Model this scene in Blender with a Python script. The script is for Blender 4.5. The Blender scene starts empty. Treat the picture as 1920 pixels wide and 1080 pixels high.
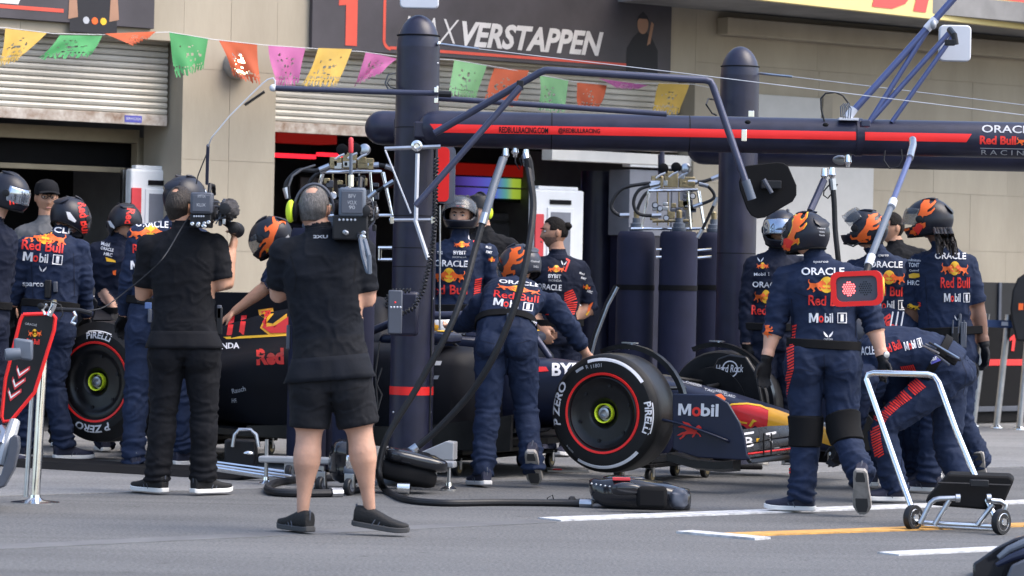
import bpy, bmesh, math, random
import numpy as np
from mathutils import Vector, Matrix, noise
from mathutils.bvhtree import BVHTree
R = math.radians
random.seed(7)
SC = bpy.context.scene
COL = SC.collection

# ---------------------------------------------------------------- camera, sky, sun, exposure
F, EYE, PX, PY, ROLL = 6000.0, 1.29, 960.0, 525.0, R(1.15)     # focal length in photo pixels, eye height, principal point
cd = bpy.data.cameras.new('camera'); cam = bpy.data.objects.new('camera', cd); COL.objects.link(cam)
cd.sensor_width = 36.0; cd.lens = 36.0 * F / 1920.0
cd.shift_y = -(540.0 - PY) / 1920.0
cd.clip_start = 0.5; cd.clip_end = 2000.0
cd.dof.use_dof = True; cd.dof.focus_distance = 19.3; cd.dof.aperture_fstop = 5.0
cam.matrix_world = Matrix.Translation((0, 0, EYE)) @ Matrix.Rotation(R(90), 4, 'X') @ Matrix.Rotation(ROLL, 4, 'Z')
SC.camera = cam
SUN_EL, SUN_AZ = R(54), R(105)          # azimuth clockwise from +Y
wd = bpy.data.worlds.new('World'); SC.world = wd; wd.use_nodes = True
nt = wd.node_tree; nt.nodes.clear()
sky = nt.nodes.new('ShaderNodeTexSky'); sky.sky_type = 'NISHITA'; sky.sun_disc = False
sky.sun_elevation = SUN_EL; sky.sun_rotation = SUN_AZ; sky.dust_density = 3.0; sky.ozone_density = 1.0; sky.air_density = 1.0
bg = nt.nodes.new('ShaderNodeBackground'); bg.inputs[1].default_value = 0.15
out = nt.nodes.new('ShaderNodeOutputWorld')
nt.links.new(sky.outputs[0], bg.inputs[0]); nt.links.new(bg.outputs[0], out.inputs[0])
sl = bpy.data.lights.new('sun', 'SUN'); sl.energy = 0.85; sl.angle = R(45); sl.color = (1.0, 0.94, 0.86)
sun = bpy.data.objects.new('sun', sl); COL.objects.link(sun)
sd = Vector((math.sin(SUN_AZ) * math.cos(SUN_EL), math.cos(SUN_AZ) * math.cos(SUN_EL), math.sin(SUN_EL)))
sun.rotation_euler = sd.to_track_quat('Z', 'Y').to_euler(); sun.location = (8, -4, 14)
SC.view_settings.view_transform = 'Standard'; SC.view_settings.look = 'None'
SC.view_settings.exposure = 1.55; SC.view_settings.gamma = 1.0; SC.view_settings.use_curve_mapping = False
try:
    SC.cycles.max_bounces = 6; SC.cycles.caustics_reflective = False; SC.cycles.caustics_refractive = False
    SC.cycles.use_denoising = True
except Exception: pass

# ---------------------------------------------------------------- pixel <-> world
_c, _s = math.cos(ROLL), math.sin(ROLL)
def UV0(px, py):
    u, v = px - PX, py - PY
    return u * _c + v * _s, -u * _s + v * _c
def W(px, py, s):                       # the point seen at (px, py) where one metre measures s photo pixels
    u, v = UV0(px, py)
    return Vector((u / s, F / s, EYE - v / s))
def GS(px, py): return UV0(px, py)[1] / EYE
def G(px, py, z=0.0):                   # ground point
    u, v = UV0(px, py); s = v / (EYE - z)
    return Vector((u / s, F / s, z))
EYEP = Vector((0, 0, EYE))
def RAY(px, py):
    u, v = UV0(px, py)
    return Vector((u, F, -v)).normalized()

# ---------------------------------------------------------------- materials
MATS = {}
def mat(name, col, rough=0.5, metal=0.0, var=0.12, vscale=6.0, bump=0.0, bscale=60.0, spec=0.36, coat=0.0, emit=None, estr=1.0, trans=0.0, alpha=1.0, sheen=0.0, subs=0.0, stretch=None, rvar=0.1, dirt=None):
    m = bpy.data.materials.new(name); m.use_nodes = True
    n = m.node_tree.nodes; l = m.node_tree.links; b = n['Principled BSDF']
    tc = n.new('ShaderNodeTexCoord'); src = tc.outputs['Object']
    if stretch:
        mp = n.new('ShaderNodeMapping'); mp.inputs['Scale'].default_value = stretch; l.new(src, mp.inputs[0]); src = mp.outputs[0]
    c = (col[0], col[1], col[2], 1)
    if var > 0:
        nz = n.new('ShaderNodeTexNoise'); nz.inputs['Scale'].default_value = vscale; nz.inputs['Detail'].default_value = 6; nz.inputs['Roughness'].default_value = 0.6
        l.new(src, nz.inputs['Vector'])
        rp = n.new('ShaderNodeValToRGB'); rp.color_ramp.elements[0].position = 0.3; rp.color_ramp.elements[1].position = 0.72
        d = dirt if dirt else tuple(x * (1 - var) for x in col)
        rp.color_ramp.elements[0].color = (d[0], d[1], d[2], 1)
        rp.color_ramp.elements[1].color = tuple(min(1, x * (1 + var)) for x in col) + (1,)
        l.new(nz.outputs['Fac'], rp.inputs[0]); l.new(rp.outputs[0], b.inputs['Base Color'])
        if rvar > 0:
            mr = n.new('ShaderNodeMapRange'); mr.inputs['To Min'].default_value = max(0.02, rough - rvar); mr.inputs['To Max'].default_value = min(1, rough + rvar)
            l.new(nz.outputs['Fac'], mr.inputs['Value']); l.new(mr.outputs[0], b.inputs['Roughness'])
        else: b.inputs['Roughness'].default_value = rough
    else:
        b.inputs['Base Color'].default_value = c; b.inputs['Roughness'].default_value = rough
    b.inputs['Metallic'].default_value = metal
    b.inputs['Specular IOR Level'].default_value = spec
    b.inputs['Coat Weight'].default_value = coat; b.inputs['Coat Roughness'].default_value = 0.06
    b.inputs['Sheen Weight'].default_value = sheen
    b.inputs['Transmission Weight'].default_value = trans
    b.inputs['Alpha'].default_value = alpha
    if subs > 0:
        b.inputs['Subsurface Weight'].default_value = subs; b.inputs['Subsurface Radius'].default_value = (0.012, 0.005, 0.003); b.inputs['Subsurface Scale'].default_value = 1.0
    if emit:
        b.inputs['Emission Color'].default_value = (emit[0], emit[1], emit[2], 1); b.inputs['Emission Strength'].default_value = estr
    if bump > 0:
        n2 = n.new('ShaderNodeTexNoise'); n2.inputs['Scale'].default_value = bscale; n2.inputs['Detail'].default_value = 4
        l.new(src, n2.inputs['Vector'])
        bp = n.new('ShaderNodeBump'); bp.inputs['Strength'].default_value = bump; bp.inputs['Distance'].default_value = 0.01
        l.new(n2.outputs['Fac'], bp.inputs['Height']); l.new(bp.outputs[0], b.inputs['Normal'])
    MATS[name] = m
    return m
def ground_mat(name, col, dark, light, sp=0.5, rough=0.85):
    m = bpy.data.materials.new(name); m.use_nodes = True
    n = m.node_tree.nodes; l = m.node_tree.links; b = n['Principled BSDF']
    tc = n.new('ShaderNodeTexCoord')
    big = n.new('ShaderNodeTexNoise'); big.inputs['Scale'].default_value = 0.45; big.inputs['Detail'].default_value = 8; big.inputs['Roughness'].default_value = 0.65
    st = n.new('ShaderNodeMapping'); st.inputs['Rotation'].default_value = (0, 0, R(-37)); st.inputs['Scale'].default_value = (0.16, 1.6, 1)
    stn = n.new('ShaderNodeTexNoise'); stn.inputs['Scale'].default_value = 1.0; stn.inputs['Detail'].default_value = 6
    fine = n.new('ShaderNodeTexNoise'); fine.inputs['Scale'].default_value = 55; fine.inputs['Detail'].default_value = 3
    vor = n.new('ShaderNodeTexVoronoi'); vor.inputs['Scale'].default_value = 70
    for q in (big, fine, vor): l.new(tc.outputs['Object'], q.inputs['Vector'])
    l.new(tc.outputs['Object'], st.inputs[0]); l.new(st.outputs[0], stn.inputs['Vector'])
    ad = n.new('ShaderNodeMath'); ad.operation = 'ADD'; l.new(big.outputs['Fac'], ad.inputs[0]); l.new(stn.outputs['Fac'], ad.inputs[1])
    hv = n.new('ShaderNodeMath'); hv.operation = 'MULTIPLY'; hv.inputs[1].default_value = 0.5; l.new(ad.outputs[0], hv.inputs[0])
    rp = n.new('ShaderNodeValToRGB'); e = rp.color_ramp.elements
    e[0].position = 0.32; e[0].color = dark + (1,); e[1].position = 0.7; e[1].color = light + (1,)
    k = e.new(0.5); k.color = col + (1,)
    l.new(hv.outputs[0], rp.inputs[0])
    mx = n.new('ShaderNodeMix'); mx.data_type = 'RGBA'; mx.blend_type = 'OVERLAY'; mx.inputs['Factor'].default_value = sp
    l.new(rp.outputs[0], mx.inputs['A'])
    fr = n.new('ShaderNodeValToRGB'); fr.color_ramp.elements[0].position = 0.3; fr.color_ramp.elements[1].position = 0.7
    l.new(fine.outputs['Fac'], fr.inputs[0]); l.new(fr.outputs[0], mx.inputs['B'])
    l.new(mx.outputs['Result'], b.inputs['Base Color'])
    # rubber laid down along the lane, oil spots
    def dark(fac_sock, lo, hi, amt, prev):
        r2 = n.new('ShaderNodeMapRange'); r2.inputs['From Min'].default_value = lo; r2.inputs['From Max'].default_value = hi; r2.inputs['To Min'].default_value = 1.0; r2.inputs['To Max'].default_value = amt
        l.new(fac_sock, r2.inputs['Value']); m2 = n.new('ShaderNodeMix'); m2.data_type = 'RGBA'; m2.blend_type = 'MULTIPLY'; m2.inputs['Factor'].default_value = 1.0
        l.new(prev, m2.inputs['A']); l.new(r2.outputs[0], m2.inputs['B']); return m2.outputs['Result']
    s2 = n.new('ShaderNodeMapping'); s2.inputs['Rotation'].default_value = (0, 0, R(-37)); s2.inputs['Scale'].default_value = (0.07, 3.2, 1); l.new(tc.outputs['Object'], s2.inputs[0])
    sn = n.new('ShaderNodeTexNoise'); sn.inputs['Scale'].default_value = 1.0; sn.inputs['Detail'].default_value = 5; l.new(s2.outputs[0], sn.inputs['Vector'])
    col_ = dark(sn.outputs['Fac'], 0.50, 0.70, 0.86, mx.outputs['Result'])
    s3 = n.new('ShaderNodeMapping'); s3.inputs['Rotation'].default_value = (0, 0, R(12)); s3.inputs['Scale'].default_value = (0.2, 4.5, 1); l.new(tc.outputs['Object'], s3.inputs[0])
    sn3 = n.new('ShaderNodeTexNoise'); sn3.inputs['Scale'].default_value = 0.8; sn3.inputs['Detail'].default_value = 3; l.new(s3.outputs[0], sn3.inputs['Vector'])
    col_ = dark(sn3.outputs['Fac'], 0.60, 0.70, 0.88, col_)
    sp_ = n.new('ShaderNodeTexNoise'); sp_.inputs['Scale'].default_value = 7.0; sp_.inputs['Detail'].default_value = 2; l.new(tc.outputs['Object'], sp_.inputs['Vector'])
    col_ = dark(sp_.outputs['Fac'], 0.66, 0.74, 0.74, col_)
    l.new(col_, b.inputs['Base Color'])
    b.inputs['Roughness'].default_value = rough; b.inputs['Specular IOR Level'].default_value = 0.35
    bp = n.new('ShaderNodeBump'); bp.inputs['Strength'].default_value = 0.5; bp.inputs['Distance'].default_value = 0.006
    l.new(vor.outputs['Distance'], bp.inputs['Height']); l.new(bp.outputs[0], b.inputs['Normal'])
    MATS[name] = m; return m

ground_mat('asphalt', (0.110, 0.112, 0.115), (0.078, 0.080, 0.083), (0.137, 0.139, 0.142), 0.36)
ground_mat('concrete', (0.185, 0.187, 0.19), (0.13, 0.132, 0.136), (0.235, 0.236, 0.238), 0.25)
mat('wall_paint', (0.385, 0.338, 0.262), 0.85, var=0.08, vscale=1.8, stretch=(1, 1, .35), dirt=(0.315, 0.273, 0.208), bump=0.15, bscale=25)
mat('wall_seam', (0.30, 0.265, 0.21), 0.9)
mat('board_grey', (0.46, 0.45, 0.43), 0.6, var=0.06)
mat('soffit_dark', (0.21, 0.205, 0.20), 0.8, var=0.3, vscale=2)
mat('shutter_metal', (0.60, 0.575, 0.515), 0.5, 0.15, var=0.12, vscale=1.8, dirt=(0.46, 0.43, 0.37))
mat('shutter_rust', (0.55, 0.52, 0.47), 0.6, 0.1, var=0.2, vscale=9, dirt=(0.22, 0.13, 0.08))
mat('banner_dark', (0.062, 0.056, 0.064), 0.6, var=0.3, vscale=1.6, bump=0.05, bscale=6)
mat('banner_red', (0.62, 0.085, 0.055), 0.6)
mat('banner_white', (0.60, 0.58, 0.58), 0.6)
mat('print_skin', (0.36, 0.20, 0.13), 0.7)
mat('print_dark', (0.02, 0.02, 0.025), 0.7)
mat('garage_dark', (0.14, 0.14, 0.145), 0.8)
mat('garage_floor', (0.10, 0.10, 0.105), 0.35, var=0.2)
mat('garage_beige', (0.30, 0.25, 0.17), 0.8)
mat('white_panel', (0.78, 0.78, 0.78), 0.4, var=0.06)
mat('cream_panel', (0.70, 0.67, 0.62), 0.5, var=0.06)
mat('grey_panel', (0.20, 0.205, 0.235), 0.45)
mat('navy_paint', (0.0135, 0.0145, 0.034), 0.42, var=0.3, vscale=7, rvar=0.16, coat=0.12, bump=0.02, bscale=80)
mat('navy_vinyl', (0.019, 0.021, 0.044), 0.75, spec=0.2, var=0.18, vscale=5, bump=0.1, bscale=22)
mat('red_tape', (0.80, 0.022, 0.02), 0.42, var=0.05)
mat('red_soft', (0.62, 0.05, 0.06), 0.5)
mat('red_glow', (0.8, 0.02, 0.03), 0.5, emit=(1.0, 0.02, 0.04), estr=0.6)
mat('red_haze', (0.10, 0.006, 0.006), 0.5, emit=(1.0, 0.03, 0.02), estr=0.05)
mat('purple_screen', (0.05, 0.03, 0.3), 0.3, emit=(0.10, 0.06, 0.75), estr=0.35)
mat('green_screen', (0.2, 0.4, 0.03), 0.3, emit=(0.30, 0.58, 0.05), estr=0.30)
mat('dark_lettering', (0.009, 0.009, 0.012), 0.7, var=0, spec=0.15)
mat('white_print', (0.68, 0.68, 0.71), 0.55, var=0.05)
mat('grey_print', (0.42, 0.43, 0.46), 0.5, var=0.08)
mat('red_print', (0.72, 0.035, 0.025), 0.5, var=0.08)
mat('orange_print', (0.80, 0.13, 0.02), 0.5, var=0.08)
mat('yellow_print', (0.85, 0.48, 0.03), 0.5, var=0.08)
mat('blue_print', (0.10, 0.10, 0.42), 0.5)
mat('chrome', (0.78, 0.79, 0.80), 0.16, 1.0, var=0.06, vscale=12)
mat('steel', (0.48, 0.49, 0.51), 0.32, 1.0, var=0.12, vscale=14)
mat('silver_paint', (0.38, 0.39, 0.41), 0.4, 0.35, var=0.08)
mat('brass', (0.32, 0.26, 0.15), 0.42, 0.8, var=0.25, vscale=30)
mat('black_plastic', (0.012, 0.0125, 0.015), 0.45, spec=0.25, var=0.2)
mat('black_matte', (0.008, 0.008, 0.009), 0.85, spec=0.15, var=0.2)
mat('black_gloss', (0.012, 0.013, 0.017), 0.14, var=0.2, coat=0.5, bump=0.06, bscale=14)
mat('grey_plastic', (0.07, 0.078, 0.10), 0.45)
mat('slate_plastic', (0.10, 0.12, 0.155), 0.45)
mat('gray_fur', (0.055, 0.052, 0.055), 0.95, var=0.45, vscale=120, bump=1.0, bscale=160)
mat('rubber_hose', (0.010, 0.0105, 0.013), 0.5, var=0.25, bump=0.15, bscale=40)
mat('blue_tube', (0.10, 0.12, 0.24), 0.32, 0.45, var=0.1)
mat('tube_navy', (0.045, 0.05, 0.085), 0.34, 0.25, var=0.1)
mat('tyre_rubber', (0.009, 0.009, 0.010), 0.55, spec=0.25, var=0.3, vscale=8, bump=0.06, bscale=30)
mat('tyre_tread', (0.015, 0.015, 0.0165), 0.40, var=0.7, vscale=4, rvar=0.22, bump=0.12, bscale=24)
mat('car_paint', (0.0055, 0.0062, 0.010), 0.55, var=0.25, vscale=3, spec=0.16)
mat('car_blue', (0.010, 0.014, 0.036), 0.40, var=0.2, vscale=3, coat=0.06)
mat('carbon_painted_sheen', (0.040, 0.042, 0.047), 0.28, var=0.2, vscale=10)  # carbon with the sky's reflection on the wing flaps put into a lighter base colour
mat('carbon', (0.008, 0.008, 0.009), 0.32, var=0.3, vscale=20, bump=0.04, bscale=90)
mat('car_red', (0.72, 0.03, 0.03), 0.38, var=0.05, coat=0.2)
mat('car_yellow', (0.85, 0.40, 0.02), 0.38, var=0.05, coat=0.2)
mat('neon_yellow', (0.62, 0.78, 0.03), 0.5, var=0.1)
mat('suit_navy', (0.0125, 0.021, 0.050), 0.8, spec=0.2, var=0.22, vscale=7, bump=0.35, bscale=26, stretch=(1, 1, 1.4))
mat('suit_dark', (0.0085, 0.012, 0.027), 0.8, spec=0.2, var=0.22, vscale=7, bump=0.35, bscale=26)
mat('shirt_black', (0.0055, 0.006, 0.0085), 0.85, spec=0.2, var=0.3, vscale=6, bump=0.3, bscale=22)
mat('shirt_slate', (0.0065, 0.008, 0.0125), 0.85, spec=0.2, var=0.3, vscale=6, bump=0.3, bscale=22)
mat('shorts_cloth', (0.0105, 0.0112, 0.0145), 0.88, spec=0.2, var=0.25, vscale=8, bump=0.3, bscale=22)
mat('shirt_grey', (0.12, 0.12, 0.125), 0.85, var=0.15)
mat('glove_black', (0.008, 0.008, 0.0095), 0.65, spec=0.25, var=0.3, vscale=20, bump=0.2, bscale=60)
mat('skin_light', (0.56, 0.32, 0.225), 0.5, var=0.13, vscale=9, subs=0.08, bump=0.08, bscale=70)
mat('skin_mid', (0.47, 0.265, 0.185), 0.5, var=0.2, vscale=7, subs=0.08, bump=0.15, bscale=60)
mat('skin_tan', (0.42, 0.225, 0.145), 0.5, var=0.14, vscale=9, subs=0.08, bump=0.08, bscale=70)
mat('skin_dark', (0.17, 0.085, 0.055), 0.48, var=0.14, vscale=9, subs=0.06, bump=0.08, bscale=70)
mat('lip_skin', (0.36, 0.16, 0.13), 0.5)
mat('hair_dark', (0.007, 0.0055, 0.005), 0.75, spec=0.15, var=0.5, vscale=90, bump=0.8, bscale=140, stretch=(1, 1, 0.25))
mat('hair_brown', (0.022, 0.016, 0.013), 0.6, var=0.5, vscale=80, bump=0.8, bscale=140, stretch=(1, 1, 0.25))
mat('hair_grey', (0.12, 0.112, 0.108), 0.7, var=0.5, vscale=90, bump=0.8, bscale=160, stretch=(1, 1, 0.3))
mat('eye_white', (0.5, 0.5, 0.5), 0.3); mat('eye_dark', (0.02, 0.012, 0.01), 0.3)
mat('helmet_shell', (0.008, 0.0095, 0.018), 0.42, var=0.2, coat=0.06)
mat('helmet_slate', (0.030, 0.035, 0.052), 0.38, var=0.15, coat=0.1)
mat('helmet_lining', (0.012, 0.012, 0.012), 0.9)
mat('visor_clear', (0.10, 0.11, 0.125), 0.12, var=0, alpha=0.34, coat=0.5)
mat('visor_mirror', (0.35, 0.40, 0.48), 0.06, 0.85, var=0.3, vscale=9)
mat('shoe_navy', (0.022, 0.024, 0.045), 0.7, var=0.3, bump=0.2, bscale=60)
mat('shoe_black', (0.008, 0.008, 0.009), 0.7, var=0.3, bump=0.3, bscale=70)
mat('sole_white', (0.68, 0.67, 0.65), 0.6, var=0.1)
mat('stubble', (0.20, 0.115, 0.085), 0.7, var=0.3, vscale=90)
mat('sole_grey', (0.30, 0.28, 0.26), 0.7, var=0.25, vscale=20)
mat('sole_dark', (0.05, 0.05, 0.052), 0.7)
mat('flag_yellow', (0.42, 0.27, 0.05), 0.7, var=0.1, subs=0); mat('flag_green', (0.045, 0.23, 0.075), 0.7, var=0.1)
mat('flag_mint', (0.17, 0.35, 0.16), 0.7, var=0.1); mat('flag_orange', (0.42, 0.08, 0.028), 0.7, var=0.1)
mat('flag_pink', (0.34, 0.085, 0.22), 0.7, var=0.1)
mat('lamp_glow', (1, 0.9, 0.7), 0.4, emit=(1.0, 0.78, 0.45), estr=4.0)
mat('lamp_grey', (0.30, 0.29, 0.27), 0.5)
mat('sign_yellow', (0.72, 0.58, 0.24), 0.5, var=0.05); mat('sign_red', (0.62, 0.08, 0.07), 0.5, var=0.05)
mat('line_white', (0.66, 0.67, 0.69), 0.7, var=0.06, vscale=16, dirt=(0.30, 0.305, 0.315))
mat('line_orange', (0.66, 0.35, 0.09), 0.7, var=0.06, vscale=16, dirt=(0.32, 0.19, 0.07))
mat('line_faded', (0.125, 0.128, 0.134), 0.8, var=0.2, vscale=3, dirt=(0.088, 0.09, 0.096))
mat('tape_blue', (0.07, 0.12, 0.27), 0.5)
mat('antenna_white', (0.55, 0.57, 0.62), 0.4, var=0.04)
mat('wrist_orange', (0.7, 0.14, 0.03), 0.5)
mat('cable_white', (0.6, 0.6, 0.62), 0.4)
def screen_mat():
    m = bpy.data.materials.new('display_glow'); m.use_nodes = True; n = m.node_tree.nodes; l = m.node_tree.links; b = n['Principled BSDF']
    tc = n.new('ShaderNodeTexCoord'); sx = n.new('ShaderNodeSeparateXYZ'); rp = n.new('ShaderNodeValToRGB'); e = rp.color_ramp.elements
    l.new(tc.outputs['Generated'], sx.inputs[0]); l.new(sx.outputs[0], rp.inputs[0])
    e[0].position = 0.0; e[0].color = (.03, .015, .10, 1); e[1].position = 1.0; e[1].color = (.28, .40, .03, 1)
    for p, c in ((.35, (.10, .07, .42, 1)), (.62, (.10, .14, .60, 1)), (.78, (.10, .35, .30, 1)), (.88, (.35, .48, .05, 1))): q = e.new(p); q.color = c
    l.new(rp.outputs[0], b.inputs['Emission Color']); b.inputs['Emission Strength'].default_value = .32; b.inputs['Base Color'].default_value = (.01, .01, .02, 1); MATS['display_glow'] = m
screen_mat()
def M(n): return MATS[n]

# ---------------------------------------------------------------- mesh builder
class MB:
    def __init__(s): s.v = []; s.f = []; s.mi = []; s.cur = 0
    def add(s, vs, fs):
        o = len(s.v); s.v += [Vector(q) for q in vs]
        for f in fs: s.f.append(tuple(o + i for i in f)); s.mi.append(s.cur)
        return s
    def box(s, c, h, ax=None):                     # centre, half sizes, optional three axes
        c = Vector(c); X, Y, Z = ax if ax else (Vector((1, 0, 0)), Vector((0, 1, 0)), Vector((0, 0, 1)))
        vs = [c + X * (h[0] * i) + Y * (h[1] * j) + Z * (h[2] * k) for k in (-1, 1) for j in (-1, 1) for i in (-1, 1)]
        return s.add(vs, [(0, 2, 3, 1), (4, 5, 7, 6), (0, 1, 5, 4), (2, 6, 7, 3), (0, 4, 6, 2), (1, 3, 7, 5)])
    def rings(s, rs, close=True, cap=True):
        n = len(rs[0]); vs = [q for r in rs for q in r]; fs = []
        for i in range(len(rs) - 1):
            for k in range(n if close else n - 1):
                a = i * n + k; b = i * n + (k + 1) % n
                fs.append((a, b, b + n, a + n))
        if cap and close:
            fs.append(tuple(reversed(range(n)))); fs.append(tuple(range((len(rs) - 1) * n, len(rs) * n)))
        return s.add(vs, fs)
    def tube(s, pts, r, seg=10, round_cap=False, cap=True):
        pts = [Vector(p) for p in pts]; n = len(pts)
        rr = list(r) if hasattr(r, '__len__') else [r] * n
        T = []
        for i in range(n):
            t = (pts[min(i + 1, n - 1)] - pts[max(i - 1, 0)])
            T.append(t.normalized() if t.length > 1e-9 else Vector((0, 0, 1)))
        up = Vector((0, 0, 1)) if abs(T[0].z) < 0.9 else Vector((1, 0, 0))
        X = T[0].cross(up).normalized(); rs = []
        def ring(c, x, y, q): return [c + x * (math.cos(2 * math.pi * k / seg) * q) + y * (math.sin(2 * math.pi * k / seg) * q) for k in range(seg)]
        for i in range(n):
            X = (X - T[i] * X.dot(T[i])).normalized(); Y = T[i].cross(X)
            if i == 0 and round_cap:
                for a in (80, 60, 35): rs.append(ring(pts[0] - T[0] * rr[0] * math.sin(R(a)), X, Y, rr[0] * math.cos(R(a))))
            rs.append(ring(pts[i], X, Y, rr[i]))
            if i == n - 1 and round_cap:
                for a in (35, 60, 80): rs.append(ring(pts[i] + T[i] * rr[i] * math.sin(R(a)), X, Y, rr[i] * math.cos(R(a))))
        return s.rings(rs, True, cap)
    def cyl(s, a, b, r, seg=20): return s.tube([a, b], r, seg)
    def lathe(s, c, axis, prof, seg=32, cap=True):           # prof: (along axis, radius)
        c = Vector(c); A = Vector(axis).normalized(); up = Vector((0, 0, 1)) if abs(A.z) < 0.9 else Vector((1, 0, 0))
        X = A.cross(up).normalized(); Y = A.cross(X)
        return s.rings([[c + A * h + (X * math.cos(2 * math.pi * k / seg) + Y * math.sin(2 * math.pi * k / seg)) * max(q, 1e-4) for k in range(seg)] for h, q in prof], True, cap)
    def prism(s, poly, O, X, Y, depth):            # polygon in the plane O + X x + Y y, thickened along X x Y
        O = Vector(O); X = Vector(X).normalized(); Y = Vector(Y).normalized(); N = X.cross(Y)
        n = len(poly); a = [O + X * p[0] + Y * p[1] for p in poly]; b = [q + N * depth for q in a]
        return s.add(a + b, [tuple(reversed(range(n))), tuple(range(n, 2 * n))] + [(i, (i + 1) % n, n + (i + 1) % n, n + i) for i in range(n)])
    def ell(s, c, h, ax=None, nu=16, nv=10):
        c = Vector(c); X, Y, Z = ax if ax else (Vector((1, 0, 0)), Vector((0, 1, 0)), Vector((0, 0, 1)))
        rs = []
        for i in range(nv + 1):
            t = -math.pi / 2 + math.pi * (i + 0.02 if i == 0 else i - 0.02 if i == nv else i) / nv
            rs.append([c + X * (h[0] * math.cos(t) * math.cos(2 * math.pi * k / nu)) + Y * (h[1] * math.cos(t) * math.sin(2 * math.pi * k / nu)) + Z * (h[2] * math.sin(t)) for k in range(nu)])
        return s.rings(rs)
    def quadgrid(s, fn, nu, nv):                   # open sheet fn(u, v)
        vs = [fn(i / nu, j / nv) for j in range(nv + 1) for i in range(nu + 1)]
        return s.add(vs, [(j * (nu + 1) + i, j * (nu + 1) + i + 1, (j + 1) * (nu + 1) + i + 1, (j + 1) * (nu + 1) + i) for j in range(nv) for i in range(nu)])

WM = {}                                             # world matrices of the things
def obj(name, mb, m, parent=None, smooth=True, bevel=0.0, solid=0.0, ang=35, label=None):
    me = bpy.data.meshes.new(name)
    inv = WM[parent.name].inverted() if parent is not None and parent.name in WM else None
    vs = [inv @ q for q in mb.v] if inv else mb.v
    me.from_pydata([tuple(q) for q in vs], [], mb.f); me.update()
    ms = m if isinstance(m, (list, tuple)) else [m]
    for q in ms: me.materials.append(M(q) if isinstance(q, str) else q)
    if len(ms) > 1: me.polygons.foreach_set('material_index', mb.mi)
    bm = bmesh.new(); bm.from_mesh(me); bmesh.ops.recalc_face_normals(bm, faces=bm.faces); bm.to_mesh(me); bm.free()
    if smooth:
        me.shade_smooth(); me.set_sharp_from_angle(angle=R(ang))
    o = bpy.data.objects.new(name, me); COL.objects.link(o)
    if parent is not None:
        o.parent = parent
        if parent.name in WM: WM[o.name] = WM[parent.name]
    else: WM[o.name] = Matrix.Identity(4)
    if solid: q = o.modifiers.new('s', 'SOLIDIFY'); q.thickness = solid; q.offset = -1
    if bevel: q = o.modifiers.new('b', 'BEVEL'); q.width = bevel; q.segments = 2; q.limit_method = 'ANGLE'; q.angle_limit = R(40)
    if label: o['label'] = label
    return o
def thing(name, label, cat, loc=(0, 0, 0), rotz=0.0, group=None, mtx=None):
    o = bpy.data.objects.new(name, None); COL.objects.link(o); o.empty_display_size = 0.1
    m = mtx if mtx is not None else Matrix.Translation(Vector(loc)) @ Matrix.Rotation(rotz, 4, 'Z')
    o.matrix_world = m; WM[o.name] = m
    o['label'] = label; o['category'] = cat
    if group: o['group'] = group
    return o
def tag(o, label, cat, group=None):
    o['label'] = label; o['category'] = cat
    if group: o['group'] = group
    return o
def struct(name, mb, m, **k):
    o = obj(name, mb, m, **k); o['kind'] = 'structure'; return o
def bvh_of(*objs):
    vs = []; fs = []
    for o in objs:
        k = len(vs); mw = WM[o.name]
        vs += [mw @ q.co for q in o.data.vertices]; fs += [tuple(k + i for i in p.vertices) for p in o.data.polygons]
    return BVHTree.FromPolygons(vs, fs)

# ---------------------------------------------------------------- lettering and marks
TXT = {}
def text2d(t, bold=0.0, shear=0.0, res=3):
    if t == 'M': return ([(0, 0), (0, 1), (.27, 1), (.5, .40), (.73, 1), (1, 1), (1, 0), (.78, 0), (.78, .64), (.58, .10), (.42, .10), (.22, .64), (.22, 0)], [tuple(range(13))])
    key = (t, bold, shear)
    if key in TXT: return TXT[key]
    cu = bpy.data.curves.new('lettering', 'FONT'); cu.body = t; cu.size = 1.0; cu.offset = bold; cu.shear = shear; cu.resolution_u = res; cu.fill_mode = 'FRONT'
    o = bpy.data.objects.new('lettering', cu); COL.objects.link(o)
    dg = bpy.context.evaluated_depsgraph_get(); dg.update()
    me = bpy.data.meshes.new_from_object(o.evaluated_get(dg))
    vs = [(q.co.x, q.co.y) for q in me.vertices]; fs = [tuple(p.vertices) for p in me.polygons]
    bpy.data.objects.remove(o); bpy.data.curves.remove(cu); bpy.data.meshes.remove(me)
    x0 = min(v[0] for v in vs); x1 = max(v[0] for v in vs); y0 = min(v[1] for v in vs); y1 = max(v[1] for v in vs)
    vs = [((x - x0) / (x1 - x0), (y - y0) / (y1 - y0)) for x, y in vs]
    TXT[key] = (vs, fs); return TXT[key]
def poly2d(pts): return (list(pts), [tuple(range(len(pts)))])
def place2d(sh, cx, cy, w, h, ang=0.0, flip=False):      # unit shape -> pixel coordinates (y down), centred
    ca, sa = math.cos(R(ang)), math.sin(R(ang)); vs = []
    for x, y in sh[0]:
        a = (x - 0.5) * w * (-1 if flip else 1); b = -(y - 0.5) * h
        vs.append((cx + a * ca - b * sa, cy + a * sa + b * ca))
    return (vs, sh[1])
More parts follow.
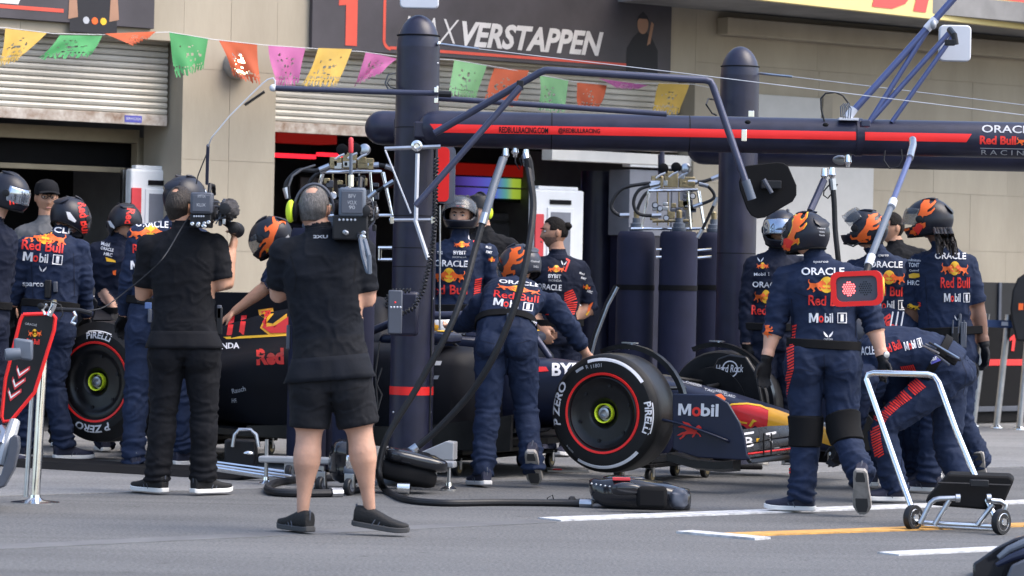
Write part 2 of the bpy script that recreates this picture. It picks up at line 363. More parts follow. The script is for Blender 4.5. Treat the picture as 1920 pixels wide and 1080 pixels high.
BULL = [(.05, .60), (-.05, .78), (-.02, .95), (.05, 1.0), (.01, .88), (.03, .77), (.11, .67), (.22, .70), (.40, .68), (.55, .74), (.66, .88), (.75, .87), (.79, 1.0), (.83, .86), (.92, .78), (1.0, .63), (.95, .56), (.86, .62), (.80, .55), (.79, .45), (.88, .37), (.98, .41), (1.0, .34), (.88, .26), (.75, .31), (.64, .41), (.60, .34), (.68, .22), (.78, .17), (.75, .10), (.62, .13), (.52, .28), (.48, .40), (.36, .38), (.31, .27), (.39, .13), (.31, .0), (.24, .02), (.28, .13), (.19, .25), (.13, .34), (.03, .20), (-.08, .15), (-.10, .21), (.0, .31), (.05, .46)]
TAIL = [(.02, .5), (-.06, .62), (-.03, .78), (.06, .86), (.03, .92), (-.08, .84), (-.12, .66), (-.06, .5)]
def circ(n=20): return [(.5 + .5 * math.cos(2 * math.pi * k / n), .5 + .5 * math.sin(2 * math.pi * k / n)) for k in range(n)]
def frame2d(t=0.12, tx=None):
    tx = tx or t
    return ([(0, 0), (1, 0), (1, 1), (0, 1), (tx, t), (1 - tx, t), (1 - tx, 1 - t), (tx, 1 - t)], [(0, 1, 5, 4), (1, 2, 6, 5), (2, 3, 7, 6), (3, 0, 4, 7)])
WINGS = [poly2d(p) for p in ([(.46, .0), (.40, .35), (.0, 1.0), (.05, .55), (.25, .15)], [(.54, .0), (.60, .35), (1., 1.0), (.95, .55), (.75, .15)])]
def decal_px(name, sh, bvh, m, parent, off=0.004, grid=6.0, maxd=None, label=None):
    """lay a flat mark on the surface that is met along the sight lines of its outline"""
    bm = bmesh.new(); vs = [bm.verts.new((x, y, 0)) for x, y in sh[0]]
    for f in sh[1]:
        try: bm.faces.new([vs[i] for i in f])
        except ValueError: pass
    bm.normal_update(); bmesh.ops.triangulate(bm, faces=[f for f in bm.faces if len(f.verts) > 4])
    xs = [p[0] for p in sh[0]]; ys = [p[1] for p in sh[0]]
    for lo, hi, no in ((min(xs), max(xs), (1, 0, 0)), (min(ys), max(ys), (0, 1, 0))):
        k = lo + grid
        while k < hi:
            bmesh.ops.bisect_plane(bm, geom=bm.verts[:] + bm.edges[:] + bm.faces[:], plane_co=(k * no[0], k * no[1], 0), plane_no=no)
            k += grid
    bm.verts.ensure_lookup_table(); last = None; bad = set(); hits = []
    for v in bm.verts:
        d = RAY(v.co.x, v.co.y); h = bvh.ray_cast(EYEP, d)
        if h[0] is None or (maxd and h[3] > maxd): hits.append(None)
        else:
            n = h[1] if h[1].dot(d) < 0 else -h[1]
            hits.append(h[0] + (n * 0.6 - d * 0.8).normalized() * off)
    dists = sorted((h - EYEP).length for h in hits if h is not None)
    if not dists: bm.free(); return None
    med = dists[len(dists) // 2]
    dead = []
    for v, h in zip(bm.verts, hits):
        if h is None or abs((h - EYEP).length - med) > 0.45: dead.append(v)
        else: v.co = h
    bmesh.ops.delete(bm, geom=dead, context='VERTS')
    if not bm.faces: bm.free(); return None
    inv = WM[parent.name].inverted(); bm.transform(inv)
    me = bpy.data.meshes.new(name); bm.to_mesh(me); bm.free(); me.materials.append(M(m)); me.shade_smooth()
    # face outwards
    o = bpy.data.objects.new(name, me); COL.objects.link(o); o.parent = parent; WM[o.name] = WM[parent.name]
    if label: o['label'] = label
    return o
def write_px(t, bvh, m, parent, cx, cy, w, h, ang=0.0, bold=0.0, shear=0.0, name='lettering', **k):
    return decal_px(name, place2d(text2d(t, bold, shear), cx, cy, w, h, ang), bvh, m, parent, **k)
def flat_text(t, m, parent, O, X, Y, w, h, depth=0.004, bold=0.0, shear=0.0, name='lettering'):   # raised lettering on a flat board, O = lower left
    vs, fs = text2d(t, bold, shear); X = Vector(X).normalized(); Y = Vector(Y).normalized(); N = X.cross(Y); O = Vector(O)
    b = MB(); b.add([O + X * (x * w) + Y * (y * h) + N * depth for x, y in vs], fs)
    return obj(name, b, m, parent, smooth=False)
def flat_shape(sh, m, parent, O, X, Y, w, h, depth=0.004, name='print', flip=False):
    X = Vector(X).normalized(); Y = Vector(Y).normalized(); N = X.cross(Y); O = Vector(O); b = MB()
    b.add([O + X * ((1 - x if flip else x) * w) + Y * (y * h) + N * depth for x, y in sh[0]], sh[1])
    return obj(name, b, m, parent, smooth=False)
# ================================================================ SETTING
def rnd_mat(name, base):
    m = M(base).copy(); m.name = name; n = m.node_tree.nodes; l = m.node_tree.links; b = n['Principled BSDF']
    lk = b.inputs['Base Color'].links[0]; src = lk.from_socket
    oi = n.new('ShaderNodeObjectInfo'); hs = n.new('ShaderNodeHueSaturation'); mr = n.new('ShaderNodeMapRange')
    mr.inputs['To Min'].default_value = 0.975; mr.inputs['To Max'].default_value = 1.02
    l.new(oi.outputs['Random'], mr.inputs['Value']); l.new(mr.outputs[0], hs.inputs['Value']); l.new(src, hs.inputs['Color']); l.new(hs.outputs[0], b.inputs['Base Color'])
    MATS[name] = m
rnd_mat('wall_slab', 'wall_paint'); rnd_mat('shutter_slat', 'shutter_metal')

# ground sheets
b = MB(); b.add([(-400, -60, 0), (400, -60, 0), (400, 700, 0), (-400, 700, 0)], [(0, 1, 2, 3)])
struct('ground', b, 'asphalt', smooth=False)
T = Vector((0.798, 0.6027, 0)).normalized(); N = Vector((T.y, -T.x, 0))
W0 = W(430, 800, 228); W0.z = 0
def wp(a, bb, z): return W0 + T * a + N * bb + Vector((0, 0, z))
def wl(px, py, bb=0.0):
    d = RAY(px, py); t = (bb - (EYEP - W0).dot(N)) / d.dot(N); p = EYEP + d * t
    return (p - W0).dot(T), p.z
def wbox(mb, a0, a1, b0, b1, z0, z1):
    mb.add([wp(a, q, z) for z in (z0, z1) for q in (b0, b1) for a in (a0, a1)], [(0, 2, 3, 1), (4, 5, 7, 6), (0, 1, 5, 4), (2, 6, 7, 3), (0, 4, 6, 2), (1, 3, 7, 5)]); return mb
UPZ = Vector((0, 0, 1))
# pale concrete apron in front of the garages
e0 = G(0, 931); e1 = G(1900, 876); ed = (e1 - e0).normalized()
q0 = e0 - ed * 30; q1 = e1 + ed * 40; back = Vector((-N.x, -N.y, 0)) * 13
b = MB(); b.rings([[q + back * t_ + Vector((0, 0, z_)) for t_, z_ in ((0, -.02), (0, .004), (1, .004), (1, -.02))] for q in (q0, q1)])
struct('pavement', b, 'concrete', smooth=False)
def strip(name, p, q, w, m, z=.008, cut=None):
    p = G(*p); q = G(*q); d = (q - p).normalized(); n = Vector((-d.y, d.x, 0)) * (w / 2); up = Vector((0, 0, z))
    c0 = cut or Vector((0, 0, 0))
    b = MB(); b.rings([[p + (q - p) * (k / 24) + n * a_ + Vector((0, 0, z_)) for a_, z_ in ((-1, -.01), (-1, z), (1, z), (1, -.01))] for k in range(25)])
    o = struct(name, b, m, smooth=False); return o
strip('road_marking', (1030, 975), (2080, 936), .20, 'line_white')
strip('road_marking', (1374, 1004), (2080, 979.5), .17, 'line_orange')
strip('road_marking', (1283, 999), (1430, 1012), .13, 'line_white', .012)
strip('road_marking', (1665, 1040), (2080, 1020), .15, 'line_white')
strip('road_marking', (-150, 1034), (1020, 978), .20, 'line_faded', .004)
# black rubber cable ramp lying on the apron
r0 = G(10, 870); r1 = G(498, 898); rd = (r1 - r0).normalized(); rn = Vector((-rd.y, rd.x, 0))
b = MB(); b.rings([[q + rn * x + Vector((0, 0, z)) for x, z in ((-.30, .005), (-.2, .045), (.2, .045), (.30, .005))] for q in (r0 - rd * 3.0, r0, r0.lerp(r1, .5), r1)])
o = obj('cable_ramp', b, 'black_matte', smooth=False, bevel=.01); tag(o, 'long flat black rubber cable ramp lying across the pale concrete apron at left', 'cable ramp')

# ---- pit building: openings, columns, panels
aL1 = wl(340, 300)[0]; aM0 = wl(515, 300)[0]; aM1 = wl(1302, 200)[0]; aR = wl(2350, 300)[0]; aL0 = -9.0
HZ = 3.17; TOPZ = 5.6
bld = thing('pit_building', 'beige pit lane garage building with two roller shutter openings and a canopy', 'building', wp(0, 0, 0))
b = MB()
wbox(b, aL1 + .01, aM0 - .01, -.62, -.005, 0, TOPZ); wbox(b, aM1 + .01, aR, -.62, -.005, 0, TOPZ)
wbox(b, aL0, aL1 - .02, -.62, -.02, HZ, TOPZ); wbox(b, aM0 + .02, aM1 - .02, -.62, -.02, HZ, TOPZ)
wbox(b, aL0 - .5, aL0 + 1.0, -.62, -.02, 0, HZ - .01)
obj('wall', b, 'wall_paint', bld, smooth=False)
def slabs(a0, a1, z0, z1, wa, hz, off):
    z = z0; row = 0
    while z < z1 - .05:
        zz = min(z + hz, z1); a = a0
        step = wa * (.5 if (row % 2 and off) else 1)
        while a < a1 - .03:
            aa = min(a + step, a1); step = wa
            if a1 - aa < .12: aa = a1
            d = random.uniform(0, .003); m = MB(); wbox(m, a + .0014, aa - .0014, -.03, d, z + .0014, zz - .0014)
            obj('wall_panel', m, 'wall_slab', bld, smooth=False); a = aa
        z = zz; row += 1
slabs(aL1 + .0, aM0 - .0, .0, TOPZ, (aM0 - aL1) / 2, .74, False)
slabs(aM1 + .0, aR, .0, 3.32, 1.02, .555, True)
slabs(aM1 + .0, aR, 3.32, TOPZ, 1.5, .7, True)
slabs(aL0, aL1 - .0, HZ, TOPZ, 1.4, .7, False); slabs(aM0, aM1, HZ, TOPZ, 1.4, .7, False)
b = MB(); a1343 = wl(1343, 60)[0]; zb = wl(1343, 62, .16)[1]
wbox(b, a1343, aR, .004, .16, zb, 3.74); obj('lintel_beam', b, 'wall_paint', bld, smooth=False, bevel=.01)
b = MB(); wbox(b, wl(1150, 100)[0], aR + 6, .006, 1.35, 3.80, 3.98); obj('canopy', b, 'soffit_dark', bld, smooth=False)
a_y0 = wl(1400, 0, 1.3)[0]; yz = wl(1675, 29, 1.33)[1]
f0_ = W(1430, 0, 217); f1_ = W(1920, 55, 199); FT = Vector((f1_.x - f0_.x, f1_.y - f0_.y, 0)).normalized(); FN = Vector((FT.y, -FT.x, 0)); FZ = f0_.z
b = MB(); b.box(f0_ + FT * 5.5 + UPZ * .75 - FN * .04, (7.5, .04, .75), (FT, FN, UPZ)); fas = obj('fascia_board', b, 'sign_yellow', bld, smooth=False)
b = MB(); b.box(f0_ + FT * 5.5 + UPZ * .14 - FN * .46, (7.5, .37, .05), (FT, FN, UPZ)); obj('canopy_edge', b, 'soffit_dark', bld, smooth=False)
def wplace(px, py, bb):
    a, z = wl(px, py, bb); return wp(a, bb, z)
# three red slanted letters on the yellow board (only their feet reach the picture)
dd0 = W(1634, 10, 209.5); dd0 = f0_ + FT * ((dd0 - f0_).dot(FT)); z_d = W(1760, 26, 205).z - FZ
flat_text('DHL', 'sign_red', bld, dd0 + UPZ * z_d + FN * .002, FT, UPZ, 1.62, .85, .004, bold=.06, shear=.45)
for k in range(4):
    b = MB()
    b.prism([(0, 0), (1.6, 0), (1.62, .05), (.05, .05)], dd0 + FT * (1.64 + k * .06) + UPZ * (z_d + k * .10) + FN * .001, FT, UPZ, .003); obj('print', b, 'sign_red', bld, smooth=False)
# pale board fixed on the wall right of the second pillar
def wallboard(name, x0, y0, x1, y1, m, d0, d1, parent, label=None):
    (a0, z1), (a1, _) = wl(x0, y0, d1), wl(x1, y0, d1); z0 = wl((x0 + x1) / 2, y1, d1)[1]
    z1 = wl((x0 + x1) / 2, y0 + (x1 - x0) * .03, d1)[1]
    b = MB(); wbox(b, a0, a1, d0, d1, z0, z1); return obj(name, b, m, parent, smooth=False, bevel=.004, label=label)
t = thing('wall_board', 'pale grey flat board covering the beige wall behind the second pillar', 'board', wplace(1480, 600, .02))
wallboard('panel', 1408, 176, 1541, 236, 'board_grey', .006, .05, t); wallboard('edge_trim', 1544, 180, 1562, 238, 'wall_seam', .006, .035, t)
wallboard('panel', 1404, 244, 1640, 600, 'board_grey', .006, .045, t)

# garage interior
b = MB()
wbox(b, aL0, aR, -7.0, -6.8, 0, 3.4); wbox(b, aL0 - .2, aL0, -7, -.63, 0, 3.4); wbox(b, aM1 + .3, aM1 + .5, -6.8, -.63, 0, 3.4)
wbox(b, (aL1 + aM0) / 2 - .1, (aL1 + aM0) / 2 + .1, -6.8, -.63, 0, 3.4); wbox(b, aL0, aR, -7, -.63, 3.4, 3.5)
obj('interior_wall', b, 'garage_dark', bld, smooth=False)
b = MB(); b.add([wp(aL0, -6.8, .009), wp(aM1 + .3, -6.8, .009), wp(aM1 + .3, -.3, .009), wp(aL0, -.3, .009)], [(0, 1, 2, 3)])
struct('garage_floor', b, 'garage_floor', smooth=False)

# roller shutters: each slat its own piece
def shutter(a0, a1, label, sticker=False):
    bb = -.22; n = 12; zb0 = 2.58; zt = HZ + .03; st = (zt - zb0) / n
    th = thing('roller_shutter', label, 'roller shutter', wp((a0 + a1) / 2, bb, 2.5))
    first = None
    for k in range(n):
        z = zb0 + st * k; b = MB(); prof = [(0, .0), (.010, .008), (.016, st * .5), (.010, st - .010), (.0, st - .004), (-.010, st - .004), (-.010, 0)]
        if first is None:
            b.rings([[wp(a, bb + p, z + q) for p, q in prof] for a in (a0, a1)]); first = obj('slat', b, 'shutter_slat', th, smooth=False)
        else:
            c = first.copy(); COL.objects.link(c); c.parent = th; c.location = (0, 0, st * k); WM[c.name] = WM[th.name]
    b = MB(); wbox(b, a0, a1, bb - .02, bb + .02, 2.49, 2.578); obj('bottom_bar', b, 'shutter_rust', th, smooth=False, bevel=.004)
    if sticker:
        (s0, z1), (s1, _) = wl(234, 216, bb + .022), wl(266, 216, bb + .022); b = MB(); wbox(b, s0, s1, bb + .0205, bb + .024, z1 - .055, z1); obj('sticker', b, 'blue_print', th, smooth=False)
        flat_text('SERVICIOS', 'white_print', th, wp(s0 + .01, bb + .0245, z1 - .035), T, UPZ, s1 - s0 - .02, .02, .001)
    return th
shutter(aL0 + 1.0, aL1 - .02, 'half lowered cream roller shutter with rusty bottom bar at the left garage', True)
shutter(aM0 + .0, aM1 - .02, 'half lowered cream roller shutter under the white name banner')

# banners
def banner(px0, px1, pyb_at, label):
    a0 = wl(px0, 60, .05)[0]; a1 = wl(px1, 60, .05)[0]; z0 = wl(*pyb_at, .05)[1]; z1 = z0 + .84
    th = thing('wall_banner', label, 'banner', wp((a0 + a1) / 2, .01, z0))
    b = MB(); wbox(b, a0, a1, .006, .05, z0, z1); obj('board', b, 'banner_dark', th, smooth=False, bevel=.004)
    return th, a0, a1, z0, z1
bt, a0, a1, z0, z1 = banner(585, 1259, (900, 112), 'dark banner with white driver name in red frame over the middle garage')
def on(px, py): a, z = wl(px, py, .052); return a, z
za = z0
flat_shape(poly2d([(.38, 0), (1, 0), (1, 1), (.60, 1), (.38, .86), (0, .80), (0, .66), (.38, .68)]), 'banner_red', bt, wp(on(634, 80)[0], .0525, z0 + .04), T, UPZ, .19, .50, .001)
f0 = on(718, 60)[0]; f1 = on(1194, 90)[0]; tt = .028
for (x0, x1, y0, y1) in ((f0 + .08, f1 - .12, z0 + .035, z0 + .06), (f0 + .08, f1, z1 - .125, z1 - .10), (f0, f0 + tt, z0 + .1, z1 - .2)):
    b = MB(); wbox(b, x0, x1, .0505, .0525, y0, y1); obj('print', b, 'banner_red', bt, smooth=False)
for (cx, cz, q) in ((f0 + .085, z0 + .11, 180), (f0 + .085, z1 - .175, 90)):
    b = MB(); n = 8; R0, R1 = .085, .058
    pts = [(math.cos(R(q + 90 * k / n)), math.sin(R(q + 90 * k / n))) for k in range(n + 1)]
    b.add([wp(cx + x * R0, .0525, cz + y * R0) for x, y in pts] + [wp(cx + x * R1, .0525, cz + y * R1) for x, y in pts], [(i, i + 1, n + 2 + i, n + 1 + i) for i in range(n)])
    obj('print', b, 'banner_red', bt, smooth=False)
m0 = on(757, 60)[0]; m1 = on(860, 70)[0]; v0 = on(866, 70)[0]; v1 = on(1131, 90)[0]
zt0 = wl(860, 85, .05)[1]; zt1 = wl(870, 38, .05)[1]
flat_text('MAX', 'banner_white', bt, wp(m0, .0525, zt0 + .01), T, UPZ, m1 - m0, (zt1 - zt0) * .95, .001, bold=-.012, shear=.25)
flat_text('VERSTAPPEN', 'banner_white', bt, wp(v0, .0525, zt0 - .005), T, UPZ, v1 - v0, zt1 - zt0, .001, bold=.035, shear=.28)
def portrait(th, px, zc, sc, arms):
    a = on(px, 60)[0]
    def P(name, sh, m, x, z, w, h, d): flat_shape(sh, m, th, wp(a + x * sc, .0505 + d, zc + z * sc), T, UPZ, w * sc, h * sc, .001, name)
    P('print', poly2d([(0, 0), (1, 0), (.98, .6), (.8, .85), (.6, 1), (.4, 1), (.2, .85), (.02, .6)]), 'print_dark', -.22, -.55, .44, .48, .001)
    P('print', poly2d(circ()), 'print_skin', -.075, -.10, .15, .21, .002)
    P('print', poly2d([(0, 0), (.15, .6), (.5, 1), (.85, .6), (1, 0), (.8, .35), (.2, .35)]), 'print_dark', -.09, .02, .18, .12, .003)
    if arms:
        for q in (-1, 1): P('print', poly2d([(0, 0), (1, .1), (.8, 1), (.1, .95)]), 'print_skin', q * .19 - .045, -.45, .09, .22, .003)
        for q, m_ in ((-.1, 'grey_print'), (-.02, 'orange_print'), (.06, 'yellow_print')): P('print', poly2d(circ(10)), m_, q, -.48, .06, .06, .004)
    else:
        P('print', poly2d([(0, 0), (.5, .1), (1, .9), (.6, 1)]), 'print_skin', .06, -.22, .09, .26, .003)
portrait(bt, 1205, z0 + .42, .85, False)
bt2, a0, a1, z0, z1 = banner(-700, 289, (150, 44), 'dark banner with driver portrait and red rule over the left garage')
portrait(bt2, 175, z0 + .47, .98, True)
l0 = on(-500, 20)[0]; l1 = on(119, 38)[0]; b = MB(); wbox(b, l0, l1, .0505, .0525, z0 + .075, z0 + .105); obj('print', b, 'banner_red', bt2, smooth=False)
p0 = on(-260, 8)[0]; p1 = on(60, 8)[0]; flat_text('PEREZ', 'banner_white', bt2, wp(p0, .0525, wl(30, 8, .05)[1]), T, UPZ, p1 - p0, .26, .001, bold=.035, shear=.28)

# oval bulkhead lamp, lit, behind the orange flag
lp = wplace(443, 122, .02)
t = thing('wall_lamp', 'round lit bulkhead lamp on the beige column behind an orange paper flag', 'wall lamp', lp)
b = MB(); b.lathe(lp - N * .0, N, [(-.02, .02), (-.02, .115), (.05, .118), (.09, .10), (.095, .09)], 28); obj('housing', b, 'lamp_grey', t)
b = MB(); b.ell(lp + N * .085, (.085, .085, .035), (T, UPZ, N), 20, 10); obj('lens', b, 'lamp_glow', t)

# ---- garage contents
def gbox(name, x0, y0, x1, y1, bb, dep, m, parent=None, **k):
    a0 = wl(x0, (y0 + y1) / 2, bb)[0]; a1 = wl(x1, (y0 + y1) / 2, bb)[0]; xm = (x0 + x1) / 2
    b = MB(); wbox(b, a0, a1, bb - dep, bb, wl(xm, y1, bb)[1], wl(xm, y0, bb)[1]); return obj(name, b, m, parent, smooth=False, bevel=.004, **k)
def rack(px0, px1, pyt, bb, label, red):
    a0 = wl(px0, pyt, bb)[0]; a1 = wl(px1, pyt, bb)[0]; zt = wl((px0 + px1) / 2, pyt, bb)[1]; w = a1 - a0
    t = thing('equipment_rack', label, 'equipment rack', wp((a0 + a1) / 2, bb, 0))
    b = MB(); wbox(b, a0, a1, bb - .10, bb, 0.02, zt); obj('cabinet', b, 'white_panel', t, smooth=False, bevel=.02)
    b = MB(); wbox(b, a0 + w * .25, a1 - w * .22, bb, bb + .012, zt - 1.1, zt - .16); obj('frame', b, 'white_panel', t, smooth=False, bevel=.01)
    b = MB(); wbox(b, a0 + w * .31, a1 - w * .29, bb + .012, bb + .016, zt - 1.06, zt - .2); obj('inset', b, 'grey_panel', t, smooth=False)
    b = MB(); wbox(b, a0 + w * .3, a1 - w * .28, bb + .002, bb + .014, zt - .13, zt - .09); obj('slot', b, 'black_matte', t, smooth=False)
    b = MB(); wbox(b, a0 + w * .1, a1 - w * .1, bb - .09, bb - .02, zt, zt + .03); obj('top_tray', b, 'white_panel', t, smooth=False, bevel=.006)
    b = MB(); wbox(b, a0 + .0, a0 + w * .17, bb + .002, bb + .02, red[0], red[1]); obj('red_strip', b, 'red_soft', t, smooth=False, bevel=.004)
rack(246, 352, 318, -.30, 'white equipment rack with grey inset and red strip in the left garage', (.9, 1.98))
rack(1003, 1096, 356, -.12, 'white equipment rack with grey inset behind the man with a hair bun', (.9, 1.88))
t = thing('garage_partition', 'dark garage partition with beige rail behind the capped man', 'partition', wp(-3, -2, 0))
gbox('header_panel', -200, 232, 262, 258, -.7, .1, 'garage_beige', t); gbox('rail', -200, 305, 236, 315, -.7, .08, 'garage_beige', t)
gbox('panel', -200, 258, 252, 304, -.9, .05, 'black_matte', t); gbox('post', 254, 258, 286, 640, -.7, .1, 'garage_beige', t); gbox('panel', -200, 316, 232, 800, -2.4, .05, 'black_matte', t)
gbox('chrome_post', 228, 318, 236, 640, -.6, .05, 'steel', t)
t = thing('light_rig', 'glowing red strip lights under the garage ceiling left of the first pillar', 'strip lights', wp(2, -2.5, 2))
gbox('strip_light', 500, 288, 593, 296, -2.0, .05, 'red_glow', t); gbox('strip_light', 598, 287, 660, 294, -2.0, .05, 'red_glow', t)
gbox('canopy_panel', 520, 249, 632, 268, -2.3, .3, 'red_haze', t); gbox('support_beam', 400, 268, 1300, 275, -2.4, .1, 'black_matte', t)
t = thing('display_screen', 'wide garage display glowing purple and green behind the helmeted mechanic', 'screen', wp(4, -3, 1.5))
gbox('bezel', 842, 306, 990, 378, -3.0, .1, 'black_plastic', t); gbox('red_banner', 850, 308, 984, 330, -2.97, .02, 'red_haze', t)
gbox('screen_image', 850, 333, 977, 371, -2.97, .02, 'display_glow', t); gbox('rail', 846, 350, 990, 353, -2.9, .02, 'garage_beige', t)
gbox('red_panel', 690, 308, 742, 352, -3.1, .05, mat('red_dim', (0.08, 0.006, 0.006), .6), t)
t = thing('beam_cover', 'long cream beam across the garage opening above the gas bottles', 'beam', wp(5.5, -1, 2.3))
gbox('beam', 1035, 289, 1420, 309, -.03, .15, 'cream_panel', t); gbox('lower_edge', 1182, 310, 1420, 318, -.05, .12, 'white_panel', t)
t = thing('garage_column', 'rounded dark navy column inside the garage beside the man with a bun', 'column', wp(5, -.8, 0))
ca = wl(1128, 450, -.7)[0]; b = MB(); b.lathe(wp(ca, -.75, .01), (0, 0, 1), [(0, .17), (2.3, .17)], 32); obj('shaft', b, 'navy_paint', t)
ca = wl(1166, 450, -.7)[0]; b = MB(); wbox(b, ca - .02, ca + .03, -.75, -.7, 0, 2.25); obj('edge_strip', b, 'garage_beige', t, smooth=False)
t = thing('garage_cabinet', 'flat grey cabinet standing behind the right gas bottles', 'cabinet', wp(6, -.8, 0))
gbox('door', 1180, 319, 1258, 442, -.10, .3, 'grey_panel', t); gbox('door', 1260, 319, 1420, 442, -.10, .3, 'grey_panel', t); gbox('lower_door', 1180, 444, 1420, 790, -.12, .3, 'navy_paint', t)

# ---- things standing deeper in the garages
def garage_unit(name, label, cat, x0, x1, y0, bb, m, nd):
    a0 = wl(x0, y0, bb)[0]; a1 = wl(x1, y0, bb)[0]; zt = wl((x0 + x1) / 2, y0, bb)[1]; t = thing(name, label, cat, wp((a0 + a1) / 2, bb, 0))
    b = MB(); wbox(b, a0, a1, bb - .5, bb, .02, zt); obj('body', b, m, t, smooth=False, bevel=.01)
    for k in range(nd):
        z0 = .1 + (zt - .14) * k / nd; b = MB(); wbox(b, a0 + .03, a1 - .03, bb + .001, bb + .018, z0, z0 + (zt - .14) / nd - .02); d_ = obj('drawer', b, m, t, smooth=False, bevel=.004)
        b = MB(); wbox(b, a0 + .08, a1 - .08, bb + .018, bb + .035, z0 + (zt - .14) / nd - .06, z0 + (zt - .14) / nd - .045); obj('handle', b, 'steel', d_, smooth=False)
garage_unit('tool_cabinet', 'dark tool cabinet with drawers deep in the left garage', 'cabinet', 20, 120, 470, -3.6, 'grey_panel', 6)
garage_unit('tool_cabinet', 'blue tool cabinet with drawers behind the cameraman in shorts', 'cabinet', 530, 640, 420, -3.4, 'navy_vinyl', 6)
garage_unit('tool_cabinet', 'grey tool cabinet with drawers left of the white rack with the bun man', 'cabinet', 900, 992, 400, -3.2, 'grey_panel', 6)
for k, (x0, y0, x1, y1, lb) in enumerate(((132, 330, 205, 372, 'wall monitor hanging dark in the left garage'), (560, 330, 640, 372, 'wall monitor in the middle garage left of the gas bottle cage'))):
    t = thing('monitor', lb, 'monitor', wplace((x0 + x1) / 2, y0, -3.3)); gbox('casing', x0, y0, x1, y1, -3.3, .05, 'black_plastic', t); gbox('display', x0 + 4, y0 + 4, x1 - 4, y1 - 4, -3.27, .02, 'grey_panel', t)
# ---- paper bunting
gar = thing('paper_bunting', 'string of punched coloured paper flags hanging across the garage fronts', 'bunting', wp(0, .5, 3))
FL = [('yellow', [(10, 53), (88, 62), (32, 112), (0, 124)]), ('green', [(112, 66), (192, 67), (168, 106), (75, 111)]), ('orange', [(196, 63), (293, 59), (275, 72), (250, 86)]),
      ('green', [(317, 60), (390, 72), (383, 130), (332, 146)]), ('orange', [(410, 75), (482, 83), (485, 160), (440, 142)]), ('pink', [(503, 85), (573, 90), (557, 161), (512, 161)]),
      ('yellow', [(597, 90), (660, 92), (630, 162), (570, 160)]), ('pink', [(686, 97), (745, 110), (706, 140), (664, 163)]), ('mint', [(852, 112), (913, 122), (893, 190), (842, 178)]),
      ('orange', [(927, 128), (992, 132), (967, 202), (905, 187)]), ('mint', [(1012, 142), (1066, 150), (1056, 212), (1012, 205)]), ('orange', [(1082, 155), (1138, 160), (1122, 206), (1086, 203)]),
      ('pink', [(1122, 147), (1215, 160), (1190, 168), (1160, 166)]), ('yellow', [(1236, 155), (1293, 157), (1275, 215), (1218, 211)])]
sp = [wplace(x, y, .42) for x, y in ((-60, 48), (10, 52), (100, 63), (193, 65), (317, 60), (400, 74), (490, 84), (590, 91), (680, 97), (760, 108), (850, 112), (920, 124), (1000, 138), (1075, 153), (1140, 158), (1235, 156), (1300, 158), (1330, 164))]
b = MB(); b.tube(sp, .003, 6); obj('string', b, 'cable_white', gar)
for k, (cn, q) in enumerate(FL):
    rg = random.Random(k); bb = .42; P = [wplace(x, y, bb + (.0 if i < 2 else rg.uniform(.02, .16))) for i, (x, y) in enumerate(q)]
    nu, nv = 30, 28
    amp = rg.uniform(.018, .042); ph = rg.uniform(0, 6)
    def fp(u, v):
        p = (P[0] * (1 - u) + P[1] * u) * (1 - v) + (P[3] * (1 - u) + P[2] * u) * v
        w = amp * v * (math.sin(u * 5 + v * 2.5 + ph) + .5 * math.sin(u * 11 + ph * 2 - v * 4))
        edge = .008 * v * math.sin(u * 34) if v > .93 else 0
        return p + N * w + UPZ * edge
    b = MB(); b.quadgrid(fp, nu, nv); keep = []
    holes = [(rg.uniform(.2, .8), rg.uniform(.22, .9), rg.uniform(.018, .034)) for _ in range(14)]
    for (hx, hy) in ((.5, .3), (.42, .5), (.58, .5), (.5, .66)): holes.append((hx, hy, .036))
    for i, f in enumerate(b.f):
        u = (i % nu + .5) / nu; v = (i // nu + .5) / nv
        cut = any((u - x) ** 2 + (v - y) ** 2 < r * r for x, y, r in holes) or (v > .86 and int(u * nu) % 3 == 1) or (v > .94 and int(u * nu) % 3 != 0 and rg.random() < .5) or (v > .74 and v < .82 and int(u * nu) % 2 == 0 and rg.random() < .6)
        if not cut: keep.append(f)
    b.f = keep; b.mi = [0] * len(keep)
    obj('flag', b, 'flag_' + cn, gar, label='%s punched paper flag' % {'mint': 'pale green'}.get(cn, cn))

# ================================================================ GANTRIES
def px_tube(mb, pts, r, s, seg=12, **k): return mb.tube([W(x, y, ss) for x, y, ss in [(p[0], p[1], p[2] if len(p) > 2 else s) for p in pts]], r, seg, **k)
def pillar_prof(r, H): return [(0, r), (H - r * 1.5, r), (H - r * 1.5, r * 1.0)] + [(H - r * 1.5 + r * 1.5 * math.sin(R(a)), r * math.cos(R(a))) for a in (15, 30, 45, 58, 70, 80, 88)]
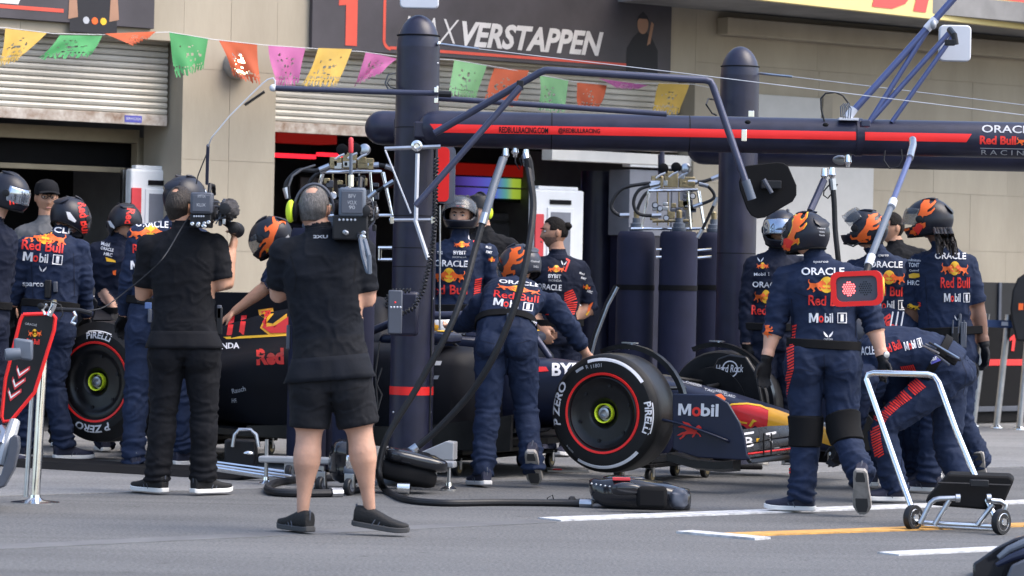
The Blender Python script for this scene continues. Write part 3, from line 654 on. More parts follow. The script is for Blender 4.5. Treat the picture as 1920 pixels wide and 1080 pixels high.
# first pillar
c = W(777, 460, 300); base = Vector((c.x, c.y, 0)); Htop = W(785, 28, 300).z
gl = thing('gantry_pillar', 'tall dark navy round pillar with red band and silver levers left of centre', 'pillar', base, group='pit gantry pillars')
b = MB(); b.lathe(base + UPZ * .16, (0, 0, 1), pillar_prof(.136, Htop - .16), 40); obj('column', b, 'navy_paint', gl)
for z in (W(785, 67, 300).z, W(780, 240, 300).z, W(777, 405, 300).z, W(776, 465, 300).z, W(775, 500, 300).z):
    b = MB(); b.lathe(base + UPZ * z, (0, 0, 1), [(-.003, .1365), (0, .1372), (.003, .1365)], 40); obj('joint_ring', b, 'dark_lettering', gl)
zr = W(772, 732, 300).z; b = MB(); b.lathe(base + UPZ * zr, (0, 0, 1), [(-.026, .1365), (-.026, .138), (.026, .138), (.026, .1365)], 40); obj('red_band', b, 'red_tape', gl)
for px, py in ((806, 772), (806, 734), (812, 560), (818, 330), (822, 120), (748, 772)):
    h_ = W(px, py, 300); b = MB(); q = Vector((h_.x, h_.y - .02, h_.z)); q = Vector((base.x, base.y, q.z)) + (Vector((q.x - base.x, -.06, 0)).normalized() * .136); b.ell(q, (.008, .008, .008), None, 10, 6); obj('bolt', b, 'steel', gl)
for z in (.62, 1.0, 1.46, 1.9):
    b = MB(); q = base + Vector((.118, -.066, z)); b.box(q, (.010, .010, .014)); obj('cable_clip', b, 'black_plastic', gl, bevel=.002, smooth=False)
b = MB(); b.tube([base + Vector((.120, -.072, z + .0)) for z in (.3, .62, 1.0, 1.46, 1.9, 2.1)], .006, 8); obj('cable', b, 'rubber_hose', gl)
# base frame on castors and screw feet
zp = .16
b = MB(); 
pa, pb = W(505, 0, 305), W(872, 0, 308)
for q in (pa, pb): q.z = zp
dr = (pb - pa).normalized(); dn = Vector((-dr.y, dr.x, 0))
b.box((pa + pb) / 2, ((pb - pa).length / 2, .055, .02), (dr, dn, UPZ)); obj('base_beam', b, 'silver_paint', gl, bevel=.01, smooth=False)
b = MB(); b.box(base + UPZ * .12 + dn * .1, (.2, .35, .03), (dr, dn, UPZ)); obj('base_plate', b, 'navy_paint', gl, bevel=.01, smooth=False)
b = MB(); wd0 = W(870, 0, 306); wd0.z = zp + .02; b.prism([(0, 0), (0, .11), (-.05, .115), (-.26, .02), (-.26, 0)], wd0 - dn * .05, dr, UPZ, -.14); obj('wedge', b, 'silver_paint', gl, smooth=False, bevel=.006)
for q in (pa + dr * .04, pb - dr * .04):
    b = MB(); b.cyl((q.x, q.y, .015), (q.x, q.y, zp + (.12 if q.x < base.x else .0)), .012, 12); obj('screw', b, 'steel', gl)
    b = MB(); b.lathe((q.x, q.y, 0), UPZ, [(0, .05), (.012, .05), (.03, .02), (.05, .018)], 20); obj('screw_foot', b, 'chrome', gl)
def castor(parent, p, r, ax, m='grey_plastic'):
    b = MB(); b.lathe(p - ax * .018, ax, [(0, r * .5), (0, r * .9), (.006, r), (.03, r), (.036, r * .9), (.036, r * .5)], 20); w = obj('castor', b, 'rubber_hose', parent)
    b = MB(); b.lathe(p - ax * .02, ax, [(0, r * .1), (0, r * .55), (.04, r * .55), (.04, r * .1)], 16); obj('hub', b, m, w)
    b = MB(); b.box(p + UPZ * r * .7, (.012, .03, r * .8), (Vector((-ax.y, ax.x, 0)), ax, UPZ)); obj('bracket', b, 'steel', w, bevel=.003, smooth=False)
castor(gl, Vector((W(828, 0, 303).x, W(828, 0, 303).y, .055)), .055, dr)
castor(gl, Vector((W(560, 0, 300).x, W(560, 0, 300).y, .055)), .055, dr)
# bracket, lever and thin stay
S1 = 311
b = MB(); px_tube(b, [(721, 279), (826, 275)], .013, S1, 10); obj('cross_bar', b, 'steel', gl)
b = MB(); b.lathe(W(782, 274, S1) + Vector((0, .03, 0)), (0, -1, 0), [(0, .01), (0, .03), (.08, .034), (.085, .02), (.07, .012)], 24); obj('pivot', b, 'chrome', gl)
b = MB(); px_tube(b, [(783, 288), (780, 408), (779, 414), (803, 486)], .0125, S1 + 2, 4); obj('lever', b, 'antenna_white', gl, smooth=False)
b = MB(); px_tube(b, [(722, 281), (770, 400)], .0055, S1 + 2, 8); obj('stay_rod', b, 'antenna_white', gl)
b = MB(); px_tube(b, [(730, 413), (818, 412)], .012, 309, 8); obj('cross_bar', b, 'steel', gl)
for x in (735, 812):
    b = MB(); b.box(W(x, 413, 309), (.012, .03, .022)); obj('clamp', b, 'chrome', gl, bevel=.003, smooth=False)
# cable loops, clamps, control box with coiled lead
b = MB(); px_tube(b, [(742, 137, 296), (728, 140, 298), (722, 156, 300), (728, 168, 302), (742, 168, 303)], .005, 300, 8); obj('cable', b, 'rubber_hose', gl)
b = MB(); px_tube(b, [(742, 150, 296), (732, 147, 298), (726, 156, 300), (733, 164, 302), (742, 166, 303)], .004, 300, 8); obj('cable', b, 'rubber_hose', gl)
def rbox(mb, c, h, ax=None): return mb.box(c, h, ax)
b = MB(); rbox(b, W(758, 588, 309), (.088, .06, .135)); cb = obj('control_box', b, 'navy_paint', gl, bevel=.02)
b = MB(); rbox(b, W(741, 585, 316), (.042, .012, .13)); obj('switch_panel', b, 'grey_plastic', cb, bevel=.008)
for k in range(4):
    b = MB(); b.ell(W(733 + k * 6, 576, 317.5), (.006, .006, .006)); obj('button', b, 'antenna_white', cb)
b = MB(); b.ell(W(741, 567, 317.5), (.006, .006, .006)); obj('button', b, 'red_tape', cb)
def coil(mb, ctl, rad, turns, s, r=.0045):
    P = [W(*p) if len(p) == 3 else W(p[0], p[1], s) for p in ctl]; L = [0]
    for i in range(1, len(P)): L.append(L[-1] + (P[i] - P[i - 1]).length)
    pts = []; n = turns * 8
    for k in range(n + 1):
        d = L[-1] * k / n; i = 0
        while i < len(P) - 2 and L[i + 1] < d: i += 1
        p = P[i].lerp(P[i + 1], (d - L[i]) / max(1e-6, L[i + 1] - L[i])); tn = (P[i + 1] - P[i]).normalized(); x = tn.cross(Vector((0, 1, 0))).normalized()
        a = 2 * math.pi * k / 8; pts.append(p + x * math.cos(a) * rad + Vector((0, 1, 0)) * math.sin(a) * rad)
    return mb.tube(pts, r, 5)
b = MB(); coil(b, [(818, 296), (816, 420), (806, 490), (793, 545), (775, 578), (750, 590), (732, 582), (724, 562), (735, 546), (770, 545)], .013, 62, 314); obj('coiled_lead', b, 'rubber_hose', gl)
# red signal lamp on the far side of the pillar
sb = thing('signal_lamp', 'tall rounded red signal lamp in a grey frame right of the first pillar', 'signal lamp', W(838, 330, 285))
def rrect(w, h, r, n=5):
    pts = []
    for cx, cy, a0 in ((w - r, h - r, 0), (-w + r, h - r, 90), (-w + r, -h + r, 180), (w - r, -h + r, 270)):
        for k in range(n + 1): a = R(a0 + 90 * k / n); pts.append((cx + r * math.cos(a), cy + r * math.sin(a)))
    return pts
X1 = Vector((1, 0, 0))
b = MB(); b.prism(rrect(.062, .19, .04), W(836, 328, 285), X1, UPZ, .1); obj('frame', b, 'slate_plastic', sb)
b = MB(); b.prism(rrect(.050, .178, .032), W(832, 328, 285) + Vector((-.012, -.092, 0)), X1, UPZ, .02); obj('lamp_panel', b, 'red_tape', sb)
b = MB(); px_tube(b, [(825, 385), (824, 800)], .006, 286, 8); obj('pole', b, 'steel', sb)

# second pillar
c = W(1381, 460, 267); base2 = Vector((c.x, c.y, 0)); H2 = W(1387, 87, 267).z
gr = thing('gantry_pillar', 'dark navy round pillar standing beyond the red striped boom right of centre', 'pillar', base2, group='pit gantry pillars')
b = MB(); b.lathe(base2 + UPZ * .02, (0, 0, 1), pillar_prof(.137, H2 - .02), 40); obj('column', b, 'navy_paint', gr)
for z in (W(1385, 125, 267).z, W(1375, 475, 267).z):
    b = MB(); b.lathe(base2 + UPZ * z, (0, 0, 1), [(-.003, .1375), (0, .1382), (.003, .1375)], 40); obj('joint_ring', b, 'dark_lettering', gr)
b = MB(); b.box(base2 + UPZ * .02, (.2, .2, .015)); obj('base_plate', b, 'black_matte', gr, bevel=.01, smooth=False)  # plate coloured black to stand in for the shadow under the car
b = MB(); b.box(W(1408, 214, 272), (.02, .03, .022)); obj('clamp', b, 'chrome', gr, bevel=.003, smooth=False)
b = MB(); px_tube(b, [(1345, 188, 268), (1328, 185, 272), (1324, 196, 274), (1335, 212, 274), (1343, 216, 270)], .006, 270, 8); obj('cable', b, 'rubber_hose', gr)

# booms
def boom(mb, x0, y0, x1, y1, s, r):
    p, q = W(x0, y0, s), W(x1, y1, s); d = (q - p).normalized(); L = (q - p).length
    prof = [(r * (1 - math.cos(R(a))), r * math.sin(R(a))) for a in (4, 15, 28, 42, 58, 74)] + [(r, r), (L, r)]
    mb.lathe(p, d, prof, 40); return p, d
bm1 = thing('rear_boom', 'short dark navy boom with rounded end passing behind the first pillar', 'boom', W(690, 240, 284))
b = MB(); boom(b, 684, 239, 1180, 252, 284, .114); obj('tube', b, 'navy_paint', bm1)
b = MB(); b.box(W(775, 242, 291), (.12, .17, .06)); obj('saddle', b, 'navy_paint', bm1, bevel=.01, smooth=False)
bm2 = thing('rear_boom', 'dark navy boom with rounded end running rightwards behind the second pillar', 'boom', W(1290, 280, 257))
b = MB(); boom(b, 1288, 277, 2300, 300, 257, .120); obj('tube', b, 'navy_paint', bm2)
b = MB(); b.box(W(1381, 280, 262), (.12, .17, .06)); obj('saddle', b, 'navy_paint', bm2, bevel=.01, smooth=False)
SB = 305.0
bm = thing('striped_boom', 'long dark navy overhead boom with red stripe and web address lettering', 'boom', W(800, 240, SB))
b = MB(); bp, bd = boom(b, 784, 240.5, 2250, 270, SB, .111); tb = obj('tube', b, 'navy_paint', bm)
b = MB(); b.box(W(802, 246, 303), (.08, .2, .05)); obj('saddle', b, 'navy_paint', bm, bevel=.01, smooth=False)
bv = bvh_of(tb)
def bquad(pts): return ([(x, y) for x, y in pts], [tuple(range(len(pts)))])
def ysl(x, y): return y + (x - 840) * .0185
def stripe_q(x0, x1, l0=0, l1=0): return bquad([(x0, ysl(x0, 233)), (x1, ysl(x1, 233)), (x1 + l1, ysl(x1, 248.5)), (x0 + l0, ysl(x0, 248.5))])
for x0, x1, l0, l1 in ((806, 829, 11, -10), (832, 912, -9, -10), (914, 1033, -10, 0), (1044, 1605, 0, 0), (1622, 1822, 0, -10)):
    decal_px('red_stripe', stripe_q(x0, x1, l0, l1), bv, 'red_tape', bm, off=.003)
decal_px('red_stripe', bquad([(1031, 236.5), (1045, 236.5), (1045, 252), (1031, 252)]), bv, 'red_tape', bm, off=.0045)
write_px('REDBULLRACING.COM', bv, 'dark_lettering', bm, 982, 244, 92, 11, 1.1, bold=.02, off=.006)
write_px('@REDBULLRACING', bv, 'dark_lettering', bm, 1086, 246, 78, 11, 1.1, bold=.02, off=.006)
write_px('ORACLE', bv, 'grey_print', bm, 1892, 242.5, 102, 14, 1.1, bold=.012, off=.004)
write_px('Red Bull', bv, 'red_print', bm, 1871, 263, 68, 16, 1.1, bold=.04, off=.004)
decal_px('logo', place2d(poly2d(BULL), 1922, 265, 28, 15), bv, 'orange_print', bm, off=.004)
write_px('R A C I N G', bv, 'grey_print', bm, 1890, 286, 100, 9, 1.1, off=.004)
decal_px('print', bquad([(1838, 277), (1935, 279), (1935, 280.2), (1838, 278.2)]), bv, 'grey_print', bm, off=.004)
def band_at(x, wpx, m, name, dr_=.003):
    p = W(x, 0, SB); tt_ = (p.x - bp.x) / bd.x; q = bp + bd * tt_; b = MB(); b.lathe(q, bd, [(0, .1115), (0, .111 + dr_), (wpx / SB, .111 + dr_), (wpx / SB, .1115)], 40); return obj(name, b, m, bm)
band_at(1038, 2, 'dark_lettering', 'joint_ring', .0015); band_at(1296, 2, 'dark_lettering', 'joint_ring', .0015); band_at(1609, 12, 'navy_paint', 'collar', .006)
b = MB(); b.box(W(1395, 254, 320), (.016, .01, .035)); obj('clamp', b, 'chrome', bm, bevel=.004, smooth=False)
for (x, y) in ((1402, 229), (1548, 234)):
    b = MB(); b.ell(W(x, y, 318), (.018, .01, .012)); obj('grommet', b, 'black_matte', bm)
# fittings under the boom
def fitting(x, y, parent, s=SB):
    b = MB(); b.lathe(W(x, y - 16, s), (0, 0, -1), [(0, .018), (.03, .02), (.045, .024), (.06, .014), (.075, .012)], 14); obj('hose_fitting', b, 'chrome', parent)
for x, y in ((948, 294), (966, 288), (986, 296), (1546, 332), (1560, 330), (1590, 306)): fitting(x, y, bm)
b = MB(); b.ell(W(1576, 300, 303), (.05, .04, .03)); obj('fitting_body', b, 'silver_paint', bm)
b = MB(); px_tube(b, [(1546, 228), (1540, 205), (1539, 185), (1548, 175), (1566, 173), (1580, 179), (1592, 195), (1594, 212)], .0055, 306, 8); obj('cable', b, 'rubber_hose', bm)
for dx in (0, 4, 8):
    b = MB(); px_tube(b, [(1577 + dx, 222), (1576 + dx, 200), (1582 + dx, 194), (1588 + dx, 204), (1586 + dx, 222)], .004, 304 + dx, 6); obj('cable', b, 'slate_plastic', bm)
b = MB(); px_tube(b, [(1660, 282), (1657, 300), (1668, 316), (1686, 312), (1692, 298), (1690, 280)], .004, 325, 6); obj('cable', b, 'rubber_hose', bm)
# struts rising out of the frame
for pts, r, ends in (([(1593, 216), (1752, 38), (1830, -50)], .022, True), ([(1632, 226), (1746, 45)], .017, False), ([(1630, 229), (1783, 58)], .017, False), ([(1672, 229), (1788, 66)], .015, False)):
    b = MB(); px_tube(b, pts, r, 306, 14); st = obj('strut', b, 'blue_tube', bm)
    if ends:
        for q in ([(1589, 221), (1602, 203)], [(1737, 55), (1754, 36)]):
            b = MB(); px_tube(b, q, r * 1.25, 306, 14); obj('sleeve', b, 'antenna_white', st)
b = MB(); b.box(W(1590, 224, 306), (.06, .05, .008)); obj('strut_foot', b, 'antenna_white', bm, bevel=.003, smooth=False)
b = MB(); b.ell(W(1750, 46, 307), (.02, .03, .03)); obj('strut_joint', b, 'silver_paint', bm)
b = MB(); b.box(W(1622, 232, 309), (.028, .05, .02)); obj('strut_foot', b, 'tube_navy', bm, bevel=.006, smooth=False)
# slim rail clamped to the first pillar
t = thing('overhead_rail', 'slim navy rail clamped to the first pillar above the striped boom', 'rail', W(815, 180, 312))
b = MB(); px_tube(b, [(513, 165), (700, 172), (822, 175)], .0165, 316, 12); obj('tube', b, 'tube_navy', t)
b = MB(); px_tube(b, [(822, 184), (1250, 214)], .0165, 312, 12); obj('tube', b, 'tube_navy', t)
b = MB(); b.ell(W(512, 165, 316), (.022, .022, .022)); obj('end_ball', b, 'antenna_white', t)
for dy in (-10, 10):
    b = MB(); b.box(W(818, 179 + dy, 316), (.012, .03, .016)); obj('clamp', b, 'chrome', t, bevel=.003, smooth=False)
b = MB(); b.box(W(820, 177, 314), (.006, .03, .05)); obj('clamp', b, 'chrome', t, bevel=.003, smooth=False)
b = MB(); px_tube(b, [(822, 176), (846, 177)], .02, 314, 10); obj('end_cap', b, 'black_plastic', t)
# bent black tube arm that holds the dark paddle
t = thing('tube_arm', 'bent black tube arm over the striped boom carrying a dark paddle mirror', 'tube arm', W(1020, 135, 318))
b = MB(); px_tube(b, [(815, 250, 320), (1012, 136, 322), (1022, 132, 322), (1034, 132, 322), (1322, 150, 320), (1332, 153, 320), (1337, 162, 320), (1396, 334, 321), (1410, 372, 322)], .0215, 322, 12); obj('tube', b, 'tube_navy', t)
b = MB(); px_tube(b, [(976, 163, 324), (779, 386, 326)], .019, 322, 12); obj('brace', b, 'tube_navy', t)
b = MB(); b.box(W(975, 160, 323), (.02, .02, .028)); obj('joint', b, 'black_plastic', t, bevel=.004, smooth=False)
b = MB(); px_tube(b, [(1398, 338), (1410, 374)], .026, 323, 12); obj('sleeve', b, 'slate_plastic', t)
pp = [(1393, 318), (1398, 311), (1455, 304), (1470, 306), (1478, 313), (1493, 348), (1493, 366), (1486, 378), (1434, 408), (1420, 410), (1408, 404), (1400, 392), (1387, 356), (1385, 342)]
c0 = W(1438, 356, 318); b = MB(); b.prism([(W(x, y, 318) - c0).xz[:] for x, y in pp], c0, X1, UPZ, .022); pd = obj('paddle', b, 'black_matte', t, bevel=.006)
b = MB(); b.box(c0 + Vector((.02, -.05, .03)), (.06, .02, .025)); obj('mount', b, 'black_plastic', pd, bevel=.006, smooth=False)
b = MB(); px_tube(b, [(1432, 336), (1447, 362)], .012, 322, 8); obj('knob', b, 'grey_plastic', pd)
# tension wires
def wire(pts, turn, label):
    t = thing('tension_wire', label, 'wire', W(*pts[0])); b = MB(); b.tube([W(*p) for p in pts], .0028, 6); obj('wire', b, 'cable_white', t)
    b = MB(); b.tube([W(*p) for p in turn], .008, 8); obj('turnbuckle', b, 'steel', t); b = MB(); b.ell(W(*turn[0]), (.016, .016, .016)); obj('eye_bolt', b, 'chrome', t)
wire([(822, 82, 301), (900, 92, 302), (1262, 135, 312), (1930, 217, 330)], [(822, 82, 301), (898, 92, 302)], 'thin wire with turnbuckle from the top of the left pillar')
wire([(1418, 137, 267), (1488, 144, 269), (1930, 198, 285)], [(1418, 137, 267), (1486, 144, 269)], 'thin wire with turnbuckle from the top of the right pillar')
# white antenna panels
def panel(x, y, w, h, s, label, arm):
    t = thing('antenna_panel', label, 'antenna', W(x, y, s)); b = MB(); b.prism(rrect(w / 2 / s, h / 2 / s, .03), W(x, y, s), X1, UPZ, .05); obj('plate', b, 'antenna_white', t, bevel=.008)
    b = MB(); b.tube([W(*p) for p in arm], .02, 10); obj('arm', b, 'black_plastic', t)
    b = MB(); b.prism(frame2d(.1)[0][:4], W(x + w * .25, y + h * .36, s + 1) - Vector((0, .01, 0)), X1, UPZ, .002); b.v = [q for q in b.v]
    return t
panel(787, -18, 73, 70, 300, 'white square antenna panel above the first pillar', [(787, -20, 298), (787, -120, 298)])
ap = panel(1789, 82, 60, 68, 303, 'white rectangular antenna panel behind the struts under the yellow sign', [(1781, 56, 307), (1789, 66, 309), (1792, 84, 309)])
b = MB(); b.box(W(1781, 80, 309), (.03, .02, .018)); obj('bracket', b, 'black_plastic', ap, bevel=.004, smooth=False)
# ================================================================ PEOPLE
def smooth_noise(p, sc): return noise.noise(p * sc)
class Body:
    """joints in photo pixels (+ metres behind the figure's own plane) -> one continuous body mesh"""
    def __init__(s, J, sc):
        s.sc = sc; s.D = F / sc; s.P = {}
        for k, q in J.items():
            s.P[k] = W(q[0], q[1], F / (s.D + (q[2] if len(q) > 2 else 0.0)))
def ellring(c, X, Y, a, b, n=22, e=2.3):
    out = []
    for k in range(n):
        t = 2 * math.pi * k / n; ct, st = math.cos(t), math.sin(t)
        out.append(c + X * (a * math.copysign(abs(ct) ** (2 / e), ct)) + Y * (b * math.copysign(abs(st) ** (2 / e), st)))
    return out
def seg_frames(p, q): return (q - p).normalized()

def hand_mb(mb, wr, d, pn, side, curl=25, sc=1.0, thumb=True):
    """wr wrist, d finger direction, pn palm normal, side +-1 for the thumb side"""
    d = d.normalized(); pn = (pn - d * pn.dot(d)).normalized(); x = d.cross(pn) * side
    L = .088 * sc
    rs = []
    for t, w, h in ((-.02, .024, .020), (.01, .030, .020), (.04, .039, .019), (.07, .041, .017), (.088, .039, .014)):
        rs.append(ellring(wr + d * (t * sc), x, pn, w * sc, h * sc, 14, 2.6))
    mb.rings(rs)
    ln = (.066, .078, .074, .058); off = (.031, .0105, -.0105, -.030)
    for k in range(4):
        p = wr + d * (L * (1.0 - .04 * abs(k - 1.4))) + x * (off[k] * sc); dd = (d + x * (off[k] * 2.2)).normalized(); pts = [p - dd * .02, p]; a = curl * .7 + k * 4
        for f in (.45, .32, .23):
            ax = dd.cross(pn).normalized(); dd = (Matrix.Rotation(R(-a) , 3, ax) @ dd) if False else (dd * math.cos(R(a)) + pn * math.sin(R(a))).normalized()
            pn2 = pn; p = p + dd * (ln[k] * f * sc); pts.append(p); a = curl
            pn = (pn - dd * pn.dot(dd)).normalized()
        pn = (pn2 - d * pn2.dot(d)).normalized()
        mb.tube(pts, [.0105 * sc, .0102 * sc, .0098 * sc, .0090 * sc, .0080 * sc], 9, True)
    if thumb:
        p = wr + d * (.018 * sc) + x * (.024 * sc); q = p + (d * .7 + x * .75 + pn * .25).normalized() * (.042 * sc); r_ = q + (d * .95 + x * .2 + pn * .35).normalized() * (.032 * sc); u = r_ + (d + pn * .45).normalized() * (.024 * sc)
        mb.tube([p, q, r_, u], [.0155 * sc, .0125 * sc, .0108 * sc, .0090 * sc], 9, True)

def head_mb(c, f, up, sc=1.0, ears=True):
    """a head with a face, looking along f"""
    f = f.normalized(); up = (up - f * up.dot(f)).normalized(); x = f.cross(up)
    mb = MB(); nu, nv = 48, 36; rs = []
    for i in range(nv + 1):
        th = math.pi * (i + (0.25 if i == 0 else -0.25 if i == nv else 0)) / nv; r_ = []
        for k in range(nu):
            ph = 2 * math.pi * k / nu
            dx, dy, dz = math.sin(th) * math.sin(ph), math.sin(th) * math.cos(ph), math.cos(th)
            X_, Y_, Z_ = dx * .077, dy * .098, dz * .118
            zz = Z_ / .118
            if zz < 0:
                X_ *= 1 - .30 * (-zz) ** 1.4
                if dy < 0: Y_ *= 1 - .42 * (-zz) ** 1.2
                else: Y_ *= 1 - .06 * (-zz)
            if dy < 0: Y_ *= 1.05 if zz > -.2 else 1
            if dy > .2:
                w = (dy - .2) / .8
                Y_ -= .008 * w
                g = lambda x0, z0, sx, sz: math.exp(-((abs(X_) - x0) / sx) ** 2 - ((Z_ - z0) / sz) ** 2)
                Y_ += w * (-.013 * g(.032, .012, .016, .013) + .006 * g(.03, .036, .03, .009) + .008 * g(.042, -.018, .02, .018))
                t = (.022 - Z_) / .062
                if 0 < t < 1.15:
                    hgt = .030 * (t ** 1.3 if t < .85 else max(0, 1.15 - t) / .3 * .81); wid = .009 + .009 * max(0, min(1, t))
                    Y_ += w * hgt * math.exp(-(X_ / wid) ** 2)
                Y_ += w * (.007 * g(0, -.060, .022, .007) + .005 * g(0, -.073, .018, .007) - .004 * g(0, -.0665, .022, .003) + .010 * g(0, -.098, .024, .016))
            r_.append(c + (x * X_ + f * Y_ + up * Z_) * sc)
        rs.append(r_)
    mb.rings(rs)
    if ears:
        for q in (-1, 1):
            mb.ell(c + (x * (q * .079) + f * (-.008) + up * .0) * sc, (.008 * sc, .016 * sc, .028 * sc), (x + f * (-.35 * q), f, up), 12, 8)
    return mb, x

def remesh(mb, vox):
    me = bpy.data.meshes.new('body'); me.from_pydata([tuple(q) for q in mb.v], [], mb.f); me.update()
    bm = bmesh.new(); bm.from_mesh(me); bmesh.ops.recalc_face_normals(bm, faces=bm.faces); bm.to_mesh(me); bm.free()
    o = bpy.data.objects.new('body', me); COL.objects.link(o)
    m = o.modifiers.new('r', 'REMESH'); m.mode = 'VOXEL'; m.voxel_size = vox; m.adaptivity = 0
    m2 = o.modifiers.new('s', 'SMOOTH'); m2.factor = .5; m2.iterations = 5
    dg = bpy.context.evaluated_depsgraph_get(); dg.update()
    r_ = bpy.data.meshes.new_from_object(o.evaluated_get(dg))
    bpy.data.objects.remove(o); bpy.data.meshes.remove(me)
    return r_

def helmet(parent, c, f, up, shell='helmet_shell', visor='visor_clear', open_=0.0, sc=1.0, sides=('helmet_slate',), bull=True):
    f = f.normalized(); up = (up - f * up.dot(f)).normalized(); x = f.cross(up).normalized()
    sc *= .955; mb = MB(); nu, nv = 48, 30; A, B_, C = .130 * sc, .160 * sc, .146 * sc
    def pt(th, ph, k=1.0):
        dx, dy, dz = math.sin(th) * math.sin(ph), math.sin(th) * math.cos(ph), math.cos(th)
        X_, Y_, Z_ = dx * A, dy * B_, dz * C
        if dz < 0:
            if dy > 0: Y_ += .022 * sc * (-dz) * dy; X_ *= 1 - .06 * dz * dy
            else: Y_ *= 1 + .10 * dz
        Y_ += .008 * sc if dy > 0 and dz < -.2 else 0
        return c + (x * X_ + f * Y_ + up * Z_) * k
    lim = R(128); grid = [[pt(lim * (i + .05) / nv, 2 * math.pi * k / nu) for k in range(nu)] for i in range(nv + 1)]
    vs = [q for r_ in grid for q in r_]; fs = []
    for i in range(nv):
        for k in range(nu):
            th = math.degrees(lim * (i + .55) / nv); ph = (360 * (k + .5) / nu + 180) % 360 - 180
            if 66 < th < 101 and abs(ph) < 64 - max(0, th - 92) * 1.5: continue
            fs.append((i * nu + k, i * nu + (k + 1) % nu, (i + 1) * nu + (k + 1) % nu, (i + 1) * nu + k))
    mb.add(vs + [pt(R(.5), 0)], fs)
    h = obj('helmet', mb, shell, parent, ang=50, solid=.012)
    mb = MB(); mb.tube(grid[-1] + [grid[-1][0]], .007 * sc, 8); obj('rim_trim', mb, 'black_matte', h)
    def vis(u, v):
        ph = R(-70 + 140 * u); th = R(63 + 41 * v); p = pt(th, ph, 1.0) ; p = c + (p - c) * 1.035
        if open_:
            pv = c + up * (.012 * sc); p = pv + Matrix.Rotation(R(open_), 3, x) @ (p - pv); p = c + (p - c) * 1.03
        return p
    mb = MB(); mb.quadgrid(vis, 20, 8); obj('visor', mb, visor, h, solid=.003)
    for q in (-1, 1):
        mb = MB(); mb.lathe(c + x * (q * A * .93) + f * .045 * sc + up * .012 * sc, x * q, [(0, .026 * sc), (.012 * sc, .024 * sc), (.015 * sc, .012 * sc)], 16); obj('visor_pivot', mb, 'black_plastic', h)
    # crown vents and rear spoiler
    for q in (-1, 1):
        mb = MB(); mb.ell(c + up * C * .93 + x * q * .045 * sc - f * .02, (.013 * sc, .05 * sc, .011 * sc), (x, f, up), 12, 8); obj('vent', mb, shell, h)
    mb = MB(); mb.rings([ellring(c - f * (B_ * yy) + up * (C * zz), x, up, ww * sc, .008 * sc, 14) for yy, zz, ww in ((.60, .70, .03), (.80, .545, .055), (.94, .36, .06), (1.0, .24, .04))]); obj('spoiler', mb, shell, h)
    return h

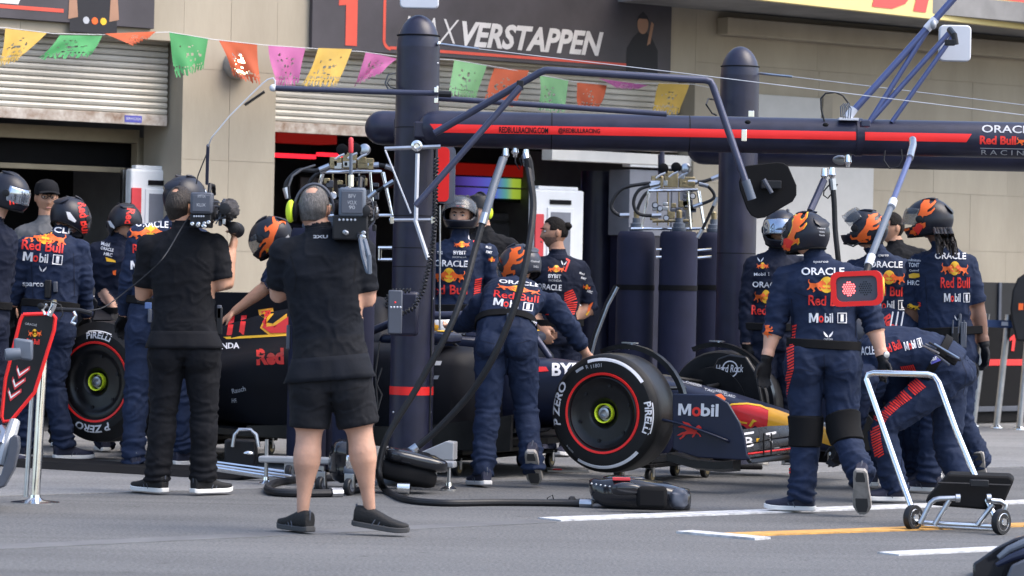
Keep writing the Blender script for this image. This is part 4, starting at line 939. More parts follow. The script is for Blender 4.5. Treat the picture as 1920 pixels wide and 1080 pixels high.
OUT = {
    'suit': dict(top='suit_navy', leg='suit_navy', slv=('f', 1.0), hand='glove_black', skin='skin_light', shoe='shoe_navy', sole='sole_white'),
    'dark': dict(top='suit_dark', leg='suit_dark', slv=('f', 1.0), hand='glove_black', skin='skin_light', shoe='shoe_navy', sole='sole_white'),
}
PEOPLE = {}
def person(key, label, sc, J, face=(0, 1), outfit='suit', bulk=1.0, vox=.0095, head=None, headf=None, group=None, feet=None, hands=None, belt=True, limb=1.0, arm_sc=1.0, wr_amp=.78, **ov):
    o = dict(OUT.get(outfit, OUT['suit'])); o.update(ov)
    bd_ = Body(J, sc); P = bd_.P; fv = Vector((face[0], face[1], 0)).normalized()
    pel, neck = P['pelvis'], P['neck']; mid = P.get('mid', (pel + neck) / 2)
    root = Vector((pel.x, pel.y, 0)); th = thing('person', label, 'person', root, group=group)
    mb = MB(); segs = []                              # (label, p, q, rp, rq)
    shd = (P['shB'] - P['shA']); hpd = (P['hipB'] - P['hipA'])
    def spine(t): return pel * ((1 - t) ** 2) + (mid * 2 - (pel + neck) / 2) * (2 * t * (1 - t)) + neck * (t * t) if t > 0 else pel + (mid - pel).normalized() * (t * (neck - pel).length)
    rs = []
    for t, w, d in ((-.17, .10, .085), (-.10, .152, .118), (0.0, .176, .128), (.12, .174, .124), (.27, .163, .116), (.42, .160, .113), (.58, .172, .120), (.74, .186, .124), (.86, .182, .114), (.94, .145, .094), (1.0, .085, .075), (1.05, .066, .066)):
        c_ = spine(min(t, 1.0)) + ((neck - spine(.9)).normalized() * ((t - 1) * (neck - pel).length) if t > 1 else Vector())
        ax = (spine(min(1, t + .06)) - spine(max(-.1, t - .06))).normalized()
        X = (hpd.normalized() * (1 - max(0, t)) + shd.normalized() * max(0, t)); X = (X - ax * X.dot(ax)).normalized(); Y = ax.cross(X)
        sq = min(1.0, .55 + .45 * max(abs(X.dot(Vector((1, 0, 0)))), 0)) if False else 1.0
        rs.append(ellring(c_, X, Y, w * bulk * sq, d * bulk, 24, 2.35))
    mb.rings(rs)
    torso_n = None
    ax = (neck - pel).normalized(); X = (shd - ax * shd.dot(ax)).normalized(); Nf = ax.cross(X)
    if Nf.dot(fv) < 0: Nf = -Nf
    segs.append(('torso', spine(.35), spine(.9), .135 * bulk, .14 * bulk)); segs.append(('torso', P['shA'].lerp(neck, .3), P['shB'].lerp(neck, .3), .09, .09))
    segs.append(('pelvis', spine(-.12), spine(.17), .14 * bulk, .15 * bulk)); segs.append(('pelvis', P['hipA'], P['hipB'], .115, .115))
    # neck
    hc = P['head']; mb.tube([neck - (hc - neck) * .1, neck.lerp(hc, .75)], [.064, .056], 14, True); segs.append(('neck', neck.lerp(hc, .12), hc, .055, .06))
    # glutes
    for s_ in 'AB':
        g_ = P['hip' + s_] - Nf * .034 * bulk + ax * (.0); mb.ell(g_, (.100 * bulk, .100 * bulk, .15 * bulk), (X, Nf, ax), 16, 12)
    L = limb * bulk
    slv_seg, slv_t = o['slv']; lg = o.get('leglen', 9)
    for s_ in 'AB':
        sh, el, wr = P['sh' + s_], P['el' + s_], P['wr' + s_]
        cl = lambda seg, t: (.010 if (seg == 'u' and (slv_seg == 'f' or t <= slv_t)) or (seg == 'f' and slv_seg == 'f' and t <= slv_t) else 0.0)
        pts = []; rr = []; A_ = arm_sc * (.5 + .5 * bulk)
        ts = sorted(set([0, .2, .4, .6, .8, 1.0] + ([slv_t, slv_t + .02] if slv_seg == 'u' else [])))
        for t in ts: pts.append(sh.lerp(el, t)); rr.append((.060 - .014 * t + .006 * math.sin(math.pi * t)) * A_ + cl('u', t))
        ts = sorted(set([.08, .25, .45, .7, .9, 1.0] + ([slv_t, slv_t + .02] if slv_seg == 'f' and slv_t < .98 else [])))
        for t in ts: pts.append(el.lerp(wr, t)); rr.append((.045 + .006 * math.sin(math.pi * min(1, t * 1.6)) - .015 * t) * A_ + cl('f', t))
        mb.tube(pts, rr, 16, True); mb.ell(sh, (.074 * A_, .074 * A_, .074 * A_), None, 14, 10)
        mb.tube([sh, neck.lerp(sh, .35) - ax * .02], [.068 * A_, .07], 14, True)
        segs.append(('u', sh, el, .062 * A_, .055 * A_)); segs.append(('f', el, wr, .052 * A_, .036 * A_))
        hd = (hands or {}).get(s_, {}); d = hd.get('d'); d = Vector(d).normalized() if d else (wr - el).normalized()
        pn = Vector(hd.get('pn', tuple(-Nf + X * (.6 if s_ == 'A' else -.6)))); side = hd.get('side', 1)
        if not hd.get('none'):
            k0 = len(mb.v); hand_mb(mb, wr + d * .012, d, pn, side, hd.get('curl', 22), hd.get('sc', 1.0) * (1.06 if o['hand'].startswith('glove') else 1.0))
        segs.append(('hand', wr + d * .01, wr + d * .16, .036, .045))
        hp, kn, an = P['hip' + s_], P['kn' + s_], P['an' + s_]
        pts = []; rr = []; cloth = .006
        short = lg < 9
        tl = [0, .2, .4, .6, .8, .95] + ([lg, lg + .015] if lg < .97 else [])
        for t in sorted(tl):
            e_ = cloth + (.016 * (t / max(.1, lg)) if short else 0) if t <= lg else -.006
            pts.append(hp.lerp(kn, t)); rr.append((.100 - .036 * t) * L + e_)
        for t in (.08, .2, .32, .5, .7, .88, .97):
            bul = .016 * math.exp(-((t - .27) / .19) ** 2)
            if lg >= 9: r_ = (.064 - .012 * t + bul * .5) * L + cloth + (.010 if t > .6 else 0)
            else: r_ = (.056 - .026 * t + bul) * L - (.004 if t > .6 else 0)
            pts.append(kn.lerp(an, t) + ((-Nf * bul * .6) if lg < 9 else Vector())); rr.append(r_)
        mb.tube(pts, rr, 18, lg < 9); segs.append(('t', hp, kn, .10 * L, .066 * L)); segs.append(('c', kn, an, .066 * L, .05 * L))
        if lg >= 9: mb.tube([kn.lerp(an, .86), an - (kn - an).normalized() * .012], [.062 * L + .004, .066 * L], 16, False)
    me = remesh(mb, vox)
    # labels per vertex
    nvt = len(me.vertices); co = np.empty(nvt * 3); me.vertices.foreach_get('co', co); co = co.reshape(-1, 3)
    nr = np.empty(nvt * 3); me.vertices.foreach_get('normal', nr); nr = nr.reshape(-1, 3)
    def classify(pt):
        n_ = len(pt); best = np.full(n_, 1e9); bi = np.zeros(n_, int); bt_ = np.zeros(n_)
        for i, (lb, p, q, rp, rq) in enumerate(segs):
            p = np.array(p); q = np.array(q); dv = q - p; L2 = dv @ dv
            tr = ((pt - p) @ dv) / L2; t = np.clip(tr, 0, 1)
            dist = np.linalg.norm(pt - (p + t[:, None] * dv), axis=1) - (rp + (rq - rp) * t)
            m_ = dist < best; best[m_] = dist[m_]; bi[m_] = i; bt_[m_] = tr[m_]
        return bi, bt_
    labs = np.array([q[0] for q in segs])
    hems = {}
    if slv_t < .98: hems[slv_seg] = slv_t
    if o.get('glovecuff'): hems['f2'] = o['glovecuff']
    if lg < 9: hems['t'] = lg
    def paint(bi, bt_):
        vl = labs[bi]; vm = np.zeros(len(bi), int)
        vm[(vl == 'pelvis') | (vl == 't') | (vl == 'c')] = 1; vm[vl == 'neck'] = 2 if not o.get('balaclava') else 0; vm[vl == 'hand'] = 3
        if slv_seg == 'u': vm[((vl == 'u') & (bt_ > slv_t)) | (vl == 'f')] = 2
        else: vm[(vl == 'f') & (bt_ > slv_t)] = 2
        if o.get('glovecuff'): vm[(vl == 'f') & (bt_ > o['glovecuff'])] = 3
        if lg < 9: vm[((vl == 't') & (bt_ > lg)) | (vl == 'c')] = 2
        return vl, vm
    bi, bt_ = classify(co); vl, vm = paint(bi, bt_)
    fade = np.ones(nvt)
    for hk, ht in hems.items():
        sg = hk[0]
        for i, q in enumerate(segs):
            if q[0] != sg: continue
            dv = np.array(q[2] - q[1]); Ls = np.linalg.norm(dv); sel = (bi == i); dd_ = (bt_ - ht) * Ls
            near = sel & (np.abs(dd_) < vox * .62); co[near] -= dd_[near][:, None] * (dv / Ls); bt_[near] = ht
            fade[sel] = np.minimum(fade[sel], np.clip(np.abs(dd_[sel]) / .03, 0, 1))
            lip = sel & (dd_ <= vox * .62) & (dd_ > -.03); co[lip] += nr[lip] * .0035
    vl, vm = paint(bi, bt_)
    cloth_v = (vm != 2) & (vl != 'hand')
    # creases: folds across the limbs, strongest at the joints, and broad rumples on the torso
    seed = (hash(key) % 97) * 1.37 if False else sum(map(ord, key)) * .61
    disp = np.zeros(nvt)
    for i in np.nonzero(cloth_v)[0]:
        p = Vector(co[i]); lb = vl[i]; t = bt_[i]; q = p + Vector((seed, seed * .7, 0))
        n1 = noise.noise(q * 9.0); n2 = noise.noise(Vector((q.x * 6, q.y * 6, q.z * 17)))
        a = 0.0065 * n1 + .0045 * n2
        rg_ = 1 - abs(noise.noise(Vector((q.x * 7 + n1, q.y * 7, q.z * 11 + n1)))) * 2
        a += .0105 * max(0, rg_) ** 3
        r2_ = 1 - abs(noise.noise(Vector((q.x * 15 + n2 * 2, q.y * 13, q.z * 12 - n1 * 2)))) * 2.4
        a += .0036 * max(0, r2_) ** 2
        if lb == 'c' and lg >= 9: a += (.011 * max(0, t - .45) * 2 + .006 * math.exp(-(t / .12) ** 2)) * math.sin(t * 46 + n1 * 5 + 3 * n2)
        elif lb == 't' and lg >= 9: a += .006 * math.exp(-((t - 1) / .16) ** 2) * math.sin(t * 50 + n1 * 5) + .004 * math.exp(-(t / .2) ** 2) * math.sin(t * 40 + n1 * 5)
        elif lb in 'uf': a += .005 * math.sin(t * 26 + n1 * 6) * (math.exp(-((t - (1 if lb == 'u' else 0)) / .3) ** 2) + .35)
        disp[i] = a * wr_amp * fade[i]
    co2 = co + nr * disp[:, None]; me.vertices.foreach_set('co', co2.ravel())
    fm = np.array([max(vm[i] for i in p.vertices) for p in me.polygons], np.int32)
    mats = [o['top'], o['leg'], o['skin'], o['hand']]; me.materials.clear()
    for q in mats: me.materials.append(M(q))
    me.polygons.foreach_set('material_index', fm); me.update()
    # head
    if headf is not None:
        hf = Vector(headf[0]); hu = Vector(headf[1] if len(headf) > 1 else (0, 0, 1))
    else: hf, hu = fv.copy(), Vector((0, 0, 1))
    bm = bmesh.new(); bm.from_mesh(me)
    if head is not None:
        hm, hx = head_mb(hc, hf, hu, head.get('sc', 1.0)); hv = [bm.verts.new(q) for q in hm.v]
        for f_ in hm.f:
            fc = bm.faces.new([hv[i] for i in f_]); fc.material_index = 2
    else:
        hm = MB(); hm.ell(hc, (.078, .095, .11), None, 16, 12); hv = [bm.verts.new(q) for q in hm.v]
        for f_ in hm.f:
            fc = bm.faces.new([hv[i] for i in f_]); fc.material_index = 0 if o.get('balaclava') else 2
    bm.normal_update()
    for f_ in bm.faces: f_.smooth = True
    bm.transform(WM[th.name].inverted()); bm.to_mesh(me); bm.free(); me.name = 'body'
    bo = bpy.data.objects.new('body', me); COL.objects.link(bo); bo.parent = th; WM[bo.name] = WM[th.name]
    if head is not None:
        hu_ = (hu - hf.normalized() * hu.dot(hf.normalized())).normalized(); f_ = hf.normalized()
        for q in (-1, 1):
            ec = hc + (hx * (q * .031) + f_ * .0765 + hu_ * .012) * head.get('sc', 1)
            e = MB(); e.ell(ec, (.0105, .0105, .0072), None, 12, 8); eo = obj('eye', e, 'eye_white', th)
            e = MB(); e.ell(ec + f_ * .0066, (.0062, .0050, .0062), None, 10, 6); obj('iris', e, 'eye_dark', eo)
            e = MB(); e.tube([hc + (hx * (q * a_) + f_ * (.094 - .10 * (a_ - .03) ** 2 * 60 - .002) + hu_ * z_) for a_, z_ in ((.014, .030), (.030, .036), (.046, .031))], [.003, .0042, .002], 6); obj('eyebrow', e, head.get('brow', 'hair_dark'), th)
        e = MB(); e.ell(hc + f_ * .0965 - hu_ * .0655, (.021, .006, .0062), (hx, f_, hu_), 12, 8); obj('lips', e, 'lip_skin', th)
        hair = head.get('hair')
        if hair:
            # scalp hair as a thick cap cut along a hairline, with an optional bald crown
            mbh, _ = head_mb(hc, hf, hu, head.get('sc', 1.0) * 1.0, False); keep = []; vs = []
            for v in mbh.v:
                l_ = v - hc; n_ = l_.normalized(); k_ = 1 + head.get('thick', .07) * (1 + .5 * noise.noise(v * 30)); vs.append(hc + l_ * k_)
            for fi in mbh.f:
                m_ = sum((mbh.v[i] for i in fi), Vector()) / len(fi) - hc; a_, b_, c__ = m_.dot(hx), m_.dot(f_), m_.dot(hu_)
                ok = (c__ > .055 + max(0, b_) * .35) or (b_ < .012 and c__ > head.get('nape', -.055)) or (b_ < .045 and c__ > .02 and abs(a_) > .05)
                if abs(a_) > .060 and b_ > -.035 and b_ < .02 and c__ < .035: ok = ok and c__ > .02
                bc = head.get('bald')
                if bc and (m_.normalized() - (f_ * bc[0] + hu_ * bc[1]).normalized()).length < bc[2] * (1 + .25 * noise.noise(m_ * 25)): ok = False
                if ok: keep.append(fi)
            mbh.v = vs; mbh.f = keep; mbh.mi = [0] * len(keep); obj('hair', mbh, hair, th, solid=.012)
        if head.get('beard'):
            mbh, _ = head_mb(hc, hf, hu, head.get('sc', 1.0) * 1.012, False); keep = []
            for fi in mbh.f:
                m_ = sum((mbh.v[i] for i in fi), Vector()) / len(fi) - hc; a_, b_, c__ = m_.dot(hx), m_.dot(f_), m_.dot(hu_)
                if b_ > -.005 and c__ < -.035 - .25 * max(0, b_ - .07) and not (abs(a_) < .024 and -.074 < c__ < -.058) and c__ > -.112 or (b_ > .08 and -.056 < c__ < -.049 and abs(a_) < .03): keep.append(fi)
            mbh.f = keep; mbh.mi = [0] * len(keep); obj('beard', mbh, head['beard'], th)
    # shoes
    ft = feet or {}
    for s_ in 'AB':
        q = ft.get(s_, {})
        if q.get('none'): continue
        an = P['an' + s_]; d = Vector(q.get('d', (fv.x, fv.y, 0))).normalized(); lt_ = d.cross(Vector((0, 0, 1))); lt_ = lt_.normalized() if lt_.length > .2 else X
        up_ = lt_.cross(d).normalized(); hs = .088; b0 = an - up_ * hs
        if q.get('ground', True): b0.z = max(b0.z, .014)
        else: b0.z += max(0, .012 - min(b0.z + d.z * .212, b0.z - d.z * .08))
        k = q.get('sc', 1.0)
        sec = ((-.075, .026, .085, .0), (-.066, .034, .092, .0), (-.03, .037, .094, .0), (.02, .038, .088, .0), (.07, .042, .070, .0), (.12, .047, .052, .0), (.165, .045, .042, .002), (.195, .032, .034, .006), (.207, .014, .026, .010))
        rs = []
        for y, w, h, z in sec:
            c_ = b0 + d * (y * k) + up_ * (h / 2 + .012 + z); rs.append(ellring(c_, lt_, up_, w * k, h / 2 * k, 18, 2.6))
        m_ = MB(); m_.rings(rs); so = obj('shoe', m_, o['shoe'], th)
        for sd_ in (-1, 1):
            for yy in (.03, .06, .09):
                m_ = MB(); m_.tube([b0 + d * (yy * k) + lt_ * (sd_ * .041 * k) + up_ * .018, b0 + d * ((yy + .012) * k) + lt_ * (sd_ * .0395 * k) + up_ * .045, b0 + d * ((yy + .03) * k) + lt_ * (sd_ * .030 * k) + up_ * (.082 - yy * .3)], .003, 5); obj('stripe', m_, q.get('lace', 'grey_plastic'), so)
        m_ = MB(); m_.tube([b0 - d * (.070 * k) + up_ * .06, b0 - d * (.074 * k) + up_ * .105], .006, 6, True); obj('pull_tab', m_, q.get('lace', 'grey_plastic'), so)
        m_ = MB()
        rs = [[b0 + d * (y * k) + lt_ * (a * w * k * 1.10) + up_ * (zz + z) for a, zz in ((-1, 0), (1, 0), (1, .026), (-1, .026))] for y, w, h, z in [(-.082, .022, 0, .004)] + list(sec[1:8]) + [(.214, .016, 0, .010)]]
        m_.rings(rs); sl_ = obj('sole', m_, 'sole_grey' if q.get('tread') else o['sole'], so, bevel=.004)
        if q.get('tread'):
            m_ = MB(); m_.rings([[b0 + d * (y * k) + lt_ * (a * w * .93) + up_ * zz for a, zz in ((-1, -.0025), (1, -.0025), (1, .002), (-1, .002))] for y, w in ((-.076, .020), (-.06, .032), (-.02, .034), (.03, .032), (.07, .040), (.12, .046), (.165, .043), (.195, .030), (.208, .016))]); obj('outsole', m_, 'sole_grey', sl_)
        if q.get('tread'):
            m_ = MB(); m_.rings([[b0 + d * (y * k) + lt_ * (a * w * .8) - up_ * .0045 for a in (-1, 1)] + [b0 + d * (y * k) + lt_ * (a * w * .8) + up_ * .004 for a in (1, -1)] for y, w in ((-.07, .024), (-.03, .034), (-.01, .032))]); obj('tread', m_, 'sole_dark', sl_)
            m_ = MB(); m_.rings([[b0 + d * (y * k) + lt_ * (a * w * .8) - up_ * .0045 for a in (-1, 1)] + [b0 + d * (y * k) + lt_ * (a * w * .8) + up_ * .004 for a in (1, -1)] for y, w in ((.10, .042), (.15, .044), (.19, .03))]); obj('tread', m_, 'sole_dark', sl_)
        m_ = MB()
        for yy in (.035, .06, .085): m_.tube([b0 + d * (yy * k) + lt_ * (a * .026) + up_ * (.098 - yy * .42) for a in (-1, 0, 1)], .0035, 6)
        obj('laces', m_, q.get('lace', 'grey_print'), so)
    bv_ = bvh_of(bo)
    R_ = dict(th=th, body=bo, bvh=bv_, P=P, ax=ax, X=X, N=Nf, spine=spine, sc=sc, D=bd_.D)
    if belt:
        t = o.get('belt_t', .17); c_ = spine(t); a_ = (spine(t + .08) - spine(t - .08)).normalized(); Xb = (hpd - a_ * hpd.dot(a_)).normalized(); Yb = a_.cross(Xb); n = 40
        inner = []
        for dz in (-.024, .024):
            r_ = []
            for k in range(n):
                d = Xb * math.cos(2 * math.pi * k / n) + Yb * math.sin(2 * math.pi * k / n); h = bv_.ray_cast(c_ + a_ * dz, d, .26); r_.append((h[0] if h[0] else c_ + a_ * dz + d * .16) + d * .007)
            inner.append(r_)
        av = [sum(((inner[0][(k + j) % n] - c_).length + (inner[1][(k + j) % n] - c_).length for j in (-1, 0, 1)), 0) / 6 for k in range(n)]
        m_ = MB(); rr = []
        for dz, e_ in ((-.026, .004), (-.022, .010), (.022, .010), (.026, .004)):
            rr.append([c_ + a_ * dz + (Xb * math.cos(2 * math.pi * k / n) + Yb * math.sin(2 * math.pi * k / n)) * (av[k] + e_ - .003) for k in range(n)])
        m_.rings(rr, True, False); R_['belt'] = obj('belt', m_, o.get('belt_m', 'black_matte'), th, solid=.004)
    PEOPLE[key] = R_
    return R_
def on_body(r, include_belt=False): return r['bvh']
# sponsor marks laid on the overalls at given photo positions
def marks(r, items):
    bv_, th = r['bvh'], r['th']; mx = r['D'] + .6
    for it in items:
        k = it[0]
        if k == 'T': _, t, x, y, w, h, a, c_ = it[:8]; write_px(t, bv_, c_, th, x, y, w, h, a, bold=it[8] if len(it) > 8 else (.006 if 'Mob' in t else .02), off=.005, maxd=mx)
        elif k == 'MOBIL':
            _, x, y, w, h, a = it; ca, sa = math.cos(R(a)), math.sin(R(a))
            def at(u): return x + u * w * ca, y + u * w * sa
            for t, u, ww, c_ in (('M', -.375, .25, 'white_print'), ('o', -.175, .135, 'red_print'), ('bil', .03, .22, 'white_print')):
                px, py = at(u); hh = h if t != 'o' else h * .74
                if t == 'o': px -= sa * -h * .13 * -1; py += ca * h * .13
                write_px(t, bv_, c_, th, px, py, ww * w, hh, a, bold=.022 if t != 'M' else .012, off=.005, maxd=mx)
            px, py = at(.38); decal_px('logo', place2d(frame2d(.09, .09), px, py, .25 * w, h * 1.1, a), bv_, 'white_print', th, off=.005, maxd=mx)
            write_px('1', bv_, 'white_print', th, px, py, .08 * w, h * .75, a, bold=.04, off=.006, maxd=mx)
        elif k == 'BULLS':
            _, x, y, w, h, a = it; ca, sa = math.cos(R(a)), math.sin(R(a))
            decal_px('logo', place2d(poly2d(circ(18)), x, y, w * .40, h * 1.02, a), bv_, 'yellow_print', th, off=.004, maxd=mx)
            for q in (-1, 1):
                px, py = x + q * w * .26 * ca, y + q * w * .26 * sa + h * .08
                decal_px('logo', place2d(poly2d(BULL), px, py, w * .5, h * .82, a, flip=(q > 0)), bv_, 'orange_print', th, off=.006, maxd=mx)
        elif k == 'WINGS':
            _, x, y, w, h, a = it
            for p in WINGS: decal_px('logo', place2d(p, x, y, w, h, a), bv_, 'white_print', th, off=.005, maxd=mx)
        elif k == 'BAR': _, pts, c_ = it; decal_px('patch', (pts, [tuple(range(len(pts)))]), bv_, c_, th, off=.004, maxd=mx)
        elif k == 'BULL': _, x, y, w, h, a, c_, fl = it; decal_px('logo', place2d(poly2d(BULL), x, y, w, h, a, fl), bv_, c_, th, off=.004, maxd=mx)
        elif k == 'STRIPES':
            _, line, wd_, n, sl_ = it[:5]; c_ = it[5] if len(it) > 5 else 'red_print'
            L = [0]
            for i in range(1, len(line)): L.append(L[-1] + math.dist(line[i], line[i - 1]))
            vs = []; fs = []
            for j in range(n):
                d0 = L[-1] * (j + .12) / n; d1 = L[-1] * (j + .72) / n; q = []
                for d in (d0, d1):
                    i = 0
                    while i < len(line) - 2 and L[i + 1] < d: i += 1
                    u = (d - L[i]) / max(1e-6, L[i + 1] - L[i]); p = (line[i][0] + (line[i + 1][0] - line[i][0]) * u, line[i][1] + (line[i + 1][1] - line[i][1]) * u)
                    tx, ty = line[i + 1][0] - line[i][0], line[i + 1][1] - line[i][1]; ln_ = math.hypot(tx, ty); nx, ny = -ty / ln_, tx / ln_; wv = wd_(d / L[-1]) if callable(wd_) else wd_
                    q.append(((p[0] + nx * wv + tx / ln_ * sl_, p[1] + ny * wv + ty / ln_ * sl_), (p[0] - nx * wv - tx / ln_ * sl_, p[1] - ny * wv - ty / ln_ * sl_)))
                o_ = len(vs); vs += [q[0][0], q[0][1], q[1][1], q[1][0]]; fs.append((o_, o_ + 1, o_ + 2, o_ + 3))
            decal_px('stripes', (vs, fs), bv_, c_, th, off=.004, maxd=mx, grid=5)
def helm_marks(h, th, items):
    bv_ = bvh_of(h)
    for it in items:
        if it[0] == 'BULL': _, x, y, w, hh, a, c_, fl = it; decal_px('logo', place2d(poly2d(BULL), x, y, w, hh, a, fl), bv_, c_, th, off=.003 if c_ == 'yellow_print' else .006)
        elif it[0] == 'POLY': decal_px('patch', (it[1], [tuple(range(len(it[1])))]), bv_, it[2], th, off=it[3] if len(it) > 3 else .0075)
        else: _, t, x, y, w, hh, a, c_ = it; write_px(t, bv_, c_, th, x, y, w, hh, a, bold=.03, off=.004)
# ---- the two broadcast cameramen
r = person('cam_front', 'cameraman in dark polo shirt and shorts with neon yellow headset, seen from behind', 375, dict(
    head=(589, 393, .03), neck=(601, 444), mid=(612, 580), pelvis=(621, 706), shA=(534, 474), shB=(672, 470), elA=(523, 553, .08), wrA=(600, 470, .34), elB=(688, 566, .02), wrB=(672, 462, .28),
    hipA=(585, 718), hipB=(656, 718), knA=(579, 822), anA=(567, 966), knB=(676, 818), anB=(694, 958)), face=(.1, 1), bulk=1.10, vox=.009,
    top='shirt_slate', leg='shorts_cloth', slv=('u', .80), hand='skin_mid', skin='skin_mid', leglen=.80, shoe='shoe_black', sole='sole_dark', belt=False, wr_amp=.62, arm_sc=1.02,
    head=dict(hair='hair_grey', thick=.035, bald=(-.55, .85, .24), nape=-.06), headf=[(.15, 1, -.05)],
    feet=dict(A=dict(d=(-.55, .8, 0)), B=dict(d=(.8, -.22, -.10), ground=False)), hands=dict(A=dict(d=(.6, .6, .4)), B=dict(d=(.0, .8, .5))))
marks(r, [('T', '2XU', 601, 444, 27, 6, 0, 'grey_print', .03)])
P_ = r['P']; th = r['th']
# polo collar
def collar(r, m, h=.035, rad=.075):
    nk = r['P']['neck']; hc = r['P']['head']; d = (hc - nk).normalized(); x = r['X']; y = d.cross(x); b = MB(); b.rings([ellring(nk + d * z, x, y, q, q, 24) for z, q in ((-.025, rad + .012), (.0, rad + .004), (h, rad - .004), (h + .003, rad - .010), (-.0, rad - .004))], True, False); return obj('collar', b, m, r['th'], solid=.004)
collar(r, 'shirt_slate')
def shirt_hem(r, m, t0, t1, flare):
    n = 44; rows = []; sp = r['spine']; bv_ = r['bvh']
    hp = (r['P']['hipB'] - r['P']['hipA']).normalized()
    for j, t in enumerate([t1 + (t0 - t1) * k / 5 for k in range(6)]):
        c_ = sp(t); a_ = r['ax']; Xb = (hp - a_ * hp.dot(a_)).normalized(); Yb = a_.cross(Xb); ds = []
        for k in range(n):
            d = Xb * math.cos(2 * math.pi * k / n) + Yb * math.sin(2 * math.pi * k / n); h = bv_.ray_cast(c_, d, .30); ds.append((h[0] - c_).length if h[0] else .17)
        ds = [max(ds[k], (ds[k - 1] + ds[(k + 1) % n]) / 2) for k in range(n)]
        rows.append([c_ + (Xb * math.cos(2 * math.pi * k / n) + Yb * math.sin(2 * math.pi * k / n)) * (ds[k] + .003 + flare * j / 5 + .006 * (j / 5) * math.sin(k * 1.1 + 2 * math.sin(k * .37))) for k in range(n)])
    b = MB(); b.rings(rows, True, False); return obj('shirt_hem', b, m, r['th'], solid=.004)
shirt_hem(r, 'shirt_slate', -.02, .16, .016)
# headset
hs = thing('headset', 'neon yellow ear defender headset worn by the cameraman in shorts', 'headset', W(560, 390, 375))
b = MB(); hc = P_['head']; b.tube([hc + Vector((math.cos(R(a)) * .098, -.01, math.sin(R(a)) * .128)) for a in range(-5, 186, 10)], .007, 8); obj('headband', b, 'grey_plastic', hs)
b = MB(); b.ell(W(545, 396, 375), (.026, .045, .058)); obj('ear_cup', b, 'neon_yellow', hs); b = MB(); b.ell(W(553, 396, 375), (.02, .05, .05)); obj('ear_cushion', b, 'black_matte', hs)
b = MB(); b.ell(W(632, 396, 372), (.018, .04, .05)); obj('ear_cup', b, 'black_matte', hs)
b = MB(); px_tube(b, [(543, 375, 376), (541, 350, 376), (548, 330, 374), (565, 318, 368), (590, 310, 362)], .006, 375, 8); obj('boom_cable', b, 'rubber_hose', hs)

r = person('cam_left', 'cameraman in black T-shirt and long black trousers with balding brown hair, seen from behind', 322, dict(
    head=(337, 388, .03), neck=(347, 437), mid=(345, 545), pelvis=(346, 648), shA=(280, 464), shB=(404, 464), elA=(268, 556, .06), wrA=(310, 480, .32), elB=(421, 542, -.02), wrB=(434, 474, .06),
    hipA=(314, 658), hipB=(378, 658), knA=(306, 780), anA=(294, 899), knB=(383, 780), anB=(381, 899)), face=(.1, 1), bulk=1.10, vox=.009,
    top='shirt_black', leg='shirt_black', slv=('u', .78), hand='skin_tan', skin='skin_tan', shoe='shoe_black', sole='sole_white', belt=False, wr_amp=.6,
    head=dict(hair='hair_brown', thick=.06, bald=(-.62, .85, .17), nape=-.075), headf=[(.35, .95, -.05)],
    feet=dict(A=dict(d=(-.6, .55, 0)), B=dict(d=(.55, .55, 0))), hands=dict(A=dict(d=(.6, .6, .4)), B=dict(d=(.15, .4, .9), curl=38, pn=(-1, .3, 0), side=-1)))
collar(r, 'shirt_black', .012)
shirt_hem(r, 'shirt_black', -.02, .14, .014)

